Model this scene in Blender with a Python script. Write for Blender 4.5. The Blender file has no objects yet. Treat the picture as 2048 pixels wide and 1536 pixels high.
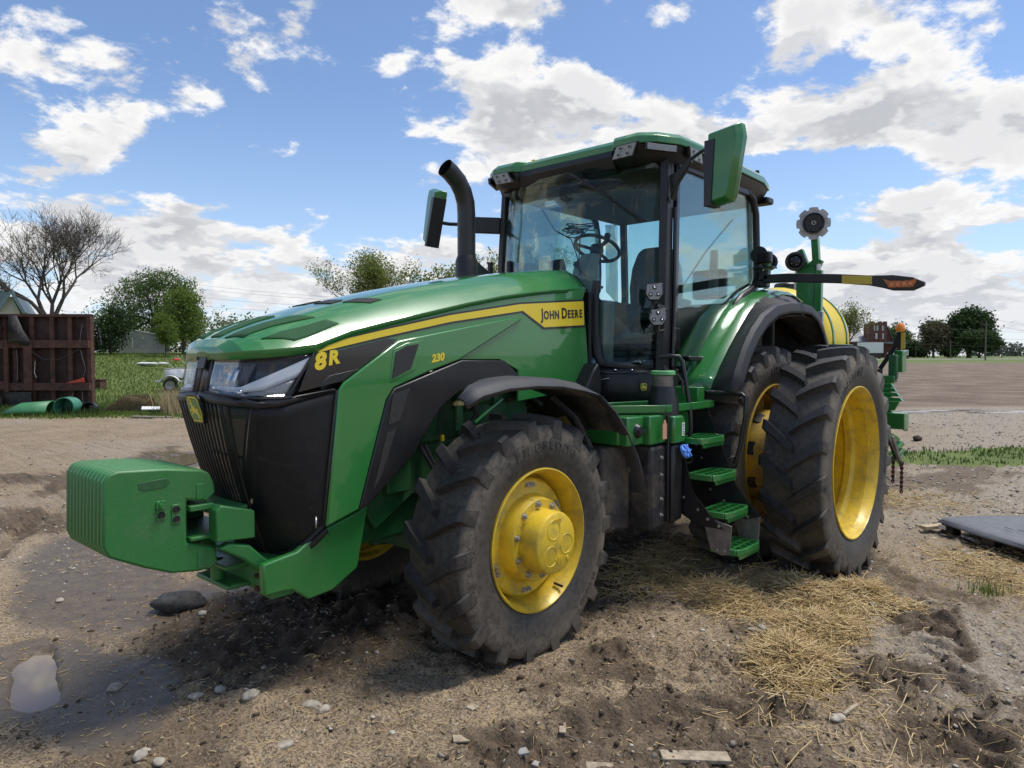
import bpy, bmesh, math, random
import numpy as np
from mathutils import Vector, Matrix
PI = math.pi
R_ = math.radians
scene = bpy.context.scene
COL = scene.collection

# ------------------------------------------------------------------ camera
CAM = Vector((6.5138, 3.9036, 1.8876))
YAW, PITCH, LENS = 3.8702, -0.0400, 24.955
cd = bpy.data.cameras.new('camera')
cd.lens = LENS; cd.sensor_width = 36.0; cd.clip_start = 0.05; cd.clip_end = 6000
cam = bpy.data.objects.new('camera', cd); COL.objects.link(cam)
FWD = Vector((math.cos(YAW)*math.cos(PITCH), math.sin(YAW)*math.cos(PITCH), math.sin(PITCH)))
RGT = Vector((math.sin(YAW), -math.cos(YAW), 0))
cam.location = CAM
cam.rotation_euler = FWD.to_track_quat('-Z', 'Y').to_euler()
scene.camera = cam

# ------------------------------------------------------------------ sun and sky
SUN_EL, SUN_AZ = R_(67), YAW - R_(78)          # azimuth measured like YAW, from +X towards +Y
SUN_DIR = Vector((math.cos(SUN_AZ)*math.cos(SUN_EL), math.sin(SUN_AZ)*math.cos(SUN_EL), math.sin(SUN_EL)))
sd = bpy.data.lights.new('sun', 'SUN'); sd.energy = 2.7; sd.angle = R_(20); sd.color = (1.0, 0.95, 0.87)
sun = bpy.data.objects.new('sun', sd); COL.objects.link(sun)
sun.rotation_euler = SUN_DIR.to_track_quat('Z', 'Y').to_euler()
sun.location = (0, 0, 30)
scene.view_settings.view_transform = 'Standard'
scene.view_settings.look = 'None'
scene.view_settings.exposure = 0.42
scene.view_settings.gamma = 1.0
scene.view_settings.use_curve_mapping = False
scene.render.engine = 'CYCLES'
scene.cycles.use_denoising = True
scene.cycles.max_bounces = 8
scene.cycles.transparent_max_bounces = 24
scene.cycles.caustics_reflective = False
scene.cycles.caustics_refractive = False

class NT:
    """small helper for node trees"""
    def __init__(s, tree): s.t = tree; s.n = tree.nodes; s.l = tree.links
    def node(s, typ, **kw):
        nd = s.n.new(typ)
        for k, v in kw.items(): setattr(nd, k, v)
        return nd
    def put(s, sock, v):
        if hasattr(v, 'links') or isinstance(v, bpy.types.NodeSocket): s.l.new(v, sock)
        elif v is not None:
            try: sock.default_value = v
            except Exception: sock.default_value = (v, v, v) if not hasattr(v, '__len__') else (*v[:3], 1.0)
    def math(s, op, a, b=None, c=None, clamp=False):
        nd = s.node('ShaderNodeMath', operation=op); nd.use_clamp = clamp
        for i, v in enumerate((a, b, c)):
            if v is not None: s.put(nd.inputs[i], v)
        return nd.outputs[0]
    def vmath(s, op, a, b=None, scale=None):
        nd = s.node('ShaderNodeVectorMath', operation=op); s.put(nd.inputs[0], a)
        if b is not None: s.put(nd.inputs[1], b)
        if scale is not None: s.put(nd.inputs['Scale'], scale)
        return nd.outputs['Value'] if op in ('DOT_PRODUCT', 'LENGTH', 'DISTANCE') else nd.outputs[0]
    def noise(s, vec, scale, detail=4, rough=0.55, dist=0.0, out='Fac', lac=2.0):
        nd = s.node('ShaderNodeTexNoise'); s.put(nd.inputs['Vector'], vec)
        nd.inputs['Scale'].default_value = scale; nd.inputs['Detail'].default_value = detail
        nd.inputs['Roughness'].default_value = rough; nd.inputs['Distortion'].default_value = dist
        nd.inputs['Lacunarity'].default_value = lac
        return nd.outputs[out]
    def ramp(s, fac, a, b, lo=0.0, hi=1.0, smooth=True):
        nd = s.node('ShaderNodeMapRange', interpolation_type='SMOOTHSTEP' if smooth else 'LINEAR'); nd.clamp = True
        s.put(nd.inputs[0], fac); s.put(nd.inputs[1], a); s.put(nd.inputs[2], b); s.put(nd.inputs[3], lo); s.put(nd.inputs[4], hi)
        return nd.outputs[0]
    def mix(s, fac, a, b):
        nd = s.node('ShaderNodeMix', data_type='RGBA'); s.put(nd.inputs[0], fac)
        for i, v in ((6, a), (7, b)):
            if isinstance(v, bpy.types.NodeSocket): s.l.new(v, nd.inputs[i])
            else: nd.inputs[i].default_value = (*v[:3], 1.0)
        return nd.outputs[2]
    def pos(s): return s.node('ShaderNodeNewGeometry').outputs['Position']
    def objco(s): return s.node('ShaderNodeTexCoord').outputs['Object']
    def attr(s, name): return s.node('ShaderNodeAttribute', attribute_name=name).outputs['Fac']
    def mapped(s, vec, scale=(1, 1, 1), loc=(0, 0, 0), rot=(0, 0, 0)):
        nd = s.node('ShaderNodeMapping'); s.put(nd.inputs[0], vec)
        nd.inputs['Scale'].default_value = scale; nd.inputs['Location'].default_value = loc; nd.inputs['Rotation'].default_value = rot
        return nd.outputs[0]

world = bpy.data.worlds.new('World'); scene.world = world; world.use_nodes = True
CLOUDS = [  # bearing and height of each cloud bank (tangent plane about the road ahead), half sizes, weight
 (1120,235,230,95,.20),(1000,270,120,60,.08),(1770,205,290,95,.20),(1600,260,160,70,.08),(1950,270,160,70,.10),(1700,25,420,60,.17),(950,10,170,45,.13),(270,95,180,60,.15),(50,90,110,70,.11),
 (200,245,150,50,.13),(410,190,65,50,.10),(525,170,50,40,.10),(610,40,50,60,.12),(350,200,60,30,.06),(480,130,40,30,.06),(30,190,40,20,.06),(880,110,25,20,.08),(980,118,30,20,.08),(1040,120,30,25,.08),(780,130,20,14,.05),(590,285,20,16,.06),(480,340,50,14,.06),(90,345,120,28,.12),(280,470,330,60,.17),(120,430,220,40,.10),(600,560,420,60,.15),(900,510,120,45,.12),
 (1850,525,300,55,.15),(1850,410,150,45,.12),(2010,400,80,40,.10),(1980,620,260,60,.13),(1600,420,60,30,.08),(1400,220,50,50,.06),(300,560,300,50,.1),(1780,600,330,50,.12),
 (690,270,180,150,-.17),(1180,100,120,40,-.09),(750,440,110,40,-.09),(1620,370,130,35,-.10),(1420,150,90,90,-.12),(1640,330,200,28,-.10),(1400,90,90,40,-.06),(430,370,230,28,-.12),(1990,470,160,20,-.04),(1560,450,60,100,-.05)]
def build_world():
    T = NT(world.node_tree); T.n.clear()
    out = T.node('ShaderNodeOutputWorld'); bg = T.node('ShaderNodeBackground')
    bg.inputs['Strength'].default_value = SKY_STRENGTH
    sky = T.node('ShaderNodeTexSky', sky_type='NISHITA'); sky.sun_disc = False
    sky.sun_elevation = SUN_EL; sky.sun_rotation = PI/2 - SUN_AZ
    sky.air_density = 1.0; sky.dust_density = 0.6; sky.ozone_density = 2.0; sky.altitude = 200
    d = T.node('ShaderNodeTexCoord').outputs['Generated']
    sep = T.node('ShaderNodeSeparateXYZ'); T.put(sep.inputs[0], d)
    z = T.math('MAXIMUM', sep.outputs[2], 0.0)
    # bearing coordinates of the cloud banks
    UPV = RGT.cross(FWD)
    f = T.math('MAXIMUM', T.vmath('DOT_PRODUCT', d, tuple(FWD)), 0.02)
    bx = T.math('DIVIDE', T.vmath('DOT_PRODUCT', d, tuple(RGT)), f)
    by = T.math('DIVIDE', T.vmath('DOT_PRODUCT', d, tuple(UPV)), f)
    bank = None; K = 1419.65
    cb = T.node('ShaderNodeCombineXYZ'); T.put(cb.inputs[0], bx); T.put(cb.inputs[1], by)
    for cx, cy, rx, ry, w in CLOUDS:
        q = T.node('ShaderNodeVectorMath', operation='MULTIPLY_ADD'); T.l.new(cb.outputs[0], q.inputs[0])
        q.inputs[1].default_value = (K/rx, K/ry, 0); q.inputs[2].default_value = (-(cx-1024)/rx, -(768-cy)/ry, 0)
        e = T.math('POWER', 0.42, T.vmath('DOT_PRODUCT', q.outputs[0], q.outputs[0]))
        bank = T.math('MULTIPLY', e, w) if bank is None else T.math('MULTIPLY_ADD', e, w, bank)
    ahead = T.ramp(T.vmath('DOT_PRODUCT', d, tuple(FWD)), 0.45, 0.62)
    bank = T.math('ADD', T.math('MULTIPLY', bank, ahead), T.math('MULTIPLY', T.math('SUBTRACT', 1.0, ahead), 0.045))
    k = T.math('DIVIDE', 1.0, T.math('ADD', z, 0.34))
    deck = T.vmath('MULTIPLY', T.vmath('SCALE', d, scale=k), (1.0, 1.0, 1.75))
    def dens(Pv, det):
        big = T.noise(Pv, 1.5, 2, 0.5)
        mid = T.noise(Pv, 6.0, det, 0.62, 0.15)
        return T.math('ADD', T.math('MULTIPLY', big, 0.34), T.math('ADD', T.math('MULTIPLY', mid, 0.82), -0.08))
    bank = T.math('ADD', bank, T.ramp(z, 0.05, 0.30, 0.045, 0.0))
    base = T.math('ADD', dens(deck, 7), bank)
    up = T.vmath('ADD', deck, (0.035*SUN_DIR.x, 0.035*SUN_DIR.y, 0.085))
    above = T.math('ADD', dens(up, 3), bank)
    mask = T.ramp(base, 0.552, 0.648)
    thick = T.ramp(base, 0.60, 0.77)
    edge = T.ramp(T.math('SUBTRACT', base, above), -0.055, 0.05)
    lit = T.math('ADD', T.math('MULTIPLY', edge, 0.62), T.math('MULTIPLY', T.math('SUBTRACT', 1.0, thick), 0.45), clamp=True)
    ccol = T.mix(lit, (3.8, 3.9, 4.2), (6.7, 6.65, 6.6))
    skyc = T.vmath('MULTIPLY', sky.outputs[0], SKYM)
    skyc = T.mix(T.ramp(z, 0.0, 0.35, 0.35, 0.0), skyc, (4.6, 6.0, 8.0))
    c = T.mix(mask, skyc, ccol)
    c = T.mix(T.ramp(z, 0.0, 0.14, 0.45, 0.0), c, (5.9, 6.2, 6.7))
    # below the horizon: plain ground tone, hidden by the ground
    c = T.mix(T.ramp(sep.outputs[2], -0.02, -0.001), (1.6, 1.5, 1.3), c)
    T.put(bg.inputs['Color'], c)
    T.l.new(bg.outputs[0], out.inputs[0])
SKY_STRENGTH = 0.11
world.cycles.sampling_method = 'MANUAL'; world.cycles.sample_map_resolution = 256
SKYM = (.98, 1.03, 1.12)
build_world()

# ------------------------------------------------------------------ helpers
def tag(o, label=None, cat=None, group=None, kind=None):
    if label: o['label'] = label
    if cat: o['category'] = cat
    if group: o['group'] = group
    if kind: o['kind'] = kind
    return o
def empty(name, loc=(0, 0, 0), rz=0.0, label=None, cat=None, group=None):
    o = bpy.data.objects.new(name, None); o.empty_display_size = 0.2
    COL.objects.link(o); o.location = loc; o.rotation_euler = (0, 0, rz)
    return tag(o, label, cat, group)
def link(name, me, mat=None, parent=None, bevel=0.0):
    o = bpy.data.objects.new(name, me); COL.objects.link(o)
    if mat is not None and not me.materials: me.materials.append(mat)
    if parent is not None: o.parent = parent
    if bevel:
        m = o.modifiers.new('bevel', 'BEVEL'); m.width = bevel; m.segments = 2; m.limit_method = 'ANGLE'; m.angle_limit = R_(40)
        m.harden_normals = False
    return o
def copy_tree(o, parent=None):
    c = o.copy(); COL.objects.link(c); c.parent = parent
    for ch in list(o.children): copy_tree(ch, c)
    return c
def V(*a): return Vector(a)
class MB:
    def __init__(s): s.v = []; s.f = []
    def add(s, vs, fs):
        b = len(s.v); s.v += [tuple(p) for p in vs]; s.f += [tuple(i+b for i in q) for q in fs]; return s
    def box(s, c, size, M=None, top=None):
        x, y, z = (q/2 for q in size); tx, ty = top or (1, 1)
        P = [(-x,-y,-z),(x,-y,-z),(x,y,-z),(-x,y,-z),(-x*tx,-y*ty,z),(x*tx,-y*ty,z),(x*tx,y*ty,z),(-x*tx,y*ty,z)]
        if M is not None: P = [M @ Vector(p) for p in P]
        return s.add([(p[0]+c[0], p[1]+c[1], p[2]+c[2]) for p in P],
                     [(0,3,2,1),(4,5,6,7),(0,1,5,4),(1,2,6,5),(2,3,7,6),(3,0,4,7)])
    def bb(s, lo, hi): return s.box([(a+b)/2 for a, b in zip(lo, hi)], [b-a for a, b in zip(lo, hi)])
    def beam(s, a, b, w, h, up=(0, 0, 1)):
        a = Vector(a); b = Vector(b); d = (b-a); L = d.length; d.normalize()
        u = Vector(up); sx = d.cross(u)
        if sx.length < 1e-5: sx = d.cross(Vector((1, 0, 0)))
        sx.normalize(); u = sx.cross(d)
        M = Matrix((d, sx, u)).transposed()
        return s.box((a+b)/2, (L, w, h), M)
    def prism(s, poly, axis, lo, hi, poly2=None):
        n = len(poly); poly2 = poly2 or poly
        def mk(p, t):
            return {'x': (t, p[0], p[1]), 'y': (p[0], t, p[1]), 'z': (p[0], p[1], t)}[axis]
        vs = [mk(p, lo) for p in poly]+[mk(p, hi) for p in poly2]
        ar = sum(poly[i][0]*poly[(i+1) % n][1]-poly[(i+1) % n][0]*poly[i][1] for i in range(n))
        flip = (ar > 0) if axis != 'y' else (ar < 0)
        fs = [tuple(range(n))[::-1], tuple(range(n, 2*n))]+[(i, (i+1) % n, n+(i+1) % n, n+i) for i in range(n)]
        if not flip: fs = [q[::-1] for q in fs]
        return s.add(vs, fs)
    def tube(s, pts, r, n=8, cap=True, closed=False):
        pts = [Vector(p) for p in pts]; m = len(pts)
        rs = r if hasattr(r, '__len__') else [r]*m
        base = len(s.v); prev = None
        for i, p in enumerate(pts):
            if closed: d = pts[(i+1) % m]-pts[i-1]
            else: d = pts[min(i+1, m-1)]-pts[max(i-1, 0)]
            d.normalize()
            if prev is None:
                u = d.orthogonal().normalized()
            else:
                u = prev-d*prev.dot(d)
                u = d.orthogonal().normalized() if u.length < 1e-6 else u.normalized()
            prev = u; w = d.cross(u)
            for k in range(n):
                a = 2*PI*k/n; q = p+(u*math.cos(a)+w*math.sin(a))*rs[i]; s.v.append(tuple(q))
        for i in range(m if closed else m-1):
            j = (i+1) % m
            for k in range(n):
                s.f.append((base+i*n+k, base+i*n+(k+1) % n, base+j*n+(k+1) % n, base+j*n+k))
        if cap and not closed:
            s.f.append(tuple(base+k for k in range(n))[::-1]); s.f.append(tuple(base+(m-1)*n+k for k in range(n)))
        return s
    def lathe(s, prof, c, axis='y', n=48, closed=False, a0=0.0, a1=2*PI):
        full = abs(a1-a0-2*PI) < 1e-6; m = n if full else n+1; base = len(s.v); L = len(prof)
        for k in range(m):
            a = a0+(a1-a0)*k/n; ca, sa = math.cos(a), math.sin(a)
            for r, t in prof:
                s.v.append({'y': (c[0]+r*ca, c[1]+t, c[2]+r*sa), 'x': (c[0]+t, c[1]+r*ca, c[2]+r*sa), 'z': (c[0]+r*ca, c[1]+r*sa, c[2]+t)}[axis])
        for k in range(n):
            k2 = (k+1) % m
            for i in range(L if closed else L-1):
                j = (i+1) % L
                s.f.append((base+k*L+i, base+k*L+j, base+k2*L+j, base+k2*L+i))
        return s
    def cyl(s, a, b, r, n=16, r2=None): return s.tube([a, b], [r, r if r2 is None else r2], n)
    def loft(s, rows, closed=False, caps=False):
        base = len(s.v); L = len(rows[0])
        for row in rows: s.v += [tuple(p) for p in row]
        for i in range(len(rows)-1):
            for k in range(L if closed else L-1):
                j = (k+1) % L
                s.f.append((base+i*L+k, base+i*L+j, base+(i+1)*L+j, base+(i+1)*L+k))
        if caps:
            s.f.append(tuple(base+k for k in range(L))[::-1]); s.f.append(tuple(base+(len(rows)-1)*L+k for k in range(L)))
        return s
    def sphere(s, c, r, n=12, m=8, sc=(1, 1, 1)):
        base = len(s.v)
        for i in range(m+1):
            t = PI*i/m
            for k in range(n):
                a = 2*PI*k/n
                s.v.append((c[0]+r*sc[0]*math.sin(t)*math.cos(a), c[1]+r*sc[1]*math.sin(t)*math.sin(a), c[2]+r*sc[2]*math.cos(t)))
        for i in range(m):
            for k in range(n):
                s.f.append((base+i*n+k, base+(i+1)*n+k, base+(i+1)*n+(k+1) % n, base+i*n+(k+1) % n))
        return s
    def mirror_y(s):
        n = len(s.v); s.v += [(x, -y, z) for x, y, z in s.v]; s.f += [tuple(i+n for i in q)[::-1] for q in s.f]; return s
    def mesh(s, name, smooth=35):
        me = bpy.data.meshes.new(name); me.from_pydata(s.v, [], s.f); me.validate(verbose=False)
        bm = bmesh.new(); bm.from_mesh(me)
        bmesh.ops.remove_doubles(bm, verts=bm.verts, dist=1e-5)
        bmesh.ops.recalc_face_normals(bm, faces=bm.faces)
        bm.to_mesh(me); bm.free()
        if smooth:
            me.polygons.foreach_set('use_smooth', [True]*len(me.polygons)); me.set_sharp_from_angle(angle=R_(smooth))
        me.update(); return me
    def build(s, name, mat, parent=None, smooth=35, bevel=0.0):
        return link(name, s.mesh(name, smooth), mat, parent, bevel)
def sheet(name, rows, mat, parent, thick=0.01, closed=False, smooth=40):
    """a lofted sheet given real thickness"""
    o = MB().loft(rows, closed).build(name, mat, parent, smooth)
    m = o.modifiers.new('solid', 'SOLIDIFY'); m.thickness = thick; m.offset = 0
    return o
def text_data(s, size=1.0, offset=0.0, extrude=0.002, shear=0.0, space=1.0, res=3):
    cu = bpy.data.curves.new('lettering', 'FONT'); cu.body = s; cu.size = size; cu.offset = offset; cu.extrude = extrude
    cu.shear = shear; cu.space_character = space; cu.resolution_u = res
    o = bpy.data.objects.new('lettering', cu); COL.objects.link(o)
    dg = bpy.context.evaluated_depsgraph_get(); me = o.evaluated_get(dg).to_mesh()
    vs = [tuple(v.co) for v in me.vertices]; fs = [tuple(p.vertices) for p in me.polygons]
    o.evaluated_get(dg).to_mesh_clear(); bpy.data.objects.remove(o); bpy.data.curves.remove(cu)
    return vs, fs
def lerp(a, b, t): return a+(b-a)*t
def interp(x, xs, ys): return float(np.interp(x, xs, ys))
# ------------------------------------------------------------------ materials
def material(name, col, rough=0.5, metal=0.0, coat=0.0, coat_rough=0.05, spec=0.5, vary=0.0, vscale=6.0, dust=None, dust_amt=0.0, dscale=2.5, bump=0.0, bscale=60.0, rvar=0.0, flecks=0.0):
    m = bpy.data.materials.new(name); m.use_nodes = True
    T = NT(m.node_tree); b = T.n['Principled BSDF']
    c = None; P = T.pos() if (vary or dust or bump or rvar) else None
    col = tuple(col)
    if vary:
        n = T.noise(P, vscale, 5, 0.6)
        c = T.mix(T.ramp(n, 0.3, 0.7), tuple(q*(1-vary) for q in col), tuple(min(1, q*(1+vary)) for q in col))
    if dust:
        n1 = T.noise(P, dscale, 6, 0.65); n2 = T.noise(P, dscale*14, 4, 0.7)
        f = T.math('MULTIPLY', T.ramp(T.math('ADD', T.math('MULTIPLY', n1, 0.7), T.math('MULTIPLY', n2, 0.3)), 0.42, 0.66), dust_amt)
        c = T.mix(f, c if c is not None else col, dust)
        T.put(b.inputs['Roughness'], T.math('ADD', T.math('MULTIPLY', f, 0.5), rough, clamp=True))
    if flecks:
        st = T.noise(T.mapped(P, scale=(30, 30, 150), rot=(0.5, 0.7, 0.3)), 1.0, 3, 0.6); wh = T.noise(P, 2.2, 4, 0.6)
        c = T.mix(T.math('MULTIPLY', T.math('MULTIPLY', T.ramp(st, 0.66, 0.72), T.ramp(wh, 0.45, 0.65)), flecks), c if c is not None else col, (0.30, 0.33, 0.26))
    if c is None: b.inputs['Base Color'].default_value = (*col, 1)
    else: T.put(b.inputs['Base Color'], c)
    if not dust:
        if rvar: T.put(b.inputs['Roughness'], T.ramp(T.noise(P, 9, 5, 0.6), 0.3, 0.7, rough-rvar, rough+rvar))
        else: b.inputs['Roughness'].default_value = rough
    b.inputs['Metallic'].default_value = metal
    b.inputs['Specular IOR Level'].default_value = spec
    b.inputs['Coat Weight'].default_value = coat; b.inputs['Coat Roughness'].default_value = coat_rough
    if bump:
        bn = T.node('ShaderNodeBump'); bn.inputs['Strength'].default_value = bump; bn.inputs['Distance'].default_value = 0.01
        T.put(bn.inputs['Height'], T.noise(P, bscale, 4, 0.6)); T.l.new(bn.outputs[0], b.inputs['Normal'])
    return m
DUST = (0.20, 0.165, 0.12)
M = {}
M['green'] = material('green_paint', (0.024, 0.185, 0.036), 0.30, coat=0.6, coat_rough=0.06, dust=DUST, dust_amt=0.09, dscale=3.0, flecks=0.55)
M['green_gloss'] = material('green_gloss_paint', (0.024, 0.190, 0.037), 0.25, coat=0.9, coat_rough=0.03, dust=DUST, dust_amt=0.05, flecks=0.35)
M['green_cast'] = material('green_casting_paint', (0.023, 0.175, 0.035), 0.45, coat=0.12, coat_rough=0.25, dust=DUST, dust_amt=0.20, bump=0.22, bscale=120, flecks=0.5)
M['green_dark'] = material('green_engine_paint', (0.016, 0.10, 0.028), 0.45, dust=DUST, dust_amt=0.25)
M['yellow'] = material('yellow_paint', (0.72, 0.50, 0.028), 0.42, coat=0.15, coat_rough=0.2, dust=(0.20, 0.145, 0.06), dust_amt=0.55, dscale=9.0)
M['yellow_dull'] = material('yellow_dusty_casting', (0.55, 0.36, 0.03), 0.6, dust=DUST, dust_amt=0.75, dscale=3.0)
M['decal_yellow'] = material('yellow_decal', (0.80, 0.60, 0.02), 0.35, coat=0.3)
M['decal_black'] = material('black_decal', (0.012, 0.012, 0.014), 0.35, coat=0.3)
M['black'] = material('black_plastic', (0.010, 0.010, 0.012), 0.40, dust=DUST, dust_amt=0.07, dscale=4)
M['black_gloss'] = material('black_gloss', (0.010, 0.010, 0.012), 0.15, coat=0.4)
M['black_paint'] = material('black_paint', (0.014, 0.014, 0.016), 0.32, dust=DUST, dust_amt=0.07, dscale=9)
M['black_dirty'] = material('black_dirty_plastic', (0.014, 0.014, 0.016), 0.6, dust=(0.15, 0.115, 0.075), dust_amt=0.75, dscale=2.6)
M['grey_plastic'] = material('grey_textured_plastic', (0.034, 0.036, 0.041), 0.60, dust=DUST, dust_amt=0.10, bump=0.15, bscale=300)
M['grey_trim'] = material('grey_interior', (0.12, 0.125, 0.12), 0.7, vary=0.1)
M['grey_light'] = material('light_grey_interior', (0.34, 0.35, 0.33), 0.65)
M['seat'] = material('grey_seat_fabric', (0.055, 0.06, 0.06), 0.85, vary=0.2, vscale=40)
M['steel'] = material('zinc_steel', (0.48, 0.47, 0.44), 0.38, metal=0.9, rvar=0.1)
M['steel_dirty'] = material('dirty_steel', (0.22, 0.20, 0.18), 0.55, metal=0.6, vary=0.25, vscale=12)
M['chrome'] = material('chrome', (0.75, 0.76, 0.78), 0.12, metal=1.0)
M['rust'] = material('rusted_steel', (0.085, 0.036, 0.022), 0.75, vary=0.4, vscale=5.0, bump=0.2, bscale=40)
M['rust_dark'] = material('rusted_dark_sheet', (0.042, 0.020, 0.016), 0.8, vary=0.45, vscale=3.0)
M['amber'] = material('amber_lens', (0.70, 0.17, 0.012), 0.2, coat=0.5)
M['amber_dark'] = material('amber_dusty_lens', (0.46, 0.13, 0.02), 0.3, vary=0.35, vscale=60)
M['amber_bright'] = material('amber_beacon', (0.95, 0.27, 0.01), 0.25, coat=0.5)
M['reflector_yellow'] = material('yellow_reflector', (0.62, 0.46, 0.04), 0.35, vary=0.08, vscale=120)
M['white'] = material('white_paint', (0.74, 0.74, 0.72), 0.5, vary=0.06)
M['sticker'] = material('white_sticker', (0.72, 0.72, 0.70), 0.5)
M['tag'] = material('tan_card_tag', (0.55, 0.30, 0.17), 0.7)
M['blue'] = material('blue_cap', (0.10, 0.26, 0.72), 0.4, vary=0.15, vscale=50)
M['cap_green'] = material('pale_green_cap', (0.14, 0.40, 0.16), 0.5, vary=0.12, vscale=30)
M['brass'] = material('pale_yellow_cap', (0.62, 0.50, 0.20), 0.6, vary=0.15, vscale=40)
M['orange'] = material('orange_plastic', (0.75, 0.20, 0.03), 0.35)
M['red'] = material('red_paint', (0.62, 0.055, 0.03), 0.5)
M['cloth_blue'] = material('pale_blue_rag', (0.33, 0.48, 0.60), 0.8)
M['plastic_bag'] = material('crumpled_clear_film', (0.45, 0.47, 0.45), 0.3)
M['disc'] = material('worn_disc_steel', (0.42, 0.40, 0.37), 0.45, metal=0.5, vary=0.3, vscale=9)
M['yellow_tank'] = material('yellow_poly_tank', (0.74, 0.54, 0.03), 0.45, vary=0.06, vscale=5)

def rubber(name, dusty):
    m = bpy.data.materials.new(name); m.use_nodes = True
    T = NT(m.node_tree); b = T.n['Principled BSDF']; P = T.pos()
    a = T.attr('mud')
    n1 = T.noise(P, 3.0, 7, 0.65); n2 = T.noise(P, 26, 6, 0.7); n3 = T.noise(P, 120, 4, 0.7)
    f = T.math('ADD', T.math('MULTIPLY', n1, 0.5), T.math('MULTIPLY', n2, 0.5))
    side = T.math('MULTIPLY', T.ramp(f, 0.30, 0.60), a)
    side = T.math('MULTIPLY', side, T.ramp(n3, 0.2, 0.75, 0.55, 1.0))
    c = T.mix(T.ramp(n2, 0.3, 0.7), (0.013, 0.013, 0.014), (0.026, 0.026, 0.028))
    c = T.mix(T.math('MULTIPLY', side, dusty), c, (0.235, 0.195, 0.140))
    T.put(b.inputs['Base Color'], c)
    T.put(b.inputs['Roughness'], T.math('ADD', T.math('MULTIPLY', side, 0.35), 0.52, clamp=True))
    b.inputs['Specular IOR Level'].default_value = 0.45
    bn = T.node('ShaderNodeBump'); bn.inputs['Strength'].default_value = 0.35; bn.inputs['Distance'].default_value = 0.006
    T.put(bn.inputs['Height'], T.math('ADD', T.math('MULTIPLY', side, 1.2), T.math('MULTIPLY', n3, 0.3))); T.l.new(bn.outputs[0], b.inputs['Normal'])
    return m
M['rubber'] = rubber('tyre_rubber', 0.95)
M['rubber_plain'] = material('black_rubber', (0.018, 0.018, 0.019), 0.6, dust=DUST, dust_amt=0.25, dscale=8)
M['letters'] = material('raised_rubber_letters', (0.030, 0.029, 0.028), 0.6, dust=(0.20, 0.165, 0.12), dust_amt=0.7, dscale=6)

def glass(name, tint, refl=1.0, rough=0.0):
    m = bpy.data.materials.new(name); m.use_nodes = True
    T = NT(m.node_tree); T.n.clear()
    out = T.node('ShaderNodeOutputMaterial'); tr = T.node('ShaderNodeBsdfTransparent'); gl = T.node('ShaderNodeBsdfGlossy')
    tr.inputs[0].default_value = (*tint, 1); gl.inputs['Roughness'].default_value = rough
    fr = T.node('ShaderNodeFresnel'); fr.inputs[0].default_value = 1.5
    mx = T.node('ShaderNodeMixShader'); T.put(mx.inputs[0], T.math('MULTIPLY', fr.outputs[0], refl, clamp=True))
    T.l.new(tr.outputs[0], mx.inputs[1]); T.l.new(gl.outputs[0], mx.inputs[2]); T.l.new(mx.outputs[0], out.inputs[0])
    return m
M['glass'] = glass('cab_glass', (0.80, 0.905, 0.885), 0.65)
M['lens'] = glass('clear_lens', (0.95, 0.96, 0.97), 0.45)
M['lampbowl'] = material('dark_lamp_bowl', (.030, .032, .036), .25)
M['lampgrey'] = material('lamp_reflector', (0.28, 0.28, 0.275), 0.32, metal=0.25, vary=0.2, vscale=80)
M['lampdark'] = material('smoked_reflector', (.085, .088, .095), .35)
M['drl'] = material('daylight_bar', (.86, .88, .90), .25)
M['mirror'] = material('mirror_glass', (0.6, 0.6, 0.62), 0.05, metal=1.0)

def mesh_cloth(name, see=0.30, col=(0.012, 0.012, 0.013)):
    """fine perforated black sheet, holes too small to resolve: an even share of light passes"""
    m = bpy.data.materials.new(name); m.use_nodes = True
    T = NT(m.node_tree); b = T.n['Principled BSDF']; out = T.n['Material Output']
    b.inputs['Base Color'].default_value = (*col, 1); b.inputs['Roughness'].default_value = 0.5
    tr = T.node('ShaderNodeBsdfTransparent'); mx = T.node('ShaderNodeMixShader'); mx.inputs[0].default_value = 1-see
    T.l.new(tr.outputs[0], mx.inputs[1]); T.l.new(b.outputs[0], mx.inputs[2])
    T.l.new(mx.outputs[0], out.inputs[0]); return m
M['mesh'] = mesh_cloth('perforated_black_screen', 0.44)
M['expanded'] = material('dark_expanded_mesh', (0.02, 0.02, 0.021), 0.6, vary=0.5, vscale=260, bump=0.6, bscale=260)
# ------------------------------------------------------------------ tractor
TR = empty('tractor', (0, 0, 0), label='large green row crop tractor with yellow wheels and a glazed cab', cat='tractor')
WB, HF, HR = 3.07, 0.722, 0.968

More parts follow.
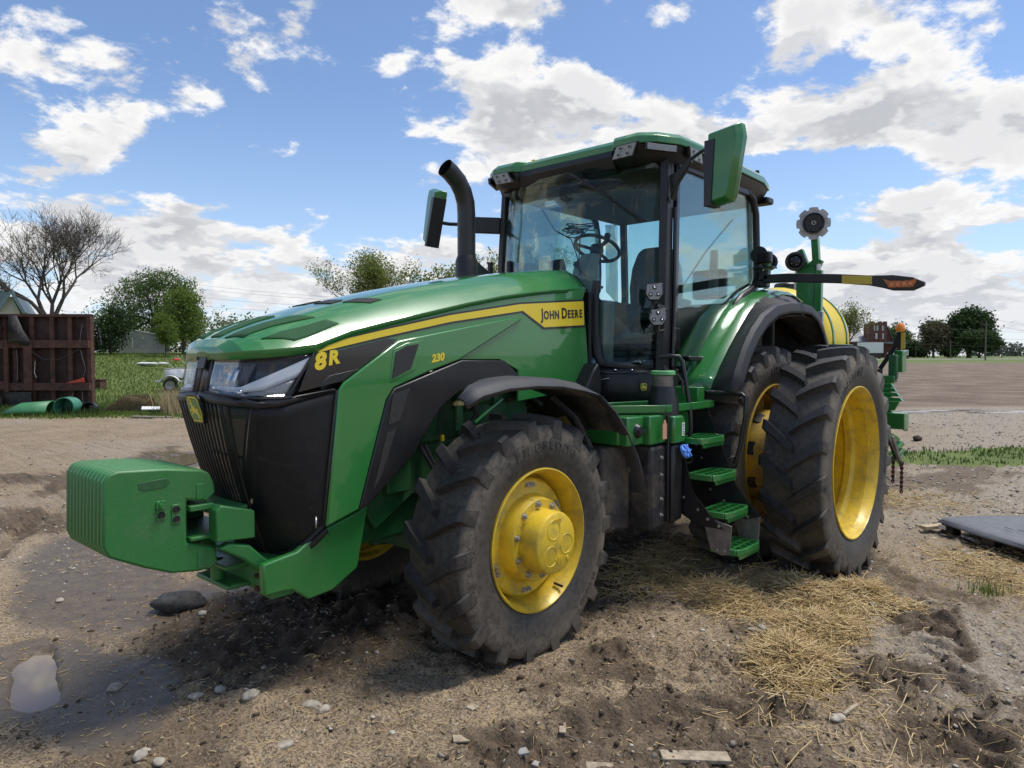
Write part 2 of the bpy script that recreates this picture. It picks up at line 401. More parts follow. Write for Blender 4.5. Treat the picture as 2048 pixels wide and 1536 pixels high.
def tyre_mesh(name, Rb, Rl, hw, Rr, nl, load, k=0.22, lw=(0.044, 0.062), seed=1):
    rnd = random.Random(seed)
    m = MB()
    sw = hw*1.0
    prof = [(Rr-0.02, -sw*0.86), (Rr+0.012, -sw*0.90), (lerp(Rr, Rb, .25), -sw*1.02), (lerp(Rr, Rb, .5), -sw*1.06), (lerp(Rr, Rb, .75), -sw*1.04), (Rb-.035, -sw*.99), (Rb-.008, -sw*.92), (Rb, -sw*.6), (Rb+.006, 0),
            (Rb, sw*.6), (Rb-.008, sw*.92), (Rb-.035, sw*.99), (lerp(Rr, Rb, .75), sw*1.04), (lerp(Rr, Rb, .5), sw*1.06), (lerp(Rr, Rb, .25), sw*1.02), (Rr+.012, sw*.90), (Rr-.02, sw*.86)]
    m.lathe(prof, (0, 0, 0), 'y', 96)
    nbase = len(m.v)
    pitch = 2*PI/nl
    for i in range(nl):
        for s in (-1, 1):
            ph = i*pitch+(pitch/2 if s > 0 else 0)
            rows = []
            for t in (0, .1, .3, .5, .7, .85, .95, 1.0, 1.04):
                y = s*lerp(-.018, hw*1.0, t)
                f = ph+k*(t**0.85)
                w = lerp(lw[0], lw[1], t)/2*(0.75 if t == 0 else 1)
                top = Rl-.016*t*t
                bot = Rb-.02
                if t > .97: top = Rl-.030; bot = Rb-.07; y = s*hw*1.035
                if t > 1.01: top = Rb-.02; bot = Rb-.09; y = s*hw*1.055
                fw = (w+.016)/Rb; tw = w/Rl
                rows.append([((bot)*math.cos(f+a), y, bot*math.sin(f+a)) if q == 0 else (top*math.cos(f+a), y, top*math.sin(f+a))
                             for q, a in ((0, -fw), (1, -tw), (1, tw), (0, fw))])
            m.loft(rows, closed=True, caps=True)
    # weight of the machine: flatten where it meets the ground and bulge there
    mud = []
    out = []
    for i, (x, y, z) in enumerate(m.v):
        r = math.hypot(x, z)
        u = (r-Rr)/(Rb-Rr)
        if i < nbase:
            a = 0.26+0.85*max(0, 1-abs(u-.80)/.38) if abs(y) > hw*.95 else 0.34
        else:
            a = 0.03 if r > Rb+.01 else 0.40
            if z < -0.45*Rb: a = max(a, 0.42)
        mud.append(min(1, a))
        if z < -0.6*load:
            y *= 1+0.07*((-z-0.6*load)/(0.4*load))
        lim = -(load+0.012)
        if z < lim: z = lim-0.15*(lim-z)*0
        out.append((x, y, z))
    me = bpy.data.meshes.new(name); me.from_pydata(out, [], m.f)
    bm = bmesh.new(); bm.from_mesh(me); bmesh.ops.recalc_face_normals(bm, faces=bm.faces); bm.to_mesh(me); bm.free()
    at = me.attributes.new('mud', 'FLOAT', 'POINT'); at.data.foreach_set('value', mud)
    me.polygons.foreach_set('use_smooth', [True]*len(me.polygons)); me.set_sharp_from_angle(angle=R_(27))
    return me
def arc_text(s, radius, y, size, th_c, mat, parent, spin=1, name='sidewall_lettering', squash=1.0, space=1.0, yo=None):
    vs, fs = text_data(s, size, 0.0, 0.0025, space=space)
    xs = [v[0] for v in vs]; w = max(xs)+min(xs)
    m = MB()
    pts = []
    for tx, ty, tz in vs:
        if spin > 0: th = th_c+(tx-w/2)*squash/radius; r = radius+ty
        else: th = th_c-(tx-w/2)*squash/radius; r = radius-ty
        yy = y if yo is None else yo(r)
        pts.append((r*math.cos(th), yy+tz+.001, r*math.sin(th)))
    m.add(pts, fs); return m.build(name, mat, parent, smooth=0)
def hexbolt(m, c, r=.014, h=.014, d=(0, 1, 0)):
    c = Vector(c); d = Vector(d)
    m.tube([c, c+d*.004], r*1.55, 12); m.tube([c+d*.004, c+d*(.004+h)], r, 6); m.tube([c+d*(.004+h), c+d*(.010+h)], r*.55, 8)
    return m
BOLT = hexbolt(MB(), (0, 0, 0), .0135, .014).mesh('bolt', 30)
def put_bolt(parent, c, s=1.0, name='bolt', mat=None):
    o = bpy.data.objects.new(name, BOLT); COL.objects.link(o); o.parent = parent; o.location = c; o.scale = (s, s, s)
    if not BOLT.materials: BOLT.materials.append(M['steel'])
    return o

# front wheel (left one, local frame: axle centre at the origin, outboard = +y)
F_TYRE = tyre_mesh('tyre', .736, .795, .222, .452, 18, HF, k=.20, lw=(.052, .074))
def front_wheel(loc, scale, lettering):
    w = empty('front_wheel', loc); w.parent = TR; w.scale = scale
    link('tyre', F_TYRE, M['rubber'], w)
    fl = .212
    m = MB().lathe([(.430, -fl), (.457, -fl), (.452, -fl+.02), (.425, -fl+.03), (.418, -.06), (.385, -.03), (.385, .02), (.410, .05), (.418, .13), (.432, .165), (.440, .178), (.452, .185), (.457, .192), (.457, fl), (.448, fl+.003), (.443, fl-.008), (.430, fl-.022),
                    (.412, .13), (.402, .05), (.377, .02), (.377, -.03), (.408, -.06), (.415, -fl+.03), (.430, -fl)], (0, 0, 0), 'y', 80)
    m.build('rim', M['yellow'], w, 30)
    m = MB().lathe([(.379, -.02), (.379, .085), (.365, .098), (.30, .100), (.285, .105), (.272, .135), (.262, .19), (.255, .200), (.20, .200), (.19, .19), (.19, .05)], (0, 0, 0), 'y', 64)
    m.build('wheel_disc', M['yellow'], w, 30)
    m = MB().lathe([(.20, .198), (.198, .225), (.196, .315), (.188, .331), (.172, .338), (.0, .338)], (0, 0, 0), 'y', 56)
    for a in (70, 190, 310):
        a = R_(a); m.lathe([(.058, .338), (.060, .3405), (.063, .3405), (.065, .338)], (.095*math.cos(a), 0, .095*math.sin(a)), 'y', 28)
    m.build('hub', M['yellow'], w, 30)
    if lettering:
        m = MB().prism([(-.05, -.10), (-.015, -.135), (.02, -.10), (-.015, -.065)], 'y', .338, .341); m.build('hub_plate', M['yellow'], w, 0)
        vs, fs = text_data('18F', .04, .001, .002)
        MB().add([(-.0-tx+.01, .3415+tz, -.115+ty) for tx, ty, tz in vs], fs).build('hub_lettering', M['yellow'], w, 0)
        vs, fs = text_data('C55012', .026, .0005, .002)
        MB().add([(.045-tx, .339+tz, .135+ty) for tx, ty, tz in vs], fs).build('hub_lettering', M['yellow'], w, 0)
        m = MB().cyl((-.105, .33, -.11), (-.105, .345, -.11), .013, 12); m.build('drain_plug', M['yellow'], w)
        prof = lambda r: interp(r, [.46, .525, .597, .67, .707], [.195, .2264, .2353, .2309, .2198])+.001
        arc_text('Firestone', .575, .216, .125, R_(93), M['letters'], w, 1, space=1.25, yo=prof)
        arc_text('420/85R34', .665, .214, .062, R_(222), M['letters'], w, -1, yo=prof)
        arc_text('DEEP TREAD', .50, .2, .035, R_(330), M['letters'], w, -1, yo=prof)
        MB().cyl((-.21, .15, -.34), (-.215, .215, -.35), .009, 8).build('valve_stem', M['black'], w)
    for i in range(10):
        a = 2*PI*(i+.35)/10; put_bolt(w, (.229*math.cos(a), .200, .229*math.sin(a)), 1.12)
    for c0 in (R_(93), R_(213), R_(333), R_(33), R_(153), R_(273)):
        for j in (-1, 0, 1):
            a = c0+j*.085; put_bolt(w, (.338*math.cos(a), .099, .338*math.sin(a)), .95)
    return w
front_wheel((WB, .868, HF), (1, 1, 1), True)
front_wheel((WB, -.905, HF-.01), (1, -1, 1), False)

R_TYRE = tyre_mesh('tyre', .948, 1.018, .235, .655, 21, HR, k=.195, lw=(.056, .080), seed=3)
def rear_wheel(y, kind, side, lettering=False, name='rear_wheel'):
    w = empty(name, (0, side*y, HR)); w.parent = TR; w.scale = (1, side, 1)
    if kind == 'outer': w.rotation_euler = (0, R_(6), 0)
    link('tyre', R_TYRE, M['rubber'], w)
    fl = .225
    rim = [(.632, -fl), (.660, -fl), (.655, -fl+.02), (.628, -fl+.03), (.617, -.08), (.58, -.05), (.58, .0), (.612, .03), (.622, .15), (.640, .19), (.655, .205), (.660, .212), (.660, fl), (.650, fl+.003), (.645, fl-.01), (.632, fl-.025),
           (.616, .145), (.611, .14), (.604, .03), (.598, .022), (.572, 0), (.572, -.05), (.607, -.08), (.618, -fl+.03), (.632, -fl)]
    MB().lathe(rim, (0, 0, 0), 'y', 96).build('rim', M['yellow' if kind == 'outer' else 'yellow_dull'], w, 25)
    if kind == 'outer':
        MB().lathe([(.60, -.19), (.60, -.215), (.36, -.26), (.15, -.27), (.15, -.25), (.36, -.24), (.585, -.19)], (0, 0, 0), 'y', 64).build('wheel_disc', M['yellow'], w)
    else:
        # cast centre with round lightening holes
        m = MB(); n = 8; rows = []
        prof = [(.16, .17), (.30, .17), (.33, .16), (.36, .07), (.46, .03), (.573, .02)]
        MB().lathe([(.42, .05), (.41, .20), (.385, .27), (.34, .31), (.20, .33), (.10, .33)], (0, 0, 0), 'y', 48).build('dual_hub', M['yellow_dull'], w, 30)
        for i in range(8):
            a = 2*PI*(i+.3)/8; c_, s_ = math.cos(a), math.sin(a)
            MB().tube([(.400*c_, .16, .400*s_), (.416*c_, .165, .416*s_)], .062, 20).build('hub_opening_shade', M['black_dirty'], w); MB().tube([(.34*math.cos(a+.39), .30, .34*math.sin(a+.39)), (.35*math.cos(a+.39), .335, .35*math.sin(a+.39))], .016, 6).build('hub_stud', M['yellow_dull'], w)  # dark discs on the drum give the openings their shade
        for i in range(n):
            a0 = 2*PI*i/n
            # spoke web between two holes
            m.prism([(.34*math.cos(a0-.16), .34*math.sin(a0-.16)), (.575*math.cos(a0-.19), .575*math.sin(a0-.19)), (.578*math.cos(a0), .578*math.sin(a0)), (.575*math.cos(a0+.19), .575*math.sin(a0+.19)), (.34*math.cos(a0+.16), .34*math.sin(a0+.16))], 'y', .0, .075)
        m.lathe([(.545, .0), (.545, .07), (.578, .07)], (0, 0, 0), 'y', 64)
        m.lathe([(.355, -.02), (.355, .09), (.40, .085), (.40, -.02)], (0, 0, 0), 'y', 48)
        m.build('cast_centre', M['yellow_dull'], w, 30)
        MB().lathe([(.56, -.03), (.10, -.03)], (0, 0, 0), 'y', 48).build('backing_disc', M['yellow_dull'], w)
        for i in range(10):
            a = 2*PI*(i+.2)/10; put_bolt(w, (.27*math.cos(a), .152, .27*math.sin(a)), 1.3)
        for i in range(8):
            a = 2*PI*(i+.5)/8; put_bolt(w, (.475*math.cos(a), .0, .475*math.sin(a)), 1.5)
    if lettering:
        prof = lambda r: interp(r, [.67, .73, .805, .88, .92], [.207, .24, .2491, .2444, .2327])+.001
        arc_text('FIRESTONE', .75, .25, .105, R_(75) if kind == 'outer' else R_(100), M['letters'], w, 1, space=1.2, yo=prof)
        arc_text('TREAD 23', .80, .25, .07, R_(262), M['letters'], w, -1, yo=prof)
        arc_text('480/80R50', .80, .25, .06, R_(190), M['letters'], w, -1, yo=prof)
    return w
rear_wheel(1.855, 'outer', 1, True, 'outer_rear_wheel')
rear_wheel(1.14, 'inner', 1, True, 'inner_rear_wheel')
rear_wheel(1.14, 'inner', -1, False, 'inner_rear_wheel')
rear_wheel(1.855, 'outer', -1, False, 'outer_rear_wheel')
MB().cyl((0, -1.7, HR), (0, 1.7, HR), .06, 20).build('rear_axle_bar', M['steel_dirty'], TR)
m = MB().lathe([(.10, .60), (.17, .62), (.17, .75), (.22, .76), (.22, .86), (.12, .87)], (0, 0, HR), 'y', 32); m.mirror_y()
m.build('axle_housing', M['green_dark'], TR)
# ------------------------------------------------------------------ hood, nose and front frame
HX = [4.712, 4.70, 4.66, 4.58, 4.46, 4.30, 4.06, 3.80, 3.48, 3.15, 2.77, 2.45, 2.20, 1.95, 1.75]
HW = [.07, .22, .35, .425, .457, .470, .470, .470, .470, .470, .470, .470, .468, .462, .455]
HC = [1.905, 1.905, 1.910, 1.917, 1.928, 1.948, 2.030, 2.092, 2.165, 2.238, 2.313, 2.362, 2.395, 2.420, 2.436]
HT = [1.915, 1.935, 1.975, 2.018, 2.068, 2.122, 2.195, 2.262, 2.338, 2.405, 2.475, 2.525, 2.560, 2.592, 2.606]
def hood_z(x, y):
    xs = HX[::-1]; w = interp(x, xs, HW[::-1]); zc = interp(x, xs, HC[::-1]); zt = interp(x, xs, HT[::-1])
    t = min(1, abs(y)/w)
    te = .56
    ze = zt-.016*(zt-zc)/.2
    if t < te: return lerp(zt, ze, (t/te)**2)
    u = (t-te)/(1-te)
    return lerp(ze, zc, u**1.15)+.012*math.sin(PI*u)*min(1, (zt-zc)/.12)
rows = []
T_ = [-1, -.97, -.9, -.8, -.7, -.6, -.565, -.53, -.35, -.15, 0, .15, .35, .53, .565, .6, .7, .8, .9, .97, 1]
def dense(xs, k):
    o = []
    for a, b in zip(xs, xs[1:]): o += [lerp(a, b, i/k) for i in range(k)]
    return o+[xs[-1]]
for x in dense(HX, 3):
    w = interp(x, HX[::-1], HW[::-1]); zc = interp(x, HX[::-1], HC[::-1])
    lip = .042 if x > 4.25 else .03
    rows.append([(x, -w-.001, zc-lip)]+[(x, t*w, hood_z(x, t*w)) for t in T_]+[(x, w+.001, zc-lip)])
rows.insert(0, [(4.716, p[1]*.9, min(p[2], 1.90)-.02 if i not in (0, len(rows[0])-1) else p[2]) for i, p in enumerate(rows[0])])
sheet('hood', rows, M['green_gloss'], TR, .012, smooth=14)
# recessed textured pads and vents on the hood top
def hood_patch(name, poly, mat, lift=.003, n=10):
    """poly: four corners (x,y); a pad that follows the hood"""
    a, b, c, d = [Vector((p[0], p[1], 0)) for p in poly]
    m = MB(); rws = []
    for i in range(n+1):
        l = a.lerp(d, i/n); r = b.lerp(c, i/n)
        rws.append([(q.x, q.y, hood_z(q.x, q.y)+lift) for q in (l.lerp(r, j/6) for j in range(7))])
    o = sheet(name, rws, mat, TR, .006, smooth=60); return o
M['pad'] = material('textured_green_pad', (0.014, 0.085, 0.024), 0.75, bump=0.5, bscale=500)
hood_patch('hood_pad', [(4.645, .05), (4.645, -.05), (4.33, -.095), (4.33, .095)], M['pad'], .009)
for s in (1, -1):
    hood_patch('hood_pad', [(4.655, s*.135), (4.62, s*.275), (4.215, s*.335), (4.335, s*.235)], M['pad'], .009)
    hood_patch('hood_pad', [(4.565, s*.360), (4.41, s*.435), (4.11, s*.420), (4.17, s*.372)], M['pad'], .009)
    hood_patch('hood_vent', [(3.98, s*.268), (3.83, s*.342), (3.735, s*.332), (3.875, s*.262)], M['expanded'], .009)
    hood_patch('hood_vent', [(4.04, s*.05), (4.03, s*.215), (3.93, s*.195), (3.93, s*.04)], M['expanded'], .009)
def sideplate(name, poly, y0, y1, mat, bevel=.004, both=True, parent=None):
    o = None
    for s in ((1, -1) if both else (1,)):
        m = MB().prism([(x, z) for x, z in poly], 'y', min(s*y0, s*y1), max(s*y0, s*y1))
        q = m.build(name, mat, parent or TR, 30, bevel)
        if s == 1: o = q
    return o
# painted side below the crease
sideplate('hood_side', [(4.30, 1.93), (4.06, 2.015), (3.80, 2.078), (3.48, 2.15), (3.15, 2.222), (2.77, 2.298), (2.45, 2.347), (2.20, 2.380), (1.95, 2.405), (1.76, 2.425),
    (1.80, 2.34), (1.752, 2.10), (1.722, 1.85), (1.74, 1.62), (2.60, 1.55), (2.60, 1.78), (2.80, 1.86), (3.20, 1.86), (3.80, 1.70), (4.10, 1.78), (4.30, 1.88)], .45, .470, M['green_gloss'], .006)
# upper facet that throws the lower side into relief
sideplate('side_shield', [(4.130, 1.734), (3.728, 1.978), (3.55, 2.010), (2.72, 2.155), (2.56, 2.160), (3.220, 1.856), (3.486, 1.785), (3.769, 1.690), (3.827, 1.620), (4.034, .986), (4.256, .923), (4.165, 1.690)], .468, .492, M['green_gloss'], .010)
sideplate('side_vent_frame', [(3.775, 1.925), (3.67, 1.965), (3.525, 1.985), (3.60, 1.80), (3.803, 1.725)], .490, .496, M['green_gloss'], .003)
sideplate('side_vent', [(3.760, 1.907), (3.669, 1.948), (3.575, 1.960), (3.640, 1.806), (3.790, 1.747)], .494, .4985, M['expanded'], 0)
sideplate('stripe_border', [(4.292, 1.893), (3.857, 1.984), (3.281, 2.097), (2.556, 2.203), (2.306, 2.086), (1.77, 2.120), (1.80, 2.345), (2.579, 2.278), (3.281, 2.166), (3.856, 2.049), (4.290, 1.956)], .469, .4725, M['decal_black'], 0)
sideplate('stripe', [(4.286, 1.906), (3.857, 1.997), (3.281, 2.110), (2.551, 2.217), (2.300, 2.103), (1.785, 2.137), (1.795, 2.330), (2.579, 2.264), (3.281, 2.154), (3.856, 2.037), (4.283, 1.946)], .471, .4745, M['decal_yellow'], 0)
sideplate('badge_panel', [(4.325, 1.897), (4.30, 1.884), (3.805, 1.990), (3.728, 1.986), (4.130, 1.738), (4.263, 1.716), (4.415, 1.688)], .468, .480, M['black_gloss'], .003)
sideplate('badge_panel_lower', [(4.22, 1.775), (4.02, 1.810), (4.135, 1.745), (4.263, 1.716), (4.30, 1.712)], .478, .484, M['black'], .002)
def side_text(s, x, z, size, y, mat, tilt, name, offset=0.0, shear=0.0, sx=1.0, both=True, space=1.0):
    vs, fs = text_data(s, size, offset, .0012, shear, space)
    for sgn in ((1, -1) if both else (1,)):
        ct, st = math.cos(tilt), math.sin(tilt)
        w = max(v[0] for v in vs)*sx
        P = []
        for tx, ty, tz in vs:
            tx *= sx
            if sgn > 0: u = tx; dx = -(u*ct-ty*st); dz = u*st+ty*ct; P.append((x+dx, y+tz, z+dz))
            else: u = tx-w; dx = u*ct+ty*st; dz = -u*st+ty*ct; P.append((x+dx, -y-tz, z+dz))
        MB().add(P, fs).build(name, mat, TR, 0)
TL = R_(6.0)
def jd(x, z, y):
    X = x
    for ch, sz in (('J', .114), ('O', .088), ('H', .088), ('N', .088), (' ', 0), ('D', .114), ('E', .088), ('E', .088), ('R', .088), ('E', .088)):
        if ch == ' ': X -= .022; continue
        vs, fs = text_data(ch, sz, .0034, .0012)
        wid = max(v[0] for v in vs)
        side_text(ch, X, z+(x-X)*math.tan(R_(4.0)), sz, y, M['decal_black'], R_(4.0), 'brand_lettering', .0034, both=False, sx=.88)
        X -= wid*.88+.0075
jd(2.335, 2.163, .475)
side_text('8', 4.315, 1.808, .125, .4805, M['decal_yellow'], R_(10), 'series_lettering', .0058, .25, 1.15)
side_text('R', 4.226, 1.836, .104, .4805, M['decal_yellow'], R_(10), 'series_lettering', .0052, .25, 1.1)
side_text('230', 3.462, 1.845, .066, .4925, M['decal_yellow'], R_(8), 'model_lettering', .0030, .25, 1.08)
# black arch trim with mesh windows
sideplate('arch_trim', [(3.827, 1.620), (3.769, 1.688), (3.197, 1.857), (2.775, 1.853), (2.60, 1.735), (2.60, 1.66), (3.220, 1.650), (3.379, 1.560), (3.530, 1.390), (3.614, 1.270), (3.975, 1.000), (4.034, .988)], .455, .500, M['black'], .008)
sideplate('arch_mesh', [(3.785, 1.655), (3.655, 1.685), (3.735, 1.492), (3.825, 1.470)], .499, .5035, M['expanded'], 0)
sideplate('arch_mesh', [(3.836, 1.418), (3.765, 1.440), (3.875, 1.175), (3.940, 1.085)], .499, .5035, M['expanded'], 0)
# nose: plan curves at several heights, left half (y>=0)
LV = {  # z offsets are per point: (x, y, z)
 'top': [(4.690, 0, 1.885), (4.690, .10, 1.885), (4.685, .22, 1.885), (4.650, .34, 1.888), (4.570, .415, 1.895), (4.45, .452, 1.905), (4.30, .470, 1.912)],
 'low': [(4.735, 0, 1.690), (4.735, .10, 1.687), (4.728, .22, 1.679), (4.695, .35, 1.669), (4.625, .432, 1.661), (4.52, .470, 1.659), (4.43, .482, 1.666)],
 'bez': [(4.756, 0, 1.664), (4.756, .10, 1.661), (4.747, .22, 1.653), (4.710, .355, 1.643), (4.638, .441, 1.635), (4.528, .479, 1.636), (4.19, .484, 1.700)],
 'gri': [(4.748, 0, 1.640), (4.748, .10, 1.637), (4.739, .22, 1.628), (4.702, .352, 1.618), (4.628, .436, 1.611), (4.515, .472, 1.616), (4.17, .474, 1.690)],
 'bot': [(4.470, 0, .760), (4.465, .06, .755), (4.455, .13, .748), (4.430, .22, .750), (4.395, .32, .775), (4.345, .40, .825), (4.255, .455, .925)]}
def rs(curve, t):
    """point at fraction t of a plan curve by arc length"""
    L = [0]
    for a, b in zip(curve, curve[1:]): L.append(L[-1]+math.dist(a, b))
    return tuple(float(np.interp(t*L[-1], L, [c[i] for c in curve])) for i in range(3))
def nose_pt(t, v):  # v: 0 at gri, 1 at bot
    a = rs(LV['gri'], t); b = rs(LV['bot'], t)
    bow = .035*math.sin(PI*v)
    return (lerp(a[0], b[0], v)+bow*(1-t*.6), lerp(a[1], b[1], v)+bow*.5*t, lerp(a[2], b[2], v))
for s in (1, -1):
    f = lambda p: (p[0], s*p[1], p[2])
    TS = [i/24 for i in range(25)]
    # centre cheek beside the lamps, between lip and bezel
    sheet('nose_panel', [[f(rs(LV['top'], t)) for t in (0, .05, .1, .125)], [f(rs(LV['low'], t)) for t in (0, .05, .1, .125)]], M['black'], TR, .012)
    sheet('nose_panel', [[f(rs(LV['low'], t)) for t in TS], [f(rs(LV['bez'], t)) for t in TS], [f(tuple(lerp(a, b, .7) for a, b in zip(rs(LV['bez'], t), rs(LV['gri'], t)))) for t in TS], [f(rs(LV['gri'], t)) for t in TS]], M['black'], TR, .010, smooth=60)
    # headlamp: lens, dark bowl, reflectors
    hl = empty('headlight', (0, 0, 0)); hl.parent = TR
    tt = [.125+.875*i/18 for i in range(19)]
    tl = [.125+.80*i/18 for i in range(19)]
    top = [rs(LV['top'], t) for t in tt]; low = [rs(LV['low'], t) for t in tl]
    sheet('lens', [[f(lerp3) for lerp3 in [tuple(lerp(a, b, v)+(.006*math.sin(PI*v) if k == 0 else 0) for k, (a, b) in enumerate(zip(p, q))) for p, q in zip(top, low)]] for v in (0, .25, .5, .75, 1)], M['lens'], hl, .004)
    ins = lambda p, d: (p[0]-d*.8, p[1]-d*.5*min(1, p[1]/.3), p[2])
    rowsb = [[f(ins(tuple(lerp(a, b, v) for a, b in zip(p, q)), .03+.06*math.sin(PI*v))) for p, q in zip(top, low)] for v in (-.02, .15, .4, .65, .9, 1.02)]
    sheet('bowl', rowsb, M['lampbowl'] if 'lampbowl' in M else M['black_gloss'], hl, .004)
    def bandrow(t0, t1, v0, v1, d, n=10):
        return [[f(ins(tuple(lerp(a, b, lerp(v0(i/n), v1(i/n), j/3)) for a, b in zip(rs(LV['top'], lerp(t0, t1, i/n)), rs(LV['low'], lerp(t0, t1, i/n)*.93))), d)) for i in range(n+1)] for j in range(4)]
    sheet('daylight_strip', bandrow(.17, .985, lambda u: interp(u, [0, .45, .70, 1], [.80, .78, .46, .10]), lambda u: interp(u, [0, .45, .70, 1], [.89, .91, .82, .52]), .016, 24), M['drl'], hl, .004)
    sheet('reflector', bandrow(.15, .55, lambda u: .10, lambda u: .72, .055, 10), M['lampdark'], hl, .004)
    sheet('reflector', bandrow(.62, .95, lambda u: interp(u, [0, 1], [.86, .60]), lambda u: .96, .020, 10), M['lampgrey'], hl, .004)
    for (t, v) in ((.23, .86), (.56, .90)):
        c = ins(tuple(lerp(a, b, v) for a, b in zip(rs(LV['top'], t), rs(LV['low'], t*.93))), .014)
        MB().sphere(f(c), .017, 14, 8).build('projector', M['chrome'], hl)
    sheet('reflector', bandrow(.33, .36, lambda u: .40, lambda u: .74, .035, 4), M['chrome'], hl, .003)
    sheet('reflector', bandrow(.40, .44, lambda u: .30, lambda u: .74, .035, 4), M['chrome'], hl, .003)
    # bezel lip under the lamp
    m = MB().tube([f(rs(LV['low'], t)) for t in [.10+.86*i/20 for i in range(21)]], .008, 8); m.build('lamp_bezel', M['black'], TR)
    MB().tube([f(rs(LV['top'], .112)), f(rs(LV['low'], .112))], .010, 8).build('lamp_bezel', M['black'], TR); MB().tube([f(rs(LV['top'], .995)), f(rs(LV['low'], .925))], .008, 8).build('lamp_bezel', M['black'], TR)
    # perforated screen around the side of the nose
    TC = .30
    vs_ = [i/14 for i in range(15)]
    sheet('nose_screen', [[f(nose_pt(lerp(TC, 1, i/14), v)) for i in range(15)] for v in vs_], M['mesh'], TR, .003, smooth=60)
    # rib between the slats and the screen
    m = MB().tube([f(nose_pt(TC, v)) for v in vs_], .010, 6); m.tube([f(nose_pt(TC*.86, v)) for v in vs_], .007, 6)
    m.tube([f(nose_pt(1, v)) for v in vs_], .010, 6); m.build('nose_rib', M['black'], TR)
    # slats of the centre grille
    ns = 7
    for i in range(ns):
        a = TC*(i+(.28 if s > 0 else .28))/ns; b = a+TC/ns*.44
        rws = [[f(nose_pt(a, v)), f(nose_pt(b, v))] for v in vs_]
        sheet('slat', rws, M['black'], TR, .008, smooth=60)
    for v in (0.02, .33, .66, .985):
        m = MB().tube([f((q[0]-.03, q[1], q[2])) for q in [nose_pt(TC*j/4, v) for j in range(5)]], .009, 6); m.build('grille_bar', M['black'], TR)
    m = MB().tube([f(nose_pt(t, 1)) for t in TS], .014, 8); m.tube([f((p[0]-.02, p[1], p[2]-.025)) for p in [nose_pt(t, 1) for t in TS]], .022, 8)
    m.build('nose_sill', M['black'], TR)
# the screen's pull ring
pr_ = nose_pt(.90, .955)
MB().tube([(pr_[0]+.012+.0, pr_[1]+.022, pr_[2]+.045*math.cos(a)+.03) if 0 else (pr_[0]+.018*math.sin(a)+.0, pr_[1]+.030*math.sin(a)+.004, pr_[2]+.03+.032*math.cos(a)) for a in [PI*i/10 for i in range(11)]], .005, 8).build('pull_ring', M['steel'], TR)
# notch badge holder at the top of the nose
MB().prism([(4.70, 1.885), (4.70, 1.845), (4.72, 1.815), (4.735, 1.815), (4.715, 1.885)], 'y', -.045, .045).build('nose_latch', M['black'], TR, 30, .004)
# leaping deer emblem
DEER = [(.22,.74),(.30,.80),(.27,.88),(.22,.97),(.31,.90),(.34,.99),(.37,.87),(.45,.95),(.41,.83),(.44,.77),(.46,.66),(.58,.57),(.72,.50),(.80,.51),(.88,.57),(.87,.47),(.83,.40),(.89,.28),(.96,.11),(1.0,.02),(.93,.04),(.84,.18),(.76,.28),(.80,.14),(.83,.02),(.76,.05),(.70,.20),(.62,.31),
        (.46,.34),(.36,.28),(.20,.21),(.11,.25),(.20,.28),(.32,.37),(.29,.41),(.20,.37),(.09,.39),(.05,.46),(.14,.45),(.24,.46),(.27,.53),(.31,.63),(.29,.69)]
def emblem(c, ax_u, ax_v, ax_n, size, parent, name='emblem'):
    c = Vector(c); u = Vector(ax_u).normalized(); v = Vector(ax_v).normalized(); n = Vector(ax_n).normalized()
    e = empty(name); e.parent = parent
    shield = [(-.44,.34),(-.30,.47),(.30,.47),(.44,.34),(.46,-.2),(.34,-.50),(-.34,-.50),(-.46,-.2)]
    def slab(poly, sc, d0, d1, nm, mat, bev=0):
        P = [c+u*(x*sc*size)+v*(y*sc*size)+n*d0 for x, y in poly]+[c+u*(x*sc*size)+v*(y*sc*size)+n*d1 for x, y in poly]
        k = len(poly)
        MB().add(P, [tuple(range(k)), tuple(range(k, 2*k))]+[(i, (i+1) % k, k+(i+1) % k, k+i) for i in range(k)]).build(nm, mat, e, 0, bev)
    slab(shield, 1.16, -.012, .004, 'emblem_backing', M['black'], .003*(size/.14))
    slab(shield, 1.0, .002, .0055, 'emblem_border', M['decal_yellow'])
    slab(shield, .88, .004, .0065, 'emblem_field', M['green'])
    slab([((x-.52)*.80, (y-.5)*.84) for x, y in DEER], 1.0, .006, .0085, 'emblem_deer', M['decal_yellow'])
    return e
ec = nose_pt(0, .05)
emblem((ec[0]+.022, 0, ec[2]), (0, 1, 0), (.27, 0, .96), (.96, 0, -.27), .150, TR)
# cooler stack behind the screens
m = MB()
for i in range(34): m.bb((4.175, -.34, .92+i*.026), (4.185, .34, .932+i*.026))
m.bb((4.0, -.36, .86), (4.17, .36, 1.84)); m.build('cooler_core', M['black_dirty'], TR, 0)
m = MB(); m.bb((4.12, -.40, .84), (4.22, -.355, 1.84)); m.bb((4.12, .355, .84), (4.22, .40, 1.84)); m.bb((4.12, -.40, 1.80), (4.22, .40, 1.86)); m.build('cooler_frame', M['black_paint'], TR, 0)
m = MB(); m.tube([(4.26, .28, 1.25), (4.27, .10, 1.23), (4.28, -.2, 1.25)], .012, 8); m.tube([(4.26, .40, 1.10), (4.30, .36, 1.10), (4.33, .16, 1.13)], .010, 8)
m.box((4.27, .38, 1.38), (.04, .05, .06)); m.box((4.27, .385, 1.12), (.05, .05, .10)); m.box((4.27, .39, 1.02), (.03, .05, .03)); m.build('cooler_pipe', M['steel_dirty'], TR)
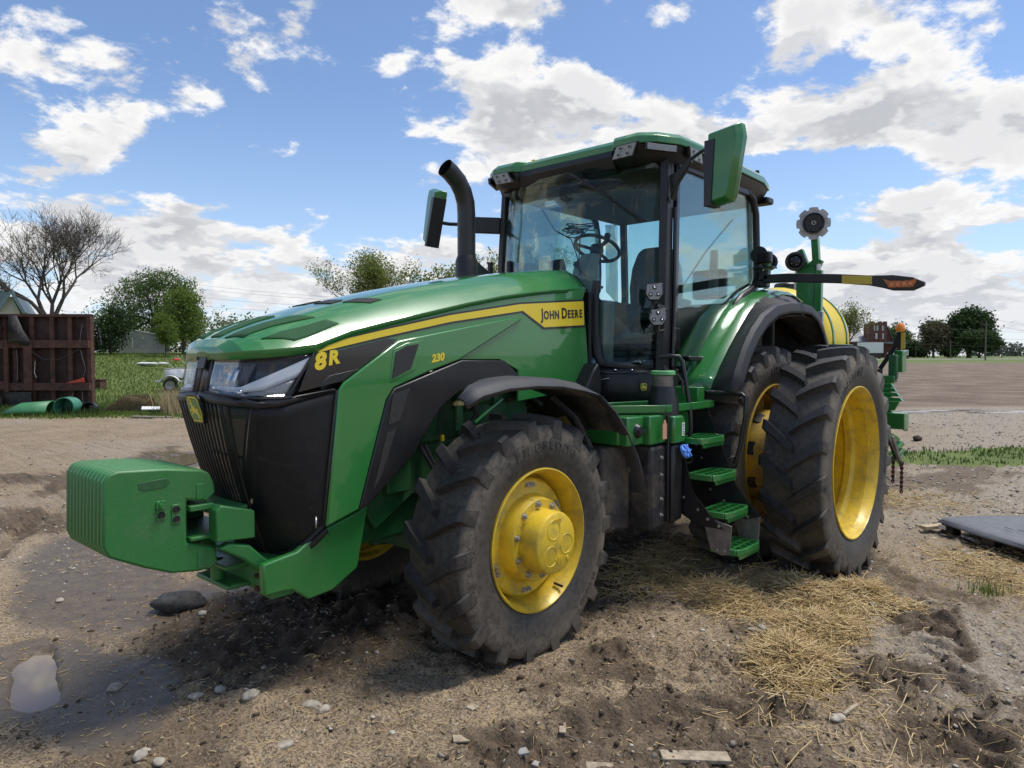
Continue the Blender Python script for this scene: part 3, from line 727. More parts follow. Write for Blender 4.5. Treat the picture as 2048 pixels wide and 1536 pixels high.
# green front frame
FP = [(4.608, .772), (4.40, .800), (4.26, .885), (3.976, .965), (3.915, 1.005), (3.998, .622), (4.174, .529), (4.332, .515), (4.432, .594), (4.478, .599), (4.602, .601)]
sideplate('front_frame_plate', FP, .375, .425, M['green'], .010)
MB().bb((4.10, -.37, .60), (4.56, .37, .76)).build('front_cross_frame', M['green_cast'], TR, 30, .02)
sideplate('chassis_side', [(3.93, 1.0), (3.60, 1.30), (2.2, 1.34), (1.5, 1.2), (1.5, .85), (2.6, .80), (3.0, .92), (3.50, .98), (3.80, .80)], .28, .345, M['green_dark'], .012)
m = MB(); m.bb((1.2, -.28, .70), (3.9, .28, 1.15)); m.build('chassis', M['green_dark'], TR, 30, .03)
# engine bay
m = MB(); m.bb((2.3, -.30, 1.15), (3.7, .30, 1.75)); m.bb((3.25, .28, 1.30), (3.50, .36, 1.52)); m.bb((2.55, .28, 1.30), (3.05, .33, 1.62)); m.build('engine_block', M['green_dark'], TR, 30, .03)
m = MB(); m.bb((3.40, .345, 1.36), (3.52, .375, 1.47))
m.build('valve_plate', M['green_dark'], TR, 30, .006)
for dx in (3.432, 3.487):
    for dz in (1.388, 1.437):
        MB().lathe([(.009, 0), (.009, .010), (.015, .010), (.015, 0)], (dx, .375, dz), 'y', 12).build('port', M['steel_dirty'], TR)
m = MB(); m.cyl((3.10, .30, 1.56), (2.55, .30, 1.585), .05, 16); m.cyl((3.0, .33, 1.56), (2.95, .33, 1.56), .062, 16); m.cyl((2.75, .31, 1.575), (2.70, .31, 1.575), .06, 16); m.build('fuel_filter', M['green_dark'], TR)
MB().tube([(2.72, .42, 1.57), (2.90, .44, 1.49), (3.02, .44, 1.42)], .013, 8).build('brace_rod', M['green'], TR)
m = MB(); m.tube([(3.14, .40, 1.38), (3.15, .41, 1.50), (3.15, .41, 1.545)], .032, 12); m.build('oil_filler_neck', M['green_dark'], TR)
m = MB().lathe([(.0, .03), (.030, .03), (.042, .018), (.042, 0), (.030, -.006), (.0, -.006)], (3.15, .41, 1.55), 'z', 8); m.build('oil_filler_cap', M['brass'], TR)
for pts, r, k in (([(3.05, .38, 1.34), (2.98, .42, 1.47), (3.02, .43, 1.57), (2.90, .40, 1.62)], .026, 10), ([(2.6, .36, 1.56), (2.4, .38, 1.60), (2.2, .36, 1.5)], .02, 8), ([(3.3, .37, 1.36), (3.28, .39, 1.6), (3.2, .36, 1.7)], .007, 6),
                  ([(3.46, .37, 1.30), (3.40, .42, 1.15), (3.2, .44, 1.05), (3.0, .5, .95)], .014, 8), ([(3.42, .37, 1.30), (3.36, .43, 1.12), (3.1, .47, 1.0), (2.95, .55, .90)], .014, 8)):
    MB().tube(pts, r, k).build('hose', M['rubber_plain'], TR)
MB().box((3.28, .39, 1.335), (.02, .02, .04)).build('yellow_tie', M['yellow'], TR)
# front axle
m = MB(); m.loft([[(3.07+a*.13, y, .62+b*.14-(.0 if abs(y) > .3 else 0)) for a, b in ((-1, -1), (1, -1), (1, 1), (-1, 1))] for y in (-.58, -.3, 0, .3, .58)], True, True)
m.lathe([(.16, .52), (.24, .56), (.24, .66), (.17, .70)], (3.07, 0, HF), 'y', 28); m.lathe([(.16, -.52), (.24, -.56), (.24, -.66), (.17, -.70)], (3.07, 0, HF), 'y', 28)
m.cyl((3.07, .56, .42), (3.07, .56, 1.02), .09, 16); m.cyl((3.07, -.56, .42), (3.07, -.56, 1.02), .09, 16)
m.build('front_axle', M['green_dark'], TR, 30, .0)
m = MB(); m.cyl((3.32, .5, .75), (3.32, -.5, .75), .035, 12); m.cyl((3.32, .5, .75), (3.20, .62, .75), .025, 10); m.cyl((3.32, -.5, .75), (3.20, -.62, .75), .025, 10); m.build('steering_cylinder', M['steel_dirty'], TR)
m = MB(); m.bb((3.56, .34, 1.02), (3.75, .40, 1.28)); m.build('frame_gusset', M['green_dark'], TR, 30, .01)

# ---- suitcase weights on the nose
NW, WW = 11, .0492
prof = [(4.782, 1.165), (4.790, 1.225), (4.815, 1.275), (4.852, 1.297), (5.04, 1.325), (5.255, 1.338), (5.300, 1.325), (5.322, 1.290), (5.330, .985), (5.308, .930), (5.145, .845), (5.014, .788), (4.875, .768), (4.80, .770), (4.775, .800), (4.785, .880), (4.936, .930), (4.932, 1.150), (4.83, 1.125)]
for i in range(NW):
    y0 = -NW*WW/2+i*WW
    m = MB().prism(prof, 'y', y0+.0035, y0+WW-.0035); o = m.build('suitcase_weight', M['green_cast'], TR, 30, .012)
    if i < NW-1:
        pass
# raised marks on the near face: hole shade in darker colour, drilled pads
yl = NW*WW/2
def pocket(poly, d, name='weight_pocket', mat=None):
    MB().prism(poly, 'y', yl-.0035, yl-.0035+d).build(name, mat or M['green_cast'], TR, 30, .004)
pocket([(5.165, 1.268), (5.035, 1.275), (5.017, 1.255), (5.035, 1.232), (5.14, 1.225), (5.168, 1.243)], .0025, 'hand_hole_shade', M['green_dark'])
for k, (x, z) in enumerate(((5.063, 1.140), (5.063, 1.094), (4.990, 1.112), (4.990, 1.062))):
    pocket([(x+.022, z+.026), (x-.022, z+.026), (x-.022, z-.026), (x+.022, z-.026)], .006)
    if k == 0: put_bolt(TR, (x, yl+.002, z), 1.25, 'weight_bolt').data = hexbolt(MB(), (0, 0, 0), .0135, .012).mesh('weight_bolt')
    else: MB().lathe([(.0, .0045), (.0145, .0045), (.0165, .008), (.0185, .0045)], (x, yl-.0015, z), 'y', 20).build('bolt_hole_shade', M['black'], TR)
for o in TR.children:
    if o.name.startswith('weight_bolt') and not o.data.materials: o.data.materials.append(M['green_cast'])
for (x0, x1, z0, z1) in ((4.845, 4.885, 1.145, 1.225), (4.845, 4.885, .785, .885)):
    pocket([(x0, z0), (x1, z0), (x1, z1), (x0, z1)], .004)
# ---- weight bracket
for s in (1, -1):
    MB().prism([(4.605, .905), (4.820, .920), (4.820, 1.085), (4.790, 1.110), (4.606, 1.055)], 'y', s*.30-.045, s*.30+.045).build('carrier_end', M['green_cast'], TR, 30, .008)
    MB().prism([(4.741, .900), (4.629, .868), (4.558, .795), (4.50, .742), (4.407, .712), (4.41, .552), (4.53, .566), (4.540, .62), (4.56, .70), (4.67, .80), (4.80, .88)], 'y', s*.30-.034, s*.30+.034).build('bracket_arm', M['green_cast'], TR, 30, .012)
    MB().bb((4.40, s*.32-.075, .560), (4.545, s*.32+.075, .722)).build('bracket_foot', M['green_cast'], TR, 30, .010)
    for z in (.675, .605):
        for dy in (-.045, .045):
            o = put_bolt(TR, (4.546, s*.32+dy, z), 1.3, 'rusty_bolt'); o.rotation_euler = (0, 0, R_(-90))
m = MB(); m.bb((4.60, -.252, 1.052), (4.80, .252, 1.072)); m.bb((4.60, -.252, .915), (4.80, .252, .935)); m.build('carrier_plate', M['green_cast'], TR, 0)
m = MB(); m.bb((4.80, -.285, 1.088), (4.925, .285, 1.118)); m.bb((4.80, -.285, .935), (4.925, .285, .955)); m.build('weight_hook_bar', M['green_cast'], TR, 30, .005)
m = MB(); m.bb((4.54, -.19, .71), (4.70, .19, .735)); m.bb((4.54, -.19, .60), (4.69, .19, .625)); m.cyl((4.65, 0, .60), (4.65, 0, .735), .04, 16); m.bb((4.53, -.24, .58), (4.545, .24, .745)); m.build('tow_clevis', M['green_cast'], TR, 30, .008)
RB = hexbolt(MB(), (0, 0, 0), .0135, .014).mesh('rusty_bolt'); RB.materials.append(M['rust'])
for o in TR.children:
    if o.name.startswith('rusty_bolt'): o.data = RB
# ------------------------------------------------------------------ cab
def both(fn):
    for s in (1, -1): fn(s)
# pillars
def pillar(name, pts, w, d, s, mat='black'):
    m = MB()
    rows = []
    for (x, y, z) in pts: rows.append([(x-d/2, s*(y-w/2), z), (x+d/2, s*(y-w/2), z), (x+d/2*.8, s*(y+w/2), z), (x-d/2, s*(y+w/2), z)])
    m.loft(rows, True, True); return m.build(name, M[mat], TR, 30, .008)
both(lambda s: pillar('a_pillar', [(1.30, .915, 1.74), (1.275, .915, 2.2), (1.25, .910, 2.8), (1.205, .895, 3.52)], .07, .115, s))
both(lambda s: pillar('door_frame', [(1.175, .945, 1.76), (1.155, .945, 2.2), (1.13, .940, 2.8), (1.09, .925, 3.50)], .035, .060, s, 'black_gloss'))
both(lambda s: MB().tube([(1.215, s*.965, 1.80), (1.195, s*.968, 2.4), (1.18, s*.960, 2.95), (1.165, s*.95, 3.12)], .014, 8).build('grab_rail', M['black_paint'], TR))
both(lambda s: MB().tube([(-.30, s*.93, 3.50), (-.40, s*.945, 3.44), (-.455, s*.955, 3.30), (-.48, s*.96, 2.85), (-.475, s*.965, 2.66), (-.41, s*.97, 2.575), (-.27, s*.98, 2.515), (-.08, s*.985, 2.455), (.06, s*.985, 2.37), (.12, s*.985, 2.27)], [.03, .035, .035, .035, .036, .038, .040, .040, .036, .030], 10).build('c_pillar', M['black'], TR))
both(lambda s: pillar('rear_pillar', [(-.78, .80, 1.9), (-.80, .80, 2.6), (-.72, .78, 3.52)], .07, .07, s))
both(lambda s: MB().beam((1.10, s*.925, 3.49), (-.36, s*.93, 3.49), .05, .06).build('door_header', M['black'], TR, 30, .006))
MB().beam((-.78, .80, 2.42), (-.78, -.80, 2.42), .05, .07).build('rear_sill', M['black'], TR, 30, .006)
# windscreen
WL = [(1.27, -.88), (1.44, -.76), (1.555, -.5), (1.61, -.25), (1.625, 0), (1.61, .25), (1.555, .5), (1.44, .76), (1.27, .88)]
WU = [(1.20, -.865), (1.33, -.74), (1.415, -.48), (1.45, -.24), (1.46, 0), (1.45, .24), (1.415, .48), (1.33, .74), (1.20, .865)]
def wpt(t, z):
    n = len(WL)-1; i = min(int(t*n), n-1); u = t*n-i; v = (z-1.80)/(3.5-1.80)
    a = [lerp(WL[i][k], WL[i+1][k], u) for k in (0, 1)]; b = [lerp(WU[i][k], WU[i+1][k], u) for k in (0, 1)]
    return (lerp(a[0], b[0], v)+.02*math.sin(PI*v), lerp(a[1], b[1], v), z)
sheet('windscreen', [[wpt(i/24, z) for i in range(25)] for z in (1.80, 2.0, 2.2, 2.45, 2.7, 2.95, 3.2, 3.5)], M['glass'], TR, .006, smooth=60)
def wframe(s):
    ts = lambda t: t if s > 0 else 1-t
    m = MB().tube([wpt(ts(.71), 2.52), wpt(ts(.705), 2.35), wpt(ts(.71), 2.1), wpt(ts(.725), 1.90), wpt(ts(.75), 1.815), wpt(ts(.85), 1.795), wpt(ts(.97), 1.79)], [.03, .042, .045, .042, .034, .026, .024], 8)
    m.build('windscreen_seal', M['black'], TR)
both(wframe)
MB().prism([(-.46, 1.55), (.46, 1.55), (.455, 2.40), (.30, 2.56), (-.30, 2.56), (-.455, 2.40)], 'x', 1.66, 1.70).build('firewall', M['black'], TR, 30)
# door and rear glass
DG = [(1.13, 1.80), (1.08, 3.46), (-.30, 3.47), (-.42, 3.40), (-.455, 2.68), (-.40, 2.60), (-.08, 2.47), (.06, 2.40), (.13, 2.25), (.42, 1.95), (.62, 1.79)]
def dglass(s): MB().prism(DG, 'y', min(s*.925, s*.931), max(s*.925, s*.931)).build('door_glass', M['glass'], TR, 0)
both(dglass)
MB().prism([(-.76, 2.46), (.76, 2.46), (.74, 3.48), (-.74, 3.48)], 'x', -.785, -.779).build('rear_glass', M['glass'], TR, 0)
both(lambda s: MB().prism([(-.50, 2.64), (-.755, 2.5), (-.735, 3.46), (-.48, 3.42)], 'y', min(s*.865, s*.871), max(s*.865, s*.871)).build('quarter_glass', M['glass'], TR, 0))
# lower cab body
both(lambda s: MB().prism([(1.30, 1.46), (1.30, 1.775), (1.05, 1.775), (1.05, 1.46)], 'y', min(s*.50, s*.935), max(s*.50, s*.935)).build('cab_sill', M['black'], TR, 30, .01))
def sill(s):
    ts = [.70+.30*i/12 for i in range(13)]; ts = ts if s > 0 else [1-t for t in ts]
    def off(t, z, d):
        a = Vector(wpt(max(0, t-.01), 1.8)); b = Vector(wpt(min(1, t+.01), 1.8)); n = Vector((b.y-a.y, -(b.x-a.x), 0)).normalized(); p = Vector(wpt(t, 1.8)); p.z = z
        return tuple(p+n*d)
    sheet('cab_sill', [[off(t, z, d) for t in ts] for z, d in ((1.44, .02), (1.60, .035), (1.735, .035), (1.775, .015))], M['black'], TR, .03, smooth=50)
    MB().tube([off(t, 1.745, .055) for t in ts[1:-1]], .007, 6).build('sill_trim', M['black_gloss'], TR)
    return off
sill_off = sill(1); sill(-1)
MB().prism([(1.93, 1.50), (1.92, 1.64), (1.83, 1.76), (1.76, 1.83), (1.71, 1.70), (1.73, 1.50)], 'y', .46, .60).build('sill_cover', M['black'], TR, 30, .012)
for t in (.80, .86): MB().sphere(sill_off(t, 1.768, .045), .013, 10, 6, (1.2, 1.2, .8)).build('sill_rivet', M['chrome'], TR)
ea = Vector(sill_off(.90, 1.63, .055)); eb = Vector(sill_off(.93, 1.63, .055)); eu = (eb-ea).normalized()
emblem(sill_off(.898, 1.632, .053), tuple(eu), (0, 0, 1), tuple(eu.cross(Vector((0, 0, 1)))), .060, TR)
MB().tube([sill_off(.71, 1.50, .06), sill_off(.715, 1.60, .07), sill_off(.75, 1.69, .07), sill_off(.78, 1.70, .065)], .003, 5).build('loose_wire', M['sticker'], TR)
MB().prism([(-.78, -.90), (1.16, -.90)]+[(x-.06, y*.95) for x, y in WL]+[(1.16, .90), (-.78, .90)], 'z', 1.66, 1.72).build('cab_floor', M['black'], TR, 0)
both(lambda s: MB().prism([(-.78, 1.70), (.62, 1.70), (.40, 1.95), (.10, 2.25), (-.05, 2.42), (-.78, 2.42)], 'y', min(s*.86, s*.90), max(s*.86, s*.90)).build('cab_side_lining', M['grey_trim'], TR, 30))
MB().bb((-.80, -.86, 1.70), (-.74, .86, 2.40)).build('cab_rear_wall', M['grey_trim'], TR, 0)
# door furniture
MB().bb((1.10, .955, 1.93), (1.18, .975, 2.12)).build('door_latch', M['black_gloss'], TR, 30, .006)
MB().beam((.95, .97, 1.86), (.52, .97, 1.86), .035, .045).build('door_handle', M['black'], TR, 30, .010)
MB().bb((.60, .932, 1.80), (.70, .934, 1.875)).build('glass_sticker', M['sticker'], TR, 0)
side_text('ETG', .695, 1.838, .036, .9345, M['decal_black'], 0, 'sticker_lettering', .001, both=False)
# ---- roof
RP = [(1.44, 0), (1.44, .515), (1.51, .565), (1.515, .80), (1.42, .93), (1.22, 1.03), (.80, 1.05), (-.50, 1.02), (-.85, .93), (-1.02, .72), (-1.02, 0)]
def ringz(z, inset, pts=RP, sag=0):
    full = pts+[(x, -y) for x, y in pts[-2:0:-1]]
    c = Vector((.25, 0)); o = []
    for x, y in full:
        d = Vector((x, y))-c; L = d.length
        q = c+d*((L-inset)/L); o.append((q.x, q.y, z+sag*q.x))
    return o
MB().loft([ringz(3.605, .0), ringz(3.66, .0), ringz(3.70, .05), ringz(3.725, .16), ringz(3.735, .45)], True, True).build('roof_shell', M['green'], TR, 25, .006)
MB().loft([ringz(3.47, .16), ringz(3.52, .07), ringz(3.603, .02)], True, True).build('roof_underside', M['black'], TR, 30, .008)
# visor soffit between the pods
MB().prism([(1.40, 3.60), (1.30, 3.50), (1.30, 3.44), (1.42, 3.46), (1.47, 3.56), (1.452, 3.605)], 'y', -.52, .52).build('visor', M['black'], TR, 30, .01)
for y in (.12, -.18): MB().box((1.40, y, 3.455), (.10, .16, .045)).build('wiper_housing', M['black'], TR, 30, .012)
# roof lamps: lens blocks with LED buttons
def panel_lamp(name, c, u, n, w, h, nu, nv, parent=None, mat=None, skew=0.0, led=.013):
    c = Vector(c); u = Vector(u).normalized(); n = Vector(n).normalized(); v = n.cross(u); 
    if v.z < 0: v = -v
    e = empty(name); e.parent = parent or TR
    P = [(-w/2-skew, -h/2), (w/2-skew, -h/2), (w/2+skew, h/2), (-w/2+skew, h/2)]
    def slab(P, d0, d1, nm, mt, bev=.003):
        A = [c+u*a+v*b+n*d0 for a, b in P]+[c+u*a+v*b+n*d1 for a, b in P]; k = len(P)
        MB().add(A, [tuple(range(k)), tuple(range(k, 2*k))]+[(i, (i+1) % k, k+(i+1) % k, k+i) for i in range(k)]).build(nm, mt, e, 0, bev)
    slab([(a*1.10, b*1.14) for a, b in P], -.02, .004, 'lamp_housing', M['black'])
    slab(P, .003, .010, 'lamp_reflector', mat or M['lampgrey'])
    for i in range(nu):
        for j in range(nv):
            a = (i+.5)/nu-.5; b = (j+.5)/nv-.5
            q = c+u*(a*w*.9+b*2*skew)+v*(b*h)+n*.011
            m = MB(); m.tube([q, q+n*.004], led*1.5, 14); m.build('led_cup', M['lampgrey'], e)
            m = MB(); m.tube([q+n*.004, q+n*.007], led*.75, 10); m.build('led', M['black'], e)
    return e
def rooflamps(s):
    panel_lamp('roof_lamp', (1.518, s*.68, 3.558), (0, s, .02), (1, 0, -.12), .19, .095, 2, 2, skew=.025*1)
    panel_lamp('roof_marker', (1.375, s*.938, 3.568), (-.23, s*.125, 0), (.5, s*.85, -.1), .27, .05, 1, 1, skew=0, led=.001)
    panel_lamp('roof_lamp', (1.02, s*1.055, 3.555), (-1, 0, 0), (0, s, -.12), .20, .09, 2, 2, skew=-.02)
both(rooflamps)
m = MB(); m.sphere((.45, .55, 3.74), .10, 16, 8, (1, 1, .75)); m.build('gps_dome', M['black'], TR)
m = MB(); m.box((1.05, .42, 3.745), (.09, .10, .035)); m.box((1.05, .42, 3.77), (.12, .13, .02)); m.build('roof_camera', M['black'], TR, 30, .006)
m = MB().cyl((-.72, .85, 3.70), (-.72, .85, 3.80), .022, 10); m.build('antenna_stub', M['black'], TR)
MB().bb((1.10, -.62, 3.68), (1.32, -.44, 3.745)).build('receiver', M['yellow'], TR, 30, .02)
m = MB(); m.box((-.85, .85, 3.50), (.16, .20, .07)); m.build('rear_lamp_pod', M['black'], TR, 30, .02)
# wipers
m = MB(); m.tube([(1.50, .10, 3.47), (1.50, .30, 3.36), (1.48, .52, 3.21)], .012, 6); m.tube([(1.49, .40, 3.29), (1.46, .62, 3.13), (1.42, .82, 2.985)], .009, 6); m.build('wiper', M['black'], TR)
MB().tube([(-.81, .55, 3.35), (-.82, .25, 3.05), (-.82, -.02, 2.70)], .009, 6).build('rear_wiper', M['black'], TR)
# mirrors
def mirror(name, c, s, tilt):
    e = empty(name, c); e.parent = TR; e.rotation_euler = tilt
    hw, hh = .142, .268
    out = [(-hw+.0, hh), (hw-.02, hh+.02), (hw, hh-.08), (hw-.075, -hh+.03), (hw-.10, -hh), (-hw, -hh-.02)]
    P = [(s*a, b) for a, b in out]
    inner = [(s*(a*.88), b*.93) for a, b in out]
    MB().prism(P, 'x', -.035, .03, None).build('mirror_shell', M['green'], e, 30, .008)
    MB().prism(P, 'x', .03, .085, [(p[0]*.82, p[1]*.90) for p in P]).build('mirror_back', M['green'], e, 30, .006)
    st = [(-hw-.002, hh-.07), (-hw+.085, hh-.07), (-hw+.060, -hh-.022), (-hw-.002, -hh-.022)]
    MB().prism([(s*a, b) for a, b in st], 'x', -.04, .094).build('mirror_inset', M['black'], e, 30, .003)
    MB().prism(inner, 'x', -.042, -.036).build('mirror_glass', M['mirror'], e, 0)
    return e
mirror('mirror', (1.45, 1.54, 3.30), 1, (0, 0, R_(-8)))
mirror('mirror', (1.62, -1.50, 3.28), -1, (R_(-13), R_(-6), R_(-24)))
def mirror_arm(s):
    m = MB(); m.loft([[(1.28, s*.95, 3.36), (1.20, s*.95, 3.36), (1.20, s*.97, 3.16), (1.28, s*.97, 3.16)], [(1.34, s*1.06, 3.37), (1.30, s*1.06, 3.37), (1.29, s*1.06, 3.27), (1.34, s*1.06, 3.27)], [(1.42, s*1.22, 3.44), (1.38, s*1.22, 3.44), (1.38, s*1.22, 3.39), (1.42, s*1.22, 3.39)]], True, True)
    m.build('mirror_arm', M['black'], TR, 30, .008)
    MB().tube([(1.40, s*1.20, 3.415), (1.42, s*1.32, 3.46), (1.44, s*1.42, 3.46)], .014, 8).build('mirror_rod', M['black'], TR)
mirror_arm(1)
MB().beam((1.26, -.94, 3.18), (1.42, -1.20, 3.20), .05, .16).build('mirror_arm', M['black'], TR, 30, .01)
MB().tube([(1.40, -1.16, 3.20), (1.52, -1.40, 3.22), (1.60, -1.50, 3.24)], .018, 8).build('mirror_rod', M['black'], TR)
for z in (3.20, 3.33): o = put_bolt(TR, (1.265, .965, z), 1.1, 'mirror_bolt')
m = MB(); m.tube([(1.22, .93, 3.50), (1.27, .98, 3.42), (1.30, .985, 3.25), (1.24, .96, 3.17)], .006, 6); m.tube([(1.25, .92, 3.48), (1.31, .96, 3.36), (1.32, .96, 3.20), (1.25, .95, 3.14)], .006, 6); m.build('mirror_cable', M['rubber_plain'], TR)
# work lamps on the pillar
PENT = [(-.5, .5), (.5, .5), (.56, -.15), (.30, -.55), (-.30, -.55), (-.56, -.15)]
def worklamp(c, w):
    e = empty('work_lamp', c, R_(34)); e.parent = TR
    MB().prism([(a*w*1.14, b*w*1.14) for a, b in PENT], 'x', -.05, .012).build('lamp_body', M['black'], e, 30, .006)
    MB().prism([(a*w, b*w) for a, b in PENT], 'x', .012, .016).build('lamp_face', M['lampgrey'], e, 0)
    for y, z in ((0, .26), (-.27, -.22), (.27, -.22)):
        MB().tube([(.016, y*w, z*w), (.022, y*w, z*w)], w*.14, 14).build('led_ring', M['black'], e)
        MB().sphere((.022, y*w, z*w), w*.09, 10, 6).build('led', M['chrome'], e)
    MB().tube([(-.02, 0, -w*.6), (-.03, 0, -w*.95)], .02, 8).build('lamp_mount', M['black'], e)
worklamp((1.50, .955, 2.40), .115); worklamp((1.46, .965, 2.20), .115)
MB().beam((1.28, .95, 2.27), (1.47, .955, 2.29), .03, .03).build('lamp_bracket', M['black'], TR)
m = MB(); m.tube([(1.44, .95, 2.32), (1.52, .93, 2.28), (1.50, .93, 2.22)], .005, 6); m.tube([(1.42, .95, 2.15), (1.52, .92, 2.10), (1.46, .95, 2.08), (1.32, .95, 2.1)], .006, 6); m.build('lamp_cable', M['rubber_plain'], TR)
# ---- interior
m = MB(); m.loft([[(1.30+a*.12, b*.13, 1.70) for a, b in ((-1, -1), (1, -1), (1, 1), (-1, 1))], [(1.22+a*.10, b*.11, 2.3) for a, b in ((-1, -1), (1, -1), (1, 1), (-1, 1))], [(1.10+a*.08, b*.09, 2.72) for a, b in ((-1, -1), (1, -1), (1, 1), (-1, 1))], [(1.02+a*.06, b*.07, 2.84) for a, b in ((-1, -1), (1, -1), (1, 1), (-1, 1))]], True, True)
m.build('steering_column', M['grey_light'], TR, 30, .02)
sw = empty('steering_wheel', (.93, .0, 2.90)); sw.parent = TR; sw.rotation_euler = (0, R_(-28), 0)
MB().tube([(.215*math.cos(a), .215*math.sin(a), 0) for a in [2*PI*i/40 for i in range(40)]], .017, 10, closed=True).build('wheel_rim', M['black'], sw)
for a in (PI, PI/3, -PI/3): MB().beam((0, 0, -.02), (.21*math.cos(a), .21*math.sin(a), 0), .04, .015).build('spoke', M['black'], sw, 30, .004)
MB().lathe([(.0, .02), (.06, .015), (.07, -.02), (.05, -.06), (0, -.06)], (0, 0, 0), 'z', 20).build('wheel_hub', M['black'], sw)
MB().sphere((.10, .16, .05), .032, 10, 8).build('spinner_knob', M['black'], sw)
m = MB(); m.box((.86, -.22, 2.55), (.20, .36, .03)); m.build('dash_tray', M['grey_trim'], TR, 30, .01)
def cushion(name, c, size, M3=None, parent=None, mat=None, bev=.05):
    o = MB().box(c, size, M3).build(name, mat or M['seat'], parent, 30)
    b = o.modifiers.new('bevel', 'BEVEL'); b.width = bev; b.segments = 4; return o
st = empty('operator_seat', (0, 0, 0)); st.parent = TR
cushion('seat_cushion', (.12, 0, 2.30), (.52, .54, .14), None, st)
m = MB(); m.loft([[(-.16+dx, y*w, z) for dx, y in ((.07, -1), (.07, 1), (-.07, 1), (-.07, -1))] for z, w, in ((2.30, .24), (2.45, .29), (2.62, .30), (2.82, .27), (2.98, .20), (3.03, .13))], True, True)
o = m.build('seat_back', M['seat'], st, 60); b = o.modifiers.new('bevel', 'BEVEL'); b.width = .035; b.segments = 3
MB().lathe([(.18, 0), (.22, .0), (.16, .5), (.14, .55)], (.05, 0, 1.70), 'z', 20).build('seat_pedestal', M['black'], st)
m = MB(); m.prism([(.36, 2.48), (.40, 2.42), (.30, 2.36), (-.2, 2.36), (-.2, 2.46)], 'y', .30, .40); m.build('armrest', M['grey_trim'], st, 30, .02)
m = MB(); m.prism([(.62, 2.46), (.64, 2.40), (.30, 2.30), (-.3, 2.30), (-.3, 2.46)], 'y', -.52, -.33); m.build('armrest', M['grey_trim'], st, 30, .02)
MB().prism([(-.13, 2.50), (-.18, 2.95), (-.22, 2.95), (-.24, 2.50)], 'y', .60, .68).build('door_pull', M['grey_light'], TR, 30, .02)
cushion('instructor_seat', (-.35, .52, 2.62), (.12, .36, .30), None, TR, M['seat'], .04)
MB().bb((-.75, .25, 1.70), (-.15, .85, 2.25)).build('side_console', M['grey_trim'], TR, 30, .03)
MB().bb((-.70, -.85, 1.70), (.55, -.58, 2.36)).build('right_console', M['grey_trim'], TR, 30, .03)
MB().beam((.72, -.55, 2.46), (.80, -.60, 2.86), .03, .26, (1, 0, 0)).build('monitor', M['black'], TR, 30, .012)
MB().beam((1.42, -.62, 2.52), (1.38, -.66, 2.78), .045, .16, (1, 0, 0)).build('corner_display', M['black'], TR, 30, .012)
MB().bb((-.76, -.84, 3.44), (1.32, .84, 3.475)).build('headliner', M['grey_trim'], TR, 0)
MB().tube([(1.10, -.05, 2.55), (1.0, .42, 2.05), (1.02, .50, 2.02)], .035, 12).build('floor_bolster', M['grey_trim'], TR)
for i in range(6): MB().bb((1.05, -.2, 1.76+i*.055), (1.12, .75, 1.79+i*.055)).build('floor_rib', M['black'], TR, 0)
MB().beam((1.40, .42, 1.72), (1.42, .45, 2.35), .08, .14, (1, 0, 0)).build('corner_post_trim', M['grey_light'], TR, 30, .02)
MB().tube([(1.42, .60, 2.05), (1.20, .78, 2.06)], .028, 12).build('rolled_sunshade', M['grey_trim'], TR)
rnd = random.Random(4)
m = MB()
for k in range(9):
    c = Vector((1.28+rnd.uniform(-.05, .05), .02+rnd.uniform(-.05, .05), 3.02+rnd.uniform(-.06, .06))); r = rnd.uniform(.06, .12); u = Vector((rnd.uniform(-1, 1), rnd.uniform(-1, 1), rnd.uniform(-.3, .3))).normalized(); w = u.cross(Vector((.3, .2, 1))).normalized()
    m.tube([c+(u*math.cos(a)+w*math.sin(a))*r*(1+.2*math.sin(3*a)) for a in [2*PI*i/18 for i in range(18)]], .0045, 5, closed=True)
m.tube([(1.35, -.35, 3.42), (1.32, -.35, 3.25), (1.30, -.22, 3.05), (1.27, -.05, 2.95), (1.25, 0, 2.80), (1.22, .02, 2.62)], .006, 6); m.tube([(1.28, .06, 2.98), (1.25, .02, 2.72), (1.22, -.02, 2.70), (1.24, .1, 2.60)], .006, 6)
m.build('hanging_cable', M['rubber_plain'], TR)
MB().sphere((1.25, .0, 2.72), .03, 8, 6, (1.4, 1, 1)).build('cable_plug', M['rubber_plain'], TR)
# things left on the cab floor
def crumple(name, c, r, mat, seed, sc=(1, 1, .6), label=None, cat=None):
    rn = random.Random(seed); m = MB().sphere(c, r, 12, 8, sc)
    m.v = [(x+rn.uniform(-.18, .18)*r, y+rn.uniform(-.18, .18)*r, z+rn.uniform(-.15, .15)*r) for x, y, z in m.v]
    o = m.build(name, mat, None, 0); tag(o, label, cat); return o
crumple('plastic_bag', (1.44, .56, 1.755), .075, M['plastic_bag'], 1, (1, 1, .75), 'crumpled clear plastic film on the cab floor beside the orange cup', 'bag')
crumple('orange_cup', (1.37, .63, 1.745), .065, M['orange'], 2, (1.2, .9, .7), 'orange crumpled plastic piece lying on the tractor cab floor', 'litter')
crumple('blue_rag', (1.31, .70, 1.745), .07, M['cloth_blue'], 3, (1.2, 1, .6), 'pale blue rag bunched up on the tractor cab floor', 'rag')
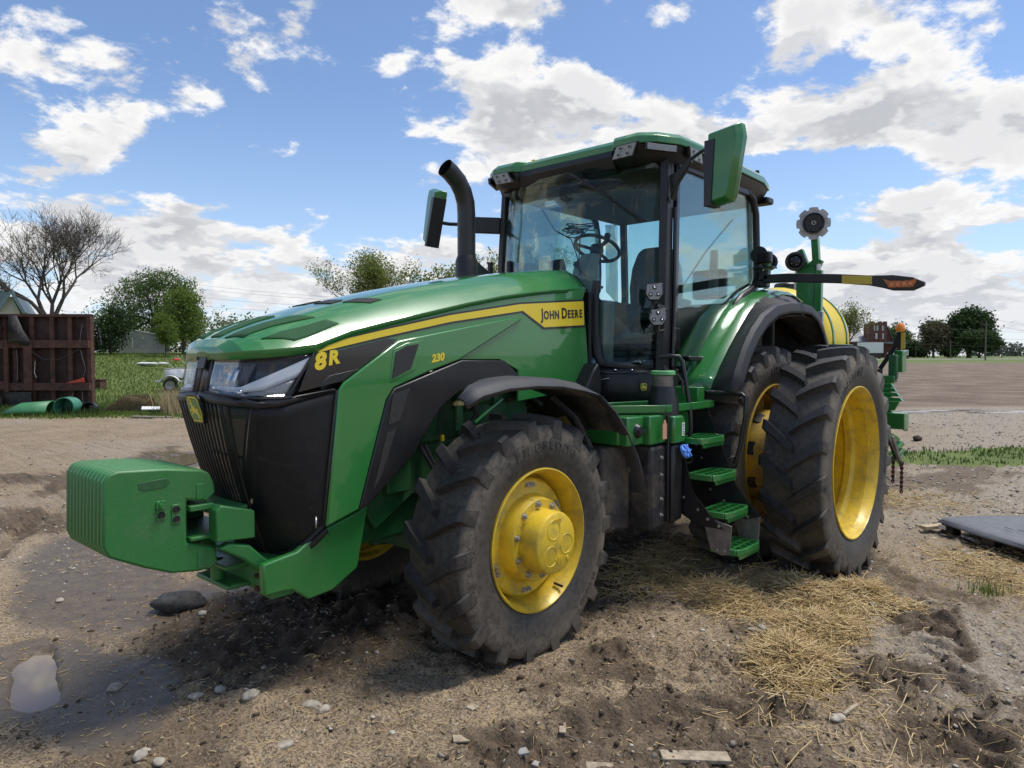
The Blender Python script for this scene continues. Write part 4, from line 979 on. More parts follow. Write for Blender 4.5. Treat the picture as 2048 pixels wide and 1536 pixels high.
# ---- exhaust
path = [(2.17, -.50, 2.45), (2.17, -.50, 3.10), (2.178, -.50, 3.20), (2.21, -.502, 3.29), (2.265, -.506, 3.37), (2.345, -.512, 3.432), (2.405, -.516, 3.462)]
m = MB().tube(path, [.078]*7, 24, cap=False); m.tube(path[::-1], [.070]*7, 24, cap=False)
m.build('exhaust_pipe', M['black_paint'], TR, 50)
m = MB().tube([(2.17, -.50, 2.45), (2.17, -.50, 2.70), (2.17, -.50, 2.745)], [.096, .096, .080], 24); m.build('exhaust_shroud', M['black'], TR)
MB().prism([(2.10, 2.50), (1.90, 2.56), (1.90, 2.62), (2.10, 2.72)], 'y', -.54, -.46).build('exhaust_bracket', M['black'], TR, 30, .006)
MB().tube([(2.17, -.50, 2.6), (2.17, -.50, 1.9)], .085, 16).build('exhaust_riser', M['black'], TR)
MB().bb((1.42, -.93, 2.50), (1.46, -.89, 2.80)).build('mirror_post', M['black'], TR, 30, .006)
# ------------------------------------------------------------------ fenders, steps, tank, rear
# front fenders
FA = [(3.84, 1.655), (3.72, 1.705), (3.50, 1.738), (3.25, 1.745), (3.0, 1.733), (2.78, 1.700), (2.60, 1.640), (2.42, 1.52), (2.25, 1.35), (2.12, 1.16), (2.02, .95), (1.95, .74), (1.925, .62)]
def ffender(s):
    rows = []
    for i, (x, z) in enumerate(FA):
        k = .10 if i == 0 else 0
        nx = 0 if i < 6 else 1
        yi = interp(x, [3.22, 3.84], [.76, 1.13])
        rows.append([(x-k*.3, s*yi, z-.02), (x-k*.3, s*lerp(yi, 1.12, .15), z), (x-k*.2, s*lerp(yi, 1.12, .5), z+.012), (x, s*1.125, z+.004), (x-.004, s*1.165, z-.012), (x-.008-.012*nx, s*1.185, z-.040+.02*nx), (x-.016-.022*nx, s*1.18, z-.055+.03*nx)])
    sheet('front_fender', rows, M['grey_plastic'], TR, .014, smooth=50)
    sheet('fender_lining', [[(r[1][0]-.035*(1 if i > 5 else 0), s*.72, r[1][2]-.035), (r[1][0]-.035*(1 if i > 5 else 0), s*1.14, r[1][2]-.035)] for i, r in enumerate(rows) if i > 4], M['black_dirty'], TR, .006)
    MB().tube([(2.62, s*.80, 1.60), (2.50, s*.92, 1.45), (2.42, s*.98, 1.25), (2.36, s*1.0, 1.05), (2.40, s*.92, .96), (2.60, s*.72, .90)], .026, 8).build('fender_stay', M['black_dirty'], TR)
    m = MB()
    for (x, z) in ((2.13, 1.05), (2.07, .93), (2.03, .82), (2.03, .74), (1.99, .83)):
        m.sphere((x-.05, s*(.84+.3*((x*37) % 1)), z), .028, 10, 6, (.6, 1, 1))
    m.build('lining_dimple', M['black_dirty'], TR)
both(ffender)
# rear fenders
GA = [(.95, 1.60), (.86, 1.72), (.62, 1.95), (.42, 2.12), (.21, 2.29), (0.0, 2.42), (-.23, 2.495), (-.50, 2.545), (-.80, 2.55), (-1.05, 2.50)]
BA = [(1.10, 1.60), (1.02, 1.75), (.88, 1.95), (.72, 2.10), (.52, 2.235), (.25, 2.335), (-.05, 2.375), (-.35, 2.385), (-.62, 2.375), (-.82, 2.31), (-.98, 2.19), (-1.12, 2.03), (-1.22, 1.85), (-1.28, 1.65)]
def rfender(s):
    rows = []
    for x, z in GA: rows.append([(x+.02, s*.86, z-.03), (x, s*.94, z), (x-.01, s*1.06, z+.005), (x-.03, s*1.15, z-.02), (x-.05, s*1.20, z-.05)])
    sheet('rear_fender', rows, M['green_gloss'], TR, .014, smooth=50)
    rows = []
    for i, (x, z) in enumerate(BA):
        t = i/(len(BA)-1); g = (interp(t, [j/(len(GA)-1) for j in range(len(GA))], [q[0] for q in GA]), interp(t, [j/(len(GA)-1) for j in range(len(GA))], [q[1] for q in GA]))
        cx, cz = 0, .968; d = Vector((x-cx, z-cz)).normalized()
        rows.append([(lerp(g[0], x, .0)-.03, s*1.16, g[1]-.02), (lerp(g[0], x, .5)-.005, s*1.30, lerp(g[1], z, .42)), (x, s*1.42, z), (x-.012*d.x, s*1.455, z-.012*d.y), (x-.075*d.x, s*1.47, z-.075*d.y), (x-.10*d.x, s*1.465, z-.10*d.y)])
    sheet('fender_flare', rows, M['grey_plastic'], TR, .012, smooth=50)
    sheet('fender_lining', [[(r[0][0]-.06, s*.88, r[0][2]-.07), (r[3][0]-.10, s*1.43, r[3][2]-.10)] for r in rows], M['black_dirty'], TR, .006)
both(rfender)
both(lambda s: MB().prism([(1.0, 1.55), (.84, 1.72), (.6, 1.93), (.2, 2.27), (-.23, 2.47), (-.8, 2.50), (-1.1, 2.35), (-1.40, 2.12), (-1.75, 1.75), (-1.75, 1.5), (-.6, 1.35), (.6, 1.2)], 'y', min(s*.83, s*.87), max(s*.83, s*.87)).build('fender_wall', M['black'], TR, 0))
[MB().prism([(s*.88, 1.5), (s*1.44, 1.5), (s*1.44, 1.93), (s*1.16, 2.36), (s*.88, 2.42)], 'x', -1.20, -1.16).build('fender_end', M['black_dirty'], TR, 0) for s in (1, -1)]
# black side cover between steps and fender
MB().prism([(1.08, 1.62), (.55, 1.62), (.62, 1.20), (.95, .80), (1.12, .78), (1.14, 1.30)], 'y', .98, 1.10).build('side_cover', M['black'], TR, 30, .02)
# platform
def grating(name, x0, x1, y0, y1, z, n, parent, th=.035, mat='green', cut=None):
    e = empty(name); e.parent = parent
    out = [(x0, y0), (x0, y1), (x1, y1), (x1, y0)] if cut is None else cut
    m = MB()
    k = len(out)
    for i in range(k): m.beam((*out[i], z), (*out[(i+1) % k], z), .022, th)
    m.build('step_frame', M[mat], e, 30, .004)
    xs_ = [p[0] for p in out]
    for i in range(n):
        x = lerp(min(xs_), max(xs_), (i+.5)/n)
        ys = []
        for a, b in zip(out, out[1:]+out[:1]):
            if (a[0]-x)*(b[0]-x) < 0: ys.append(lerp(a[1], b[1], (x-a[0])/(b[0]-a[0])))
        if len(ys) < 2: continue
        MB().beam((x, min(ys), z), (x+.0, max(ys), z), .012, th*.8).build('step_bar', M[mat], e, 0)
    return e
grating('platform', 0, 0, 0, 0, 1.492, 20, TR, .055, cut=[(1.05, .95), (1.05, 1.25), (1.82, 1.25), (2.30, .86), (2.30, .76), (1.9, .76)])
MB().prism([(1.055, .95), (1.055, 1.235), (1.81, 1.235), (2.28, .86), (2.28, .77), (1.9, .77)], 'z', 1.455, 1.463).build('platform_deck', M['green_dark'], TR, 0)
# steps
STP = [(.435, 1.72, .22), (.695, 1.625, .22), (.965, 1.525, .22), (1.235, 1.42, .22)]
for i, (z, yo, d) in enumerate(STP):
    cut = [(1.165, yo-d), (1.165, yo-.025), (1.25, yo), (1.48, yo), (1.565, yo-.025), (1.565, yo-d)]
    e = grating('step', 0, 0, 0, 0, z, 5, TR, .045, cut=cut)
    for yy in (yo-.075, yo-.145): MB().beam((1.17, yy, z+.002), (1.56, yy, z+.002), .012, .034).build('step_bar', M['green'], e, 0)
    MB().prism([(1.20, z-.055), (1.53, z-.055), (1.55, z-.02), (1.18, z-.02)], 'y', yo-.02, yo-.006).build('step_lip', M['green'], e, 30, .003)
for x, sp in ((1.585, [(1.02, 1.22), (1.23, 1.22), (1.265, 1.16), (1.36, .84), (1.545, .645), (1.60, .60), (1.40, .60), (1.20, .70), (1.02, .90)]),
              (1.14, [(1.02, 1.46), (1.245, 1.46), (1.40, 1.10), (1.50, .86), (1.70, .635), (1.60, .60), (1.40, .60), (1.20, .70), (1.02, .90)])):
    MB().prism(sp, 'x', x-.006, x+.006).build('stringer', M['black_paint'], TR, 0)
    dy = 0 if x > 1.4 else .03
    MB().prism([(1.42+dy, .69), (1.60+dy, .645), (1.665+dy, .63), (1.650+dy, .415), (1.58+dy, .40), (1.50+dy, .43)], 'x', x-.018, x-.007).build('stringer_plate', M['steel_dirty'], TR, 0, .003)
    for (y, z) in ((1.15, 1.15), (1.20, 1.05), (1.25, .92), (1.28, .80), (1.40, .72), (1.48, .66), (1.57+dy, .62), (1.56+dy, .44), (1.62+dy, .445)):
        o = put_bolt(TR, (x+.006, y, z), .6, 'stringer_bolt'); o.rotation_euler = (0, 0, R_(-90))
MB().bb((1.15, 1.02, .72), (1.575, 1.05, 1.46)).build('step_back', M['black_paint'], TR, 0)
# grab rails by the steps
MB().tube([(1.52, 1.02, 1.875), (1.50, 1.10, 1.885), (1.47, 1.165, 1.88), (1.455, 1.185, 1.84), (1.45, 1.225, 1.62), (1.45, 1.255, 1.45), (1.45, 1.262, 1.32), (1.45, 1.248, 1.23)], .017, 10).build('handrail', M['black_paint'], TR, 60)
MB().tube([(1.06, 1.20, 1.585), (1.05, 1.36, 1.585), (1.04, 1.49, 1.580), (1.035, 1.525, 1.555), (1.035, 1.52, 1.40), (1.04, 1.48, 1.15), (1.04, 1.44, 1.01)], .017, 10).build('handrail', M['black_paint'], TR, 60)
# green box by the platform
MB().bb((1.08, .95, 1.50), (1.20, 1.19, 1.63)).build('mount_block', M['green'], TR, 30, .008)
MB().bb((1.2, .70, 1.24), (2.25, 1.12, 1.45)).build('tank_cover', M['green'], TR, 30, .02)
MB().bb((1.73, 1.12, 1.235), (2.02, 1.235, 1.45)).build('service_panel', M['green'], TR, 30, .012)
MB().bb((2.02, 1.10, 1.24), (2.24, 1.185, 1.45)).build('service_panel', M['green'], TR, 30, .012)
m = MB(); m.lathe([(0, .03), (.035, .03), (.045, .02), (.055, 0)], (2.11, 1.185, 1.345), 'y', 20); m.box((2.11, 1.22, 1.345), (.09, .02, .022)); m.build('service_knob', M['black'], TR)
# fuel tank
m = MB(); m.prism([(2.00, 1.222), (2.00, .60), (1.64, .58), (1.60, .62), (1.60, 1.222)], 'y', .80, 1.235); m.build('fuel_tank', M['black_dirty'], TR, 30, .03)
m = MB(); m.prism([(1.76, 1.218), (1.76, .62), (1.605, .64), (1.605, 1.218)], 'y', 1.20, 1.28); m.build('tank_corner', M['black'], TR, 30, .02)
MB().prism([(2.40, 1.23), (2.40, .62), (2.03, .60), (2.03, 1.23)], 'y', .75, 1.08).build('battery_box', M['black_dirty'], TR, 30, .03)
MB().prism([(1.775, 1.228), (1.60, 1.228), (1.60, 1.40), (1.63, 1.435), (1.775, 1.435)], 'y', 1.0, 1.295).build('tank_cap_cover', M['green'], TR, 30, .015)
MB().bb((1.618, 1.2955, 1.28), (1.658, 1.298, 1.38)).build('data_sticker', M['sticker'], TR, 0)
for z in (1.365, 1.35, 1.33, 1.31): MB().bb((1.625, 1.2985, z), (1.651, 1.299, z+.005)).build('sticker_print', M['decal_black'], TR, 0)
MB().bb((1.625, 1.2985, 1.288), (1.641, 1.299, 1.302)).build('sticker_print', M['decal_black'], TR, 0)
MB().bb((1.782, 1.236, .64), (1.802, 1.262, 1.44)).build('tank_strap', M['black_paint'], TR, 30, .004)
for z in (1.13, 1.0, .82, .70): put_bolt(TR, (1.86, 1.236, z), .8, 'tank_bolt')
# blue filler cap on the tank corner
m = MB(); m.tube([(1.645, 1.25, 1.13), (1.645, 1.315, 1.16)], .050, 20); m.build('filler_neck', M['black'], TR)
bc = empty('fluid_cap', (1.645, 1.317, 1.162)); bc.parent = TR; bc.rotation_euler = (R_(-65), 0, 0)
m = MB().lathe([(0, .035), (.02, .035), (.024, .022), (.044, .020), (.054, .012), (.056, -.004), (0, -.004)], (0, 0, 0), 'z', 24); m.build('cap_top', M['blue'], bc)
for k in range(6):
    a = 2*PI*k/6; MB().box((.040*math.cos(a), .040*math.sin(a), .022), (.03, .012, .014), Matrix.Rotation(a, 3, 'Z')).build('cap_rib', M['blue'], bc, 30, .002)
MB().tube([(1.605, 1.33, 1.145), (1.575, 1.34, 1.105), (1.565, 1.33, 1.075), (1.595, 1.31, 1.065), (1.615, 1.30, 1.095)], .004, 6).build('cap_tether', M['rubber_plain'], TR)
# diesel filler tower with green lid
FX, FY = 1.71, 1.16
m = MB(); m.loft([[(FX-.015+r*math.cos(a)*1.05, FY-.005+r*math.sin(a), z) for a in [2*PI*i/20 for i in range(20)]] for z, r in ((1.42, .120), (1.52, .117), (1.63, .092), (1.655, .088))], True, True); m.build('filler_tower', M['black'], TR, 40)
MB().cyl((FX-.005, FY-.005, 1.65), (FX, FY, 1.740), .078, 24).build('filler_throat', M['steel_dirty'], TR)
m = MB().lathe([(0, .03), (.083, .03), (.092, .024), (.094, 0), (.084, -.006), (0, -.006)], (FX, FY, 1.744), 'z', 28); m.build('filler_lid', M['cap_green'], TR)
m = MB(); m.box((FX, FY, 1.780), (.05, .07, .014)); m.cyl((FX-.015, FY-.005, 1.784), (FX-.015, FY-.005, 1.804), .014, 10); m.box((FX+.015, FY+.015, 1.794), (.03, .03, .03)); m.build('lid_latch', M['black'], TR, 30, .003)
MB().tube([(FX-.065, FY+.085, 1.744), (FX-.10, FY+.11, 1.69), (FX-.10, FY+.11, 1.60)], .010, 6).build('lid_strap', M['rubber_plain'], TR)
# hanging tag
tg = MB().prism([(1.905, 1.385), (1.845, 1.385), (1.845, 1.272), (1.905, 1.272)], 'y', 1.272, 1.274); tg.prism([(1.895, 1.385), (1.855, 1.385), (1.865, 1.415), (1.885, 1.415)], 'y', 1.272, 1.274)
tg.build('hang_tag', M['tag'], TR, 0)
MB().tube([(1.875, 1.272, 1.41), (1.875, 1.278, 1.47), (1.87, 1.262, 1.50)], .0025, 5).build('tag_string', M['black'], TR)
# turn signal arm and lamp mounts at the cab corner
m = MB(); m.loft([[(-.46, y, z+h), (-.40, y, z+h), (-.40, y, z-h), (-.46, y, z-h)] for y, z, h in ((1.06, 2.645, .042), (1.30, 2.640, .042), (1.75, 2.60, .042), (2.02, 2.565, .044), (2.14, 2.545, .056), (2.22, 2.53, .068), (2.38, 2.51, .058), (2.47, 2.505, .015))], True, True)
m.build('signal_arm', M['black'], TR, 30, .008)
MB().prism([(1.80, 2.625), (2.055, 2.60), (2.055, 2.525), (1.80, 2.548)], 'x', -.402, -.396).build('arm_reflector', M['reflector_yellow'], TR, 0)
MB().prism([(2.145, 2.565), (2.20, 2.548), (2.31, 2.538), (2.42, 2.548), (2.385, 2.480), (2.195, 2.485)], 'x', -.402, -.390).build('signal_lens', M['amber_dark'], TR, 0, .003)
for k in range(4): MB().box((-.390, 2.215+k*.05, 2.512), (.006, .035, .035)).build('lens_cell', M['amber'], TR, 30, .004)
m = MB(); m.box((-.46, 1.03, 2.60), (.10, .12, .07)); m.box((-.44, 1.06, 2.68), (.08, .09, .10)); m.build('arm_hinge', M['black'], TR, 30, .01)
m = MB(); m.cyl((-.46, 1.0, 2.70), (-.46, 1.0, 2.78), .03, 10); m.box((-.44, 1.06, 2.755), (.12, .20, .015)); m.build('lamp_bracket', M['black'], TR)
e = empty('rear_work_lamp', (-.46, 1.05, 2.86)); e.parent = TR
MB().box((0, 0, 0), (.09, .14, .12)).build('lamp_body', M['black'], e, 30, .02)
for k in range(6): MB().box((.05, -.05+k*.018, .0), (.015, .005, .10)).build('cooling_fin', M['black'], e, 0)
MB().tube([(.03, -.05, .03), (.015, -.05, .03)], .085, 24).build('lamp_visor', M['black'], e)
# rear frame, lift arms behind the axle
m = MB(); m.bb((-.8, -.35, .75), (.6, .35, 1.6)); m.build('transmission', M['green_dark'], TR, 30, .05)
m = MB()
for s in (1, -1):
    m.beam((-.6, s*.42, .75), (-1.5, s*.46, .80), .05, .10); m.beam((-.7, s*.30, 1.55), (-1.15, s*.42, 1.5), .06, .08); m.beam((-1.15, s*.42, 1.5), (-1.2, s*.45, .82), .04, .05)
m.build('lift_arm', M['green_dark'], TR, 30, .01)
# ------------------------------------------------------------------ ground
rng = np.random.default_rng(7)
_TAB = rng.random((256, 256))
def vnoise(x, y):
    xi = np.floor(x).astype(int); yi = np.floor(y).astype(int); fx = x-xi; fy = y-yi
    fx = fx*fx*(3-2*fx); fy = fy*fy*(3-2*fy)
    a = _TAB[xi & 255, yi & 255]; b = _TAB[(xi+1) & 255, yi & 255]; c = _TAB[xi & 255, (yi+1) & 255]; d = _TAB[(xi+1) & 255, (yi+1) & 255]
    return (a*(1-fx)+b*fx)*(1-fy)+(c*(1-fx)+d*fx)*fy
def fbm(x, y, s, o=4, g=.5):
    t = 0; w = 1; tot = 0
    for i in range(o):
        t = t+w*vnoise(x*s+17.3*i, y*s+9.1*i); tot += w; w *= g; s *= 2.03
    return t/tot-.5
def sstep(x, a, b): t = np.clip((x-a)/(b-a), 0, 1); return t*t*(3-2*t)
def camco(x, y):
    dx = x-CAM.x; dy = y-CAM.y; fx, fy = math.cos(YAW), math.sin(YAW)
    return dx*fy*1.0-dy*fx, dx*fx+dy*fy        # right, forward
def cam2w(a, b):
    fx, fy = math.cos(YAW), math.sin(YAW)
    return CAM.x+b*fx+a*fy, CAM.y+b*fy-a*fx
def blob(x, y, cx, cy, rx, ry, rot=0.0, warp=.25, soft=.35, sc=1.6, seed=0):
    u = (x-cx)*math.cos(rot)+(y-cy)*math.sin(rot); v = -(x-cx)*math.sin(rot)+(y-cy)*math.cos(rot)
    r = np.sqrt((u/rx)**2+(v/ry)**2)+warp*2*fbm(x+seed*3.1, y-seed*1.7, sc, 4)
    return 1-sstep(r, 1-soft, 1+soft)
def terrain(x, y):
    a, b = camco(x, y); bb = np.maximum(b, 1e-3); t = a/bb
    r = np.sqrt(a*a+b*b)
    right = np.minimum(.005*np.maximum(r-8, 0), 1.25)
    left = 1.75*sstep(r, 27, 55)*(1-sstep(t, -.36, -.15))*(b > 0)
    return right*sstep(r, 8, 20)+left
TRACKS = [((3.0, 1.25), (1.95, 3.6), .40, 1), ((.2, 2.55), (3.0, 3.35), .42, -1), ((4.3, 1.6), (2.5, 2.6), .38, 1), ((5.5, -3.2), (2.2, -9.6), .5, 1), ((4.4, -4.8), (.4, -11.0), .5, -1)]
def masks(x, y):
    a, b = camco(x, y); t = a/np.maximum(b, .01)
    wob = 3*fbm(x, y, .25, 3)
    grass = sstep(b+wob, 19.6, 21.5)*(1-sstep(t, -.36, -.30))
    grass = np.maximum(grass, blob(x, y, -9.2, 2.0, 3.6, .95, R_(-38), .35, .3, .9, 2))
    grass = np.maximum(grass, sstep(b+.6*wob, 118, 121)*(t > -.1))
    field = sstep(b+.35*wob, 24.0, 25.6)*(1-sstep(b, 117, 121))*sstep(t, .05, .12)
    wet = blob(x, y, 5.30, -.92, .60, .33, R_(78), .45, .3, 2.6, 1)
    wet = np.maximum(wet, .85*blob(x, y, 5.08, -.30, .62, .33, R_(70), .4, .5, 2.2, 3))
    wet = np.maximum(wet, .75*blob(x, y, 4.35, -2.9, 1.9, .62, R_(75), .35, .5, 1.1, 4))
    wet = np.maximum(wet, .95*blob(x, y, 1.35, -9.0, 1.5, .9, R_(30), .35, .4, .8, 5))
    wet = np.maximum(wet, .85*np.exp(-((b-22.6+.5*np.sin(x))/.45)**2)*sstep(t, .50, .53))
    wet = np.maximum(wet, .7*blob(x, y, 3.75, -1.75, .55, .35, 0, .4, .4, 1.5, 8))
    mud = blob(x, y, 3.75, -.62, 1.05, .95, R_(30), .35, .5, 1.5, 9)  # darker, rougher ground in a patch below the nose
    mud = np.maximum(mud, .8*blob(x, y, 1.6, -.2, 3.2, 1.25, 0, .3, .5, 1.0, 10))  # darker, rougher ground in an ellipse under the tractor
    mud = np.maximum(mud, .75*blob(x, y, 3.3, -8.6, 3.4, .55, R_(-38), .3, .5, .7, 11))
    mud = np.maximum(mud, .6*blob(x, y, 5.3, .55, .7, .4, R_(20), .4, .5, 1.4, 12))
    mud = np.maximum(mud, .62*sstep(fbm(x+40, y, .55, 4)+.5*fbm(x, y+30, 2.6, 3), .03, .20)*(b < 14))
    for (p, q, wd, sg) in TRACKS:
        dx, dy = q[0]-p[0], q[1]-p[1]; L = math.hypot(dx, dy); ux, uy = dx/L, dy/L
        s_ = (x-p[0])*ux+(y-p[1])*uy; c_ = -(x-p[0])*uy+(y-p[1])*ux
        mud = np.maximum(mud, .8*(1-sstep(np.abs(c_)+.3*fbm(x, y, 2.5, 3), wd/2, wd/2+.12))*sstep(s_, -.2, .2)*(1-sstep(s_, L-.3, L))*sstep(fbm(x+3, y, 1.8, 3), -.15, .1))
    gravel = sstep(t+.25*fbm(x, y, .3, 3), .40, .62)*sstep(b, 6.0, 8.5)*(1-field)
    gravel = np.maximum(gravel, .55*sstep(fbm(x-20, y+10, .45, 4), .06, .22))
    gravel = np.maximum(gravel, blob(x, y, 1.2, 3.1, 1.2, .7, R_(20), .4, .5, 1.4, 13))
    return np.clip(grass, 0, 1), np.clip(field, 0, 1), np.clip(wet, 0, 1), np.clip(mud*(1-field), 0, 1), np.clip(gravel*(1-mud*.8), 0, 1)
def height(x, y, fine=True):
    x = np.asarray(x, float); y = np.asarray(y, float)
    g, fl, w, m, gr = masks(x, y)
    a, b = camco(x, y); r = np.sqrt(a*a+b*b)
    near = 1-sstep(r, 14, 30)
    h = .055*fbm(x, y, .33, 3)+.045*fbm(x, y, 1.3, 4)
    f = .034*fbm(x, y, 4.2, 4)
    if fine: f = f+.026*fbm(x, y, 14, 3)+.012*np.clip(fbm(x+9, y+4, 11, 2)*4, 0, 1)*sstep(fbm(x, y, 1.1, 3), -.08, .15)
    rid = 1-2*np.abs(fbm(x+5, y-3, 3.4, 4))*2.2
    clod = np.clip(rid, 0, 1)**2*.050+np.clip(fbm(x, y, 9, 3)*2.6, 0, 1)*.060
    h = h+f*(1-.6*w)+clod*(m*(1-w))*.9+clod*.55*(1-m)*(1-w)
    for (p, q, wd, sg) in TRACKS:
        dx, dy = q[0]-p[0], q[1]-p[1]; L = math.hypot(dx, dy); ux, uy = dx/L, dy/L
        s = (x-p[0])*ux+(y-p[1])*uy; c = -(x-p[0])*uy+(y-p[1])*ux
        inn = (1-sstep(np.abs(c)+.06*fbm(x, y, 3, 2), wd/2-.04, wd/2+.05))*sstep(s, -.1, .25)*(1-sstep(s, L-.3, L))
        ph = (s+sg*np.abs(c)*.75)/.19
        lug = sstep(np.abs((ph % 1)-.5), .16, .30)*(1-sstep(np.abs(c), .03, .0)*0)
        h = h+inn*(-.042+.055*(1-lug)*sstep(vnoise(x*1.7, y*1.7), .15, .6))+np.exp(-((np.abs(c)-wd/2-.07)/.05)**2)*.028*sstep(s, 0, .3)*(1-sstep(s, L-.3, L))*(.5+vnoise(x*5, y*5))
    h = h*near
    # water basins
    ring = blob(x, y, 5.30, -.92, .95, .62, R_(78), .1, .3, 1.6, 1)
    h = h*(1-ring)+ring*(np.maximum(h*.5, -.014)+.004)
    basin = blob(x, y, 5.31, -.94, .47, .125, R_(78), .50, .22, 3.4, 1)
    h = h*(1-.8*basin)-.075*basin
    h = h*(1-.8*blob(x, y, 1.35, -9.0, 1.5, .9, R_(30), .35, .4, .8, 5))
    # wheels pressed in
    for (cx, cy, hw, hl) in ((3.07, .87, .30, .48), (3.07, -.90, .30, .48), (0, 1.14, .33, .6), (0, 1.855, .33, .6), (0, -1.14, .33, .6), (0, -1.855, .33, .6)):
        k = (1-sstep(np.abs(y-cy), hw-.10, hw+.05))*(1-sstep(np.abs(x-cx), hl-.25, hl+.1))
        h = h*(1-k)+(-.012)*k
        h = h+.03*np.exp(-((np.abs(y-cy)-hw-.05)/.06)**2)*(1-sstep(np.abs(x-cx), hl-.3, hl+.3))*(.4+vnoise(x*6, y*6))*(np.abs(cy) < 3)
    return h+terrain(x, y)
def gz(x, y): return float(height(np.array([x]), np.array([y]))[0])
def lines(lo, hi, st, far, g):
    mid = np.arange(lo, hi+st, st); out = [mid[-1]]; d = st
    up = []
    p = mid[-1]
    while p < far: d = min(d*g, 60); p += d; up.append(p)
    d = st; p = mid[0]; dn = []
    while p > -far: d = min(d*g, 60); p -= d; dn.append(p)
    return np.array(dn[::-1]+list(mid)+up)
def build_ground():
    X = lines(.3, 5.9, .0165, 2600, 1.052); Y = lines(-2.0, 3.9, .0165, 2600, 1.052)
    gx, gy = np.meshgrid(X, Y, indexing='ij'); x = gx.ravel(); y = gy.ravel()
    z = height(x, y)
    nx, ny = len(X), len(Y)
    idx = np.arange(nx*ny).reshape(nx, ny)
    q = np.stack([idx[:-1, :-1].ravel(), idx[1:, :-1].ravel(), idx[1:, 1:].ravel(), idx[:-1, 1:].ravel()], 1)
    me = bpy.data.meshes.new('ground')
    me.vertices.add(nx*ny); me.vertices.foreach_set('co', np.stack([x, y, z], 1).ravel().astype(np.float32))
    me.loops.add(q.size); me.loops.foreach_set('vertex_index', q.ravel().astype(np.int32))
    me.polygons.add(len(q)); me.polygons.foreach_set('loop_start', (np.arange(len(q))*4).astype(np.int32)); me.polygons.foreach_set('loop_total', np.full(len(q), 4, np.int32))
    me.polygons.foreach_set('use_smooth', np.ones(len(q), bool))
    me.update(calc_edges=True)
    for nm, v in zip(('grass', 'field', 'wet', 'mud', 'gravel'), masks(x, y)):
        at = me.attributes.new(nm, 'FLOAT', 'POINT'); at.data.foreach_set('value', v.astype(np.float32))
    return me
def ground_mat():
    m = bpy.data.materials.new('bare_muddy_gravel'); m.use_nodes = True
    T = NT(m.node_tree); b = T.n['Principled BSDF']; P = T.pos()
    n1 = T.noise(P, 1.1, 6, .6); n2 = T.noise(P, 7, 6, .65); n3 = T.noise(P, 45, 5, .7); n4 = T.noise(P, 170, 3, .6)
    base = T.mix(T.ramp(n1, .34, .66), (.200, .145, .090), (.385, .292, .188))
    base = T.mix(T.ramp(n2, .35, .68), base, (.315, .238, .150))
    base = T.mix(T.ramp(n3, .48, .66, 0, .75), base, (.085, .058, .036))
    # pale chips
    vo = T.node('ShaderNodeTexVoronoi', feature='F1'); T.put(vo.inputs['Vector'], P); vo.inputs['Scale'].default_value = 42
    spk = T.math('MULTIPLY', T.ramp(vo.outputs['Distance'], .34, .22), T.ramp(T.noise(P, 16, 3, .5), .48, .62))
    base = T.mix(T.math('MULTIPLY', spk, .85), base, (.50, .43, .33))
    # straw chaff: stretched flecks
    w = T.noise(P, 3.0, 2, .5, out='Color')
    ch = T.noise(T.mapped(T.vmath('ADD', P, T.vmath('SCALE', w, scale=.35)), scale=(26, 150, 60), rot=(0, 0, .6)), 1.0, 3, .6)
    chm = T.math('MULTIPLY', T.ramp(ch, .60, .68), T.ramp(T.noise(P, .8, 4, .6), .42, .62))
    base = T.mix(T.math('MULTIPLY', chm, .7), base, (.46, .34, .17))
    v2 = T.node('ShaderNodeTexVoronoi', feature='F1'); T.put(v2.inputs['Vector'], P); v2.inputs['Scale'].default_value = 95
    sp2 = T.node('ShaderNodeSeparateColor'); T.put(sp2.inputs[0], v2.outputs['Color'])
    base = T.mix(T.math('MULTIPLY', T.ramp(sp2.outputs[0], .62, .80), .65), base, (.46, .36, .235))
    base = T.mix(T.math('MULTIPLY', T.ramp(sp2.outputs[1], .66, .82), .70), base, (.075, .052, .034))
    gr = T.mix(T.ramp(n3, .35, .65), (.20, .165, .125), (.47, .41, .33))
    gr = T.mix(T.ramp(n4, .45, .7, 0, .6), gr, (.12, .10, .08))
    col = T.mix(T.math('MULTIPLY', T.attr('gravel'), .8), base, gr)
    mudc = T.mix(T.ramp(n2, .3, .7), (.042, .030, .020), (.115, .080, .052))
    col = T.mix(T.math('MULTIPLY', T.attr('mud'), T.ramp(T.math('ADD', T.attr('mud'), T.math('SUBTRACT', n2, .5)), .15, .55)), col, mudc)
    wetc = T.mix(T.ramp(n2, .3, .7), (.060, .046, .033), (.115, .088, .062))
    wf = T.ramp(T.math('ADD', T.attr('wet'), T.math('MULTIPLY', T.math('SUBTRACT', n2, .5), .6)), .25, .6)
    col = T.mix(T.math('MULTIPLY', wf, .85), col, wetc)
    fr = T.noise(T.mapped(P, scale=(1, 1, 1), rot=(0, 0, R_(20))), .5, 5, .6)
    fd = T.mix(T.ramp(fr, .3, .7), (.125, .086, .060), (.250, .186, .136))
    fd = T.mix(T.ramp(T.noise(P, 5, 5, .7), .55, .75), fd, (.36, .29, .21))
    col = T.mix(T.attr('field'), col, fd)
    gg = T.mix(T.ramp(T.noise(P, .6, 5, .6), .3, .7), (.085, .125, .026), (.150, .190, .048))
    gg = T.mix(T.ramp(T.noise(P, 9, 4, .7), .5, .75), gg, (.20, .21, .075))
    gm = T.ramp(T.math('ADD', T.attr('grass'), T.math('MULTIPLY', T.math('SUBTRACT', T.noise(P, 2.2, 5, .65), .5), .8)), .35, .6)
    col = T.mix(gm, col, gg)
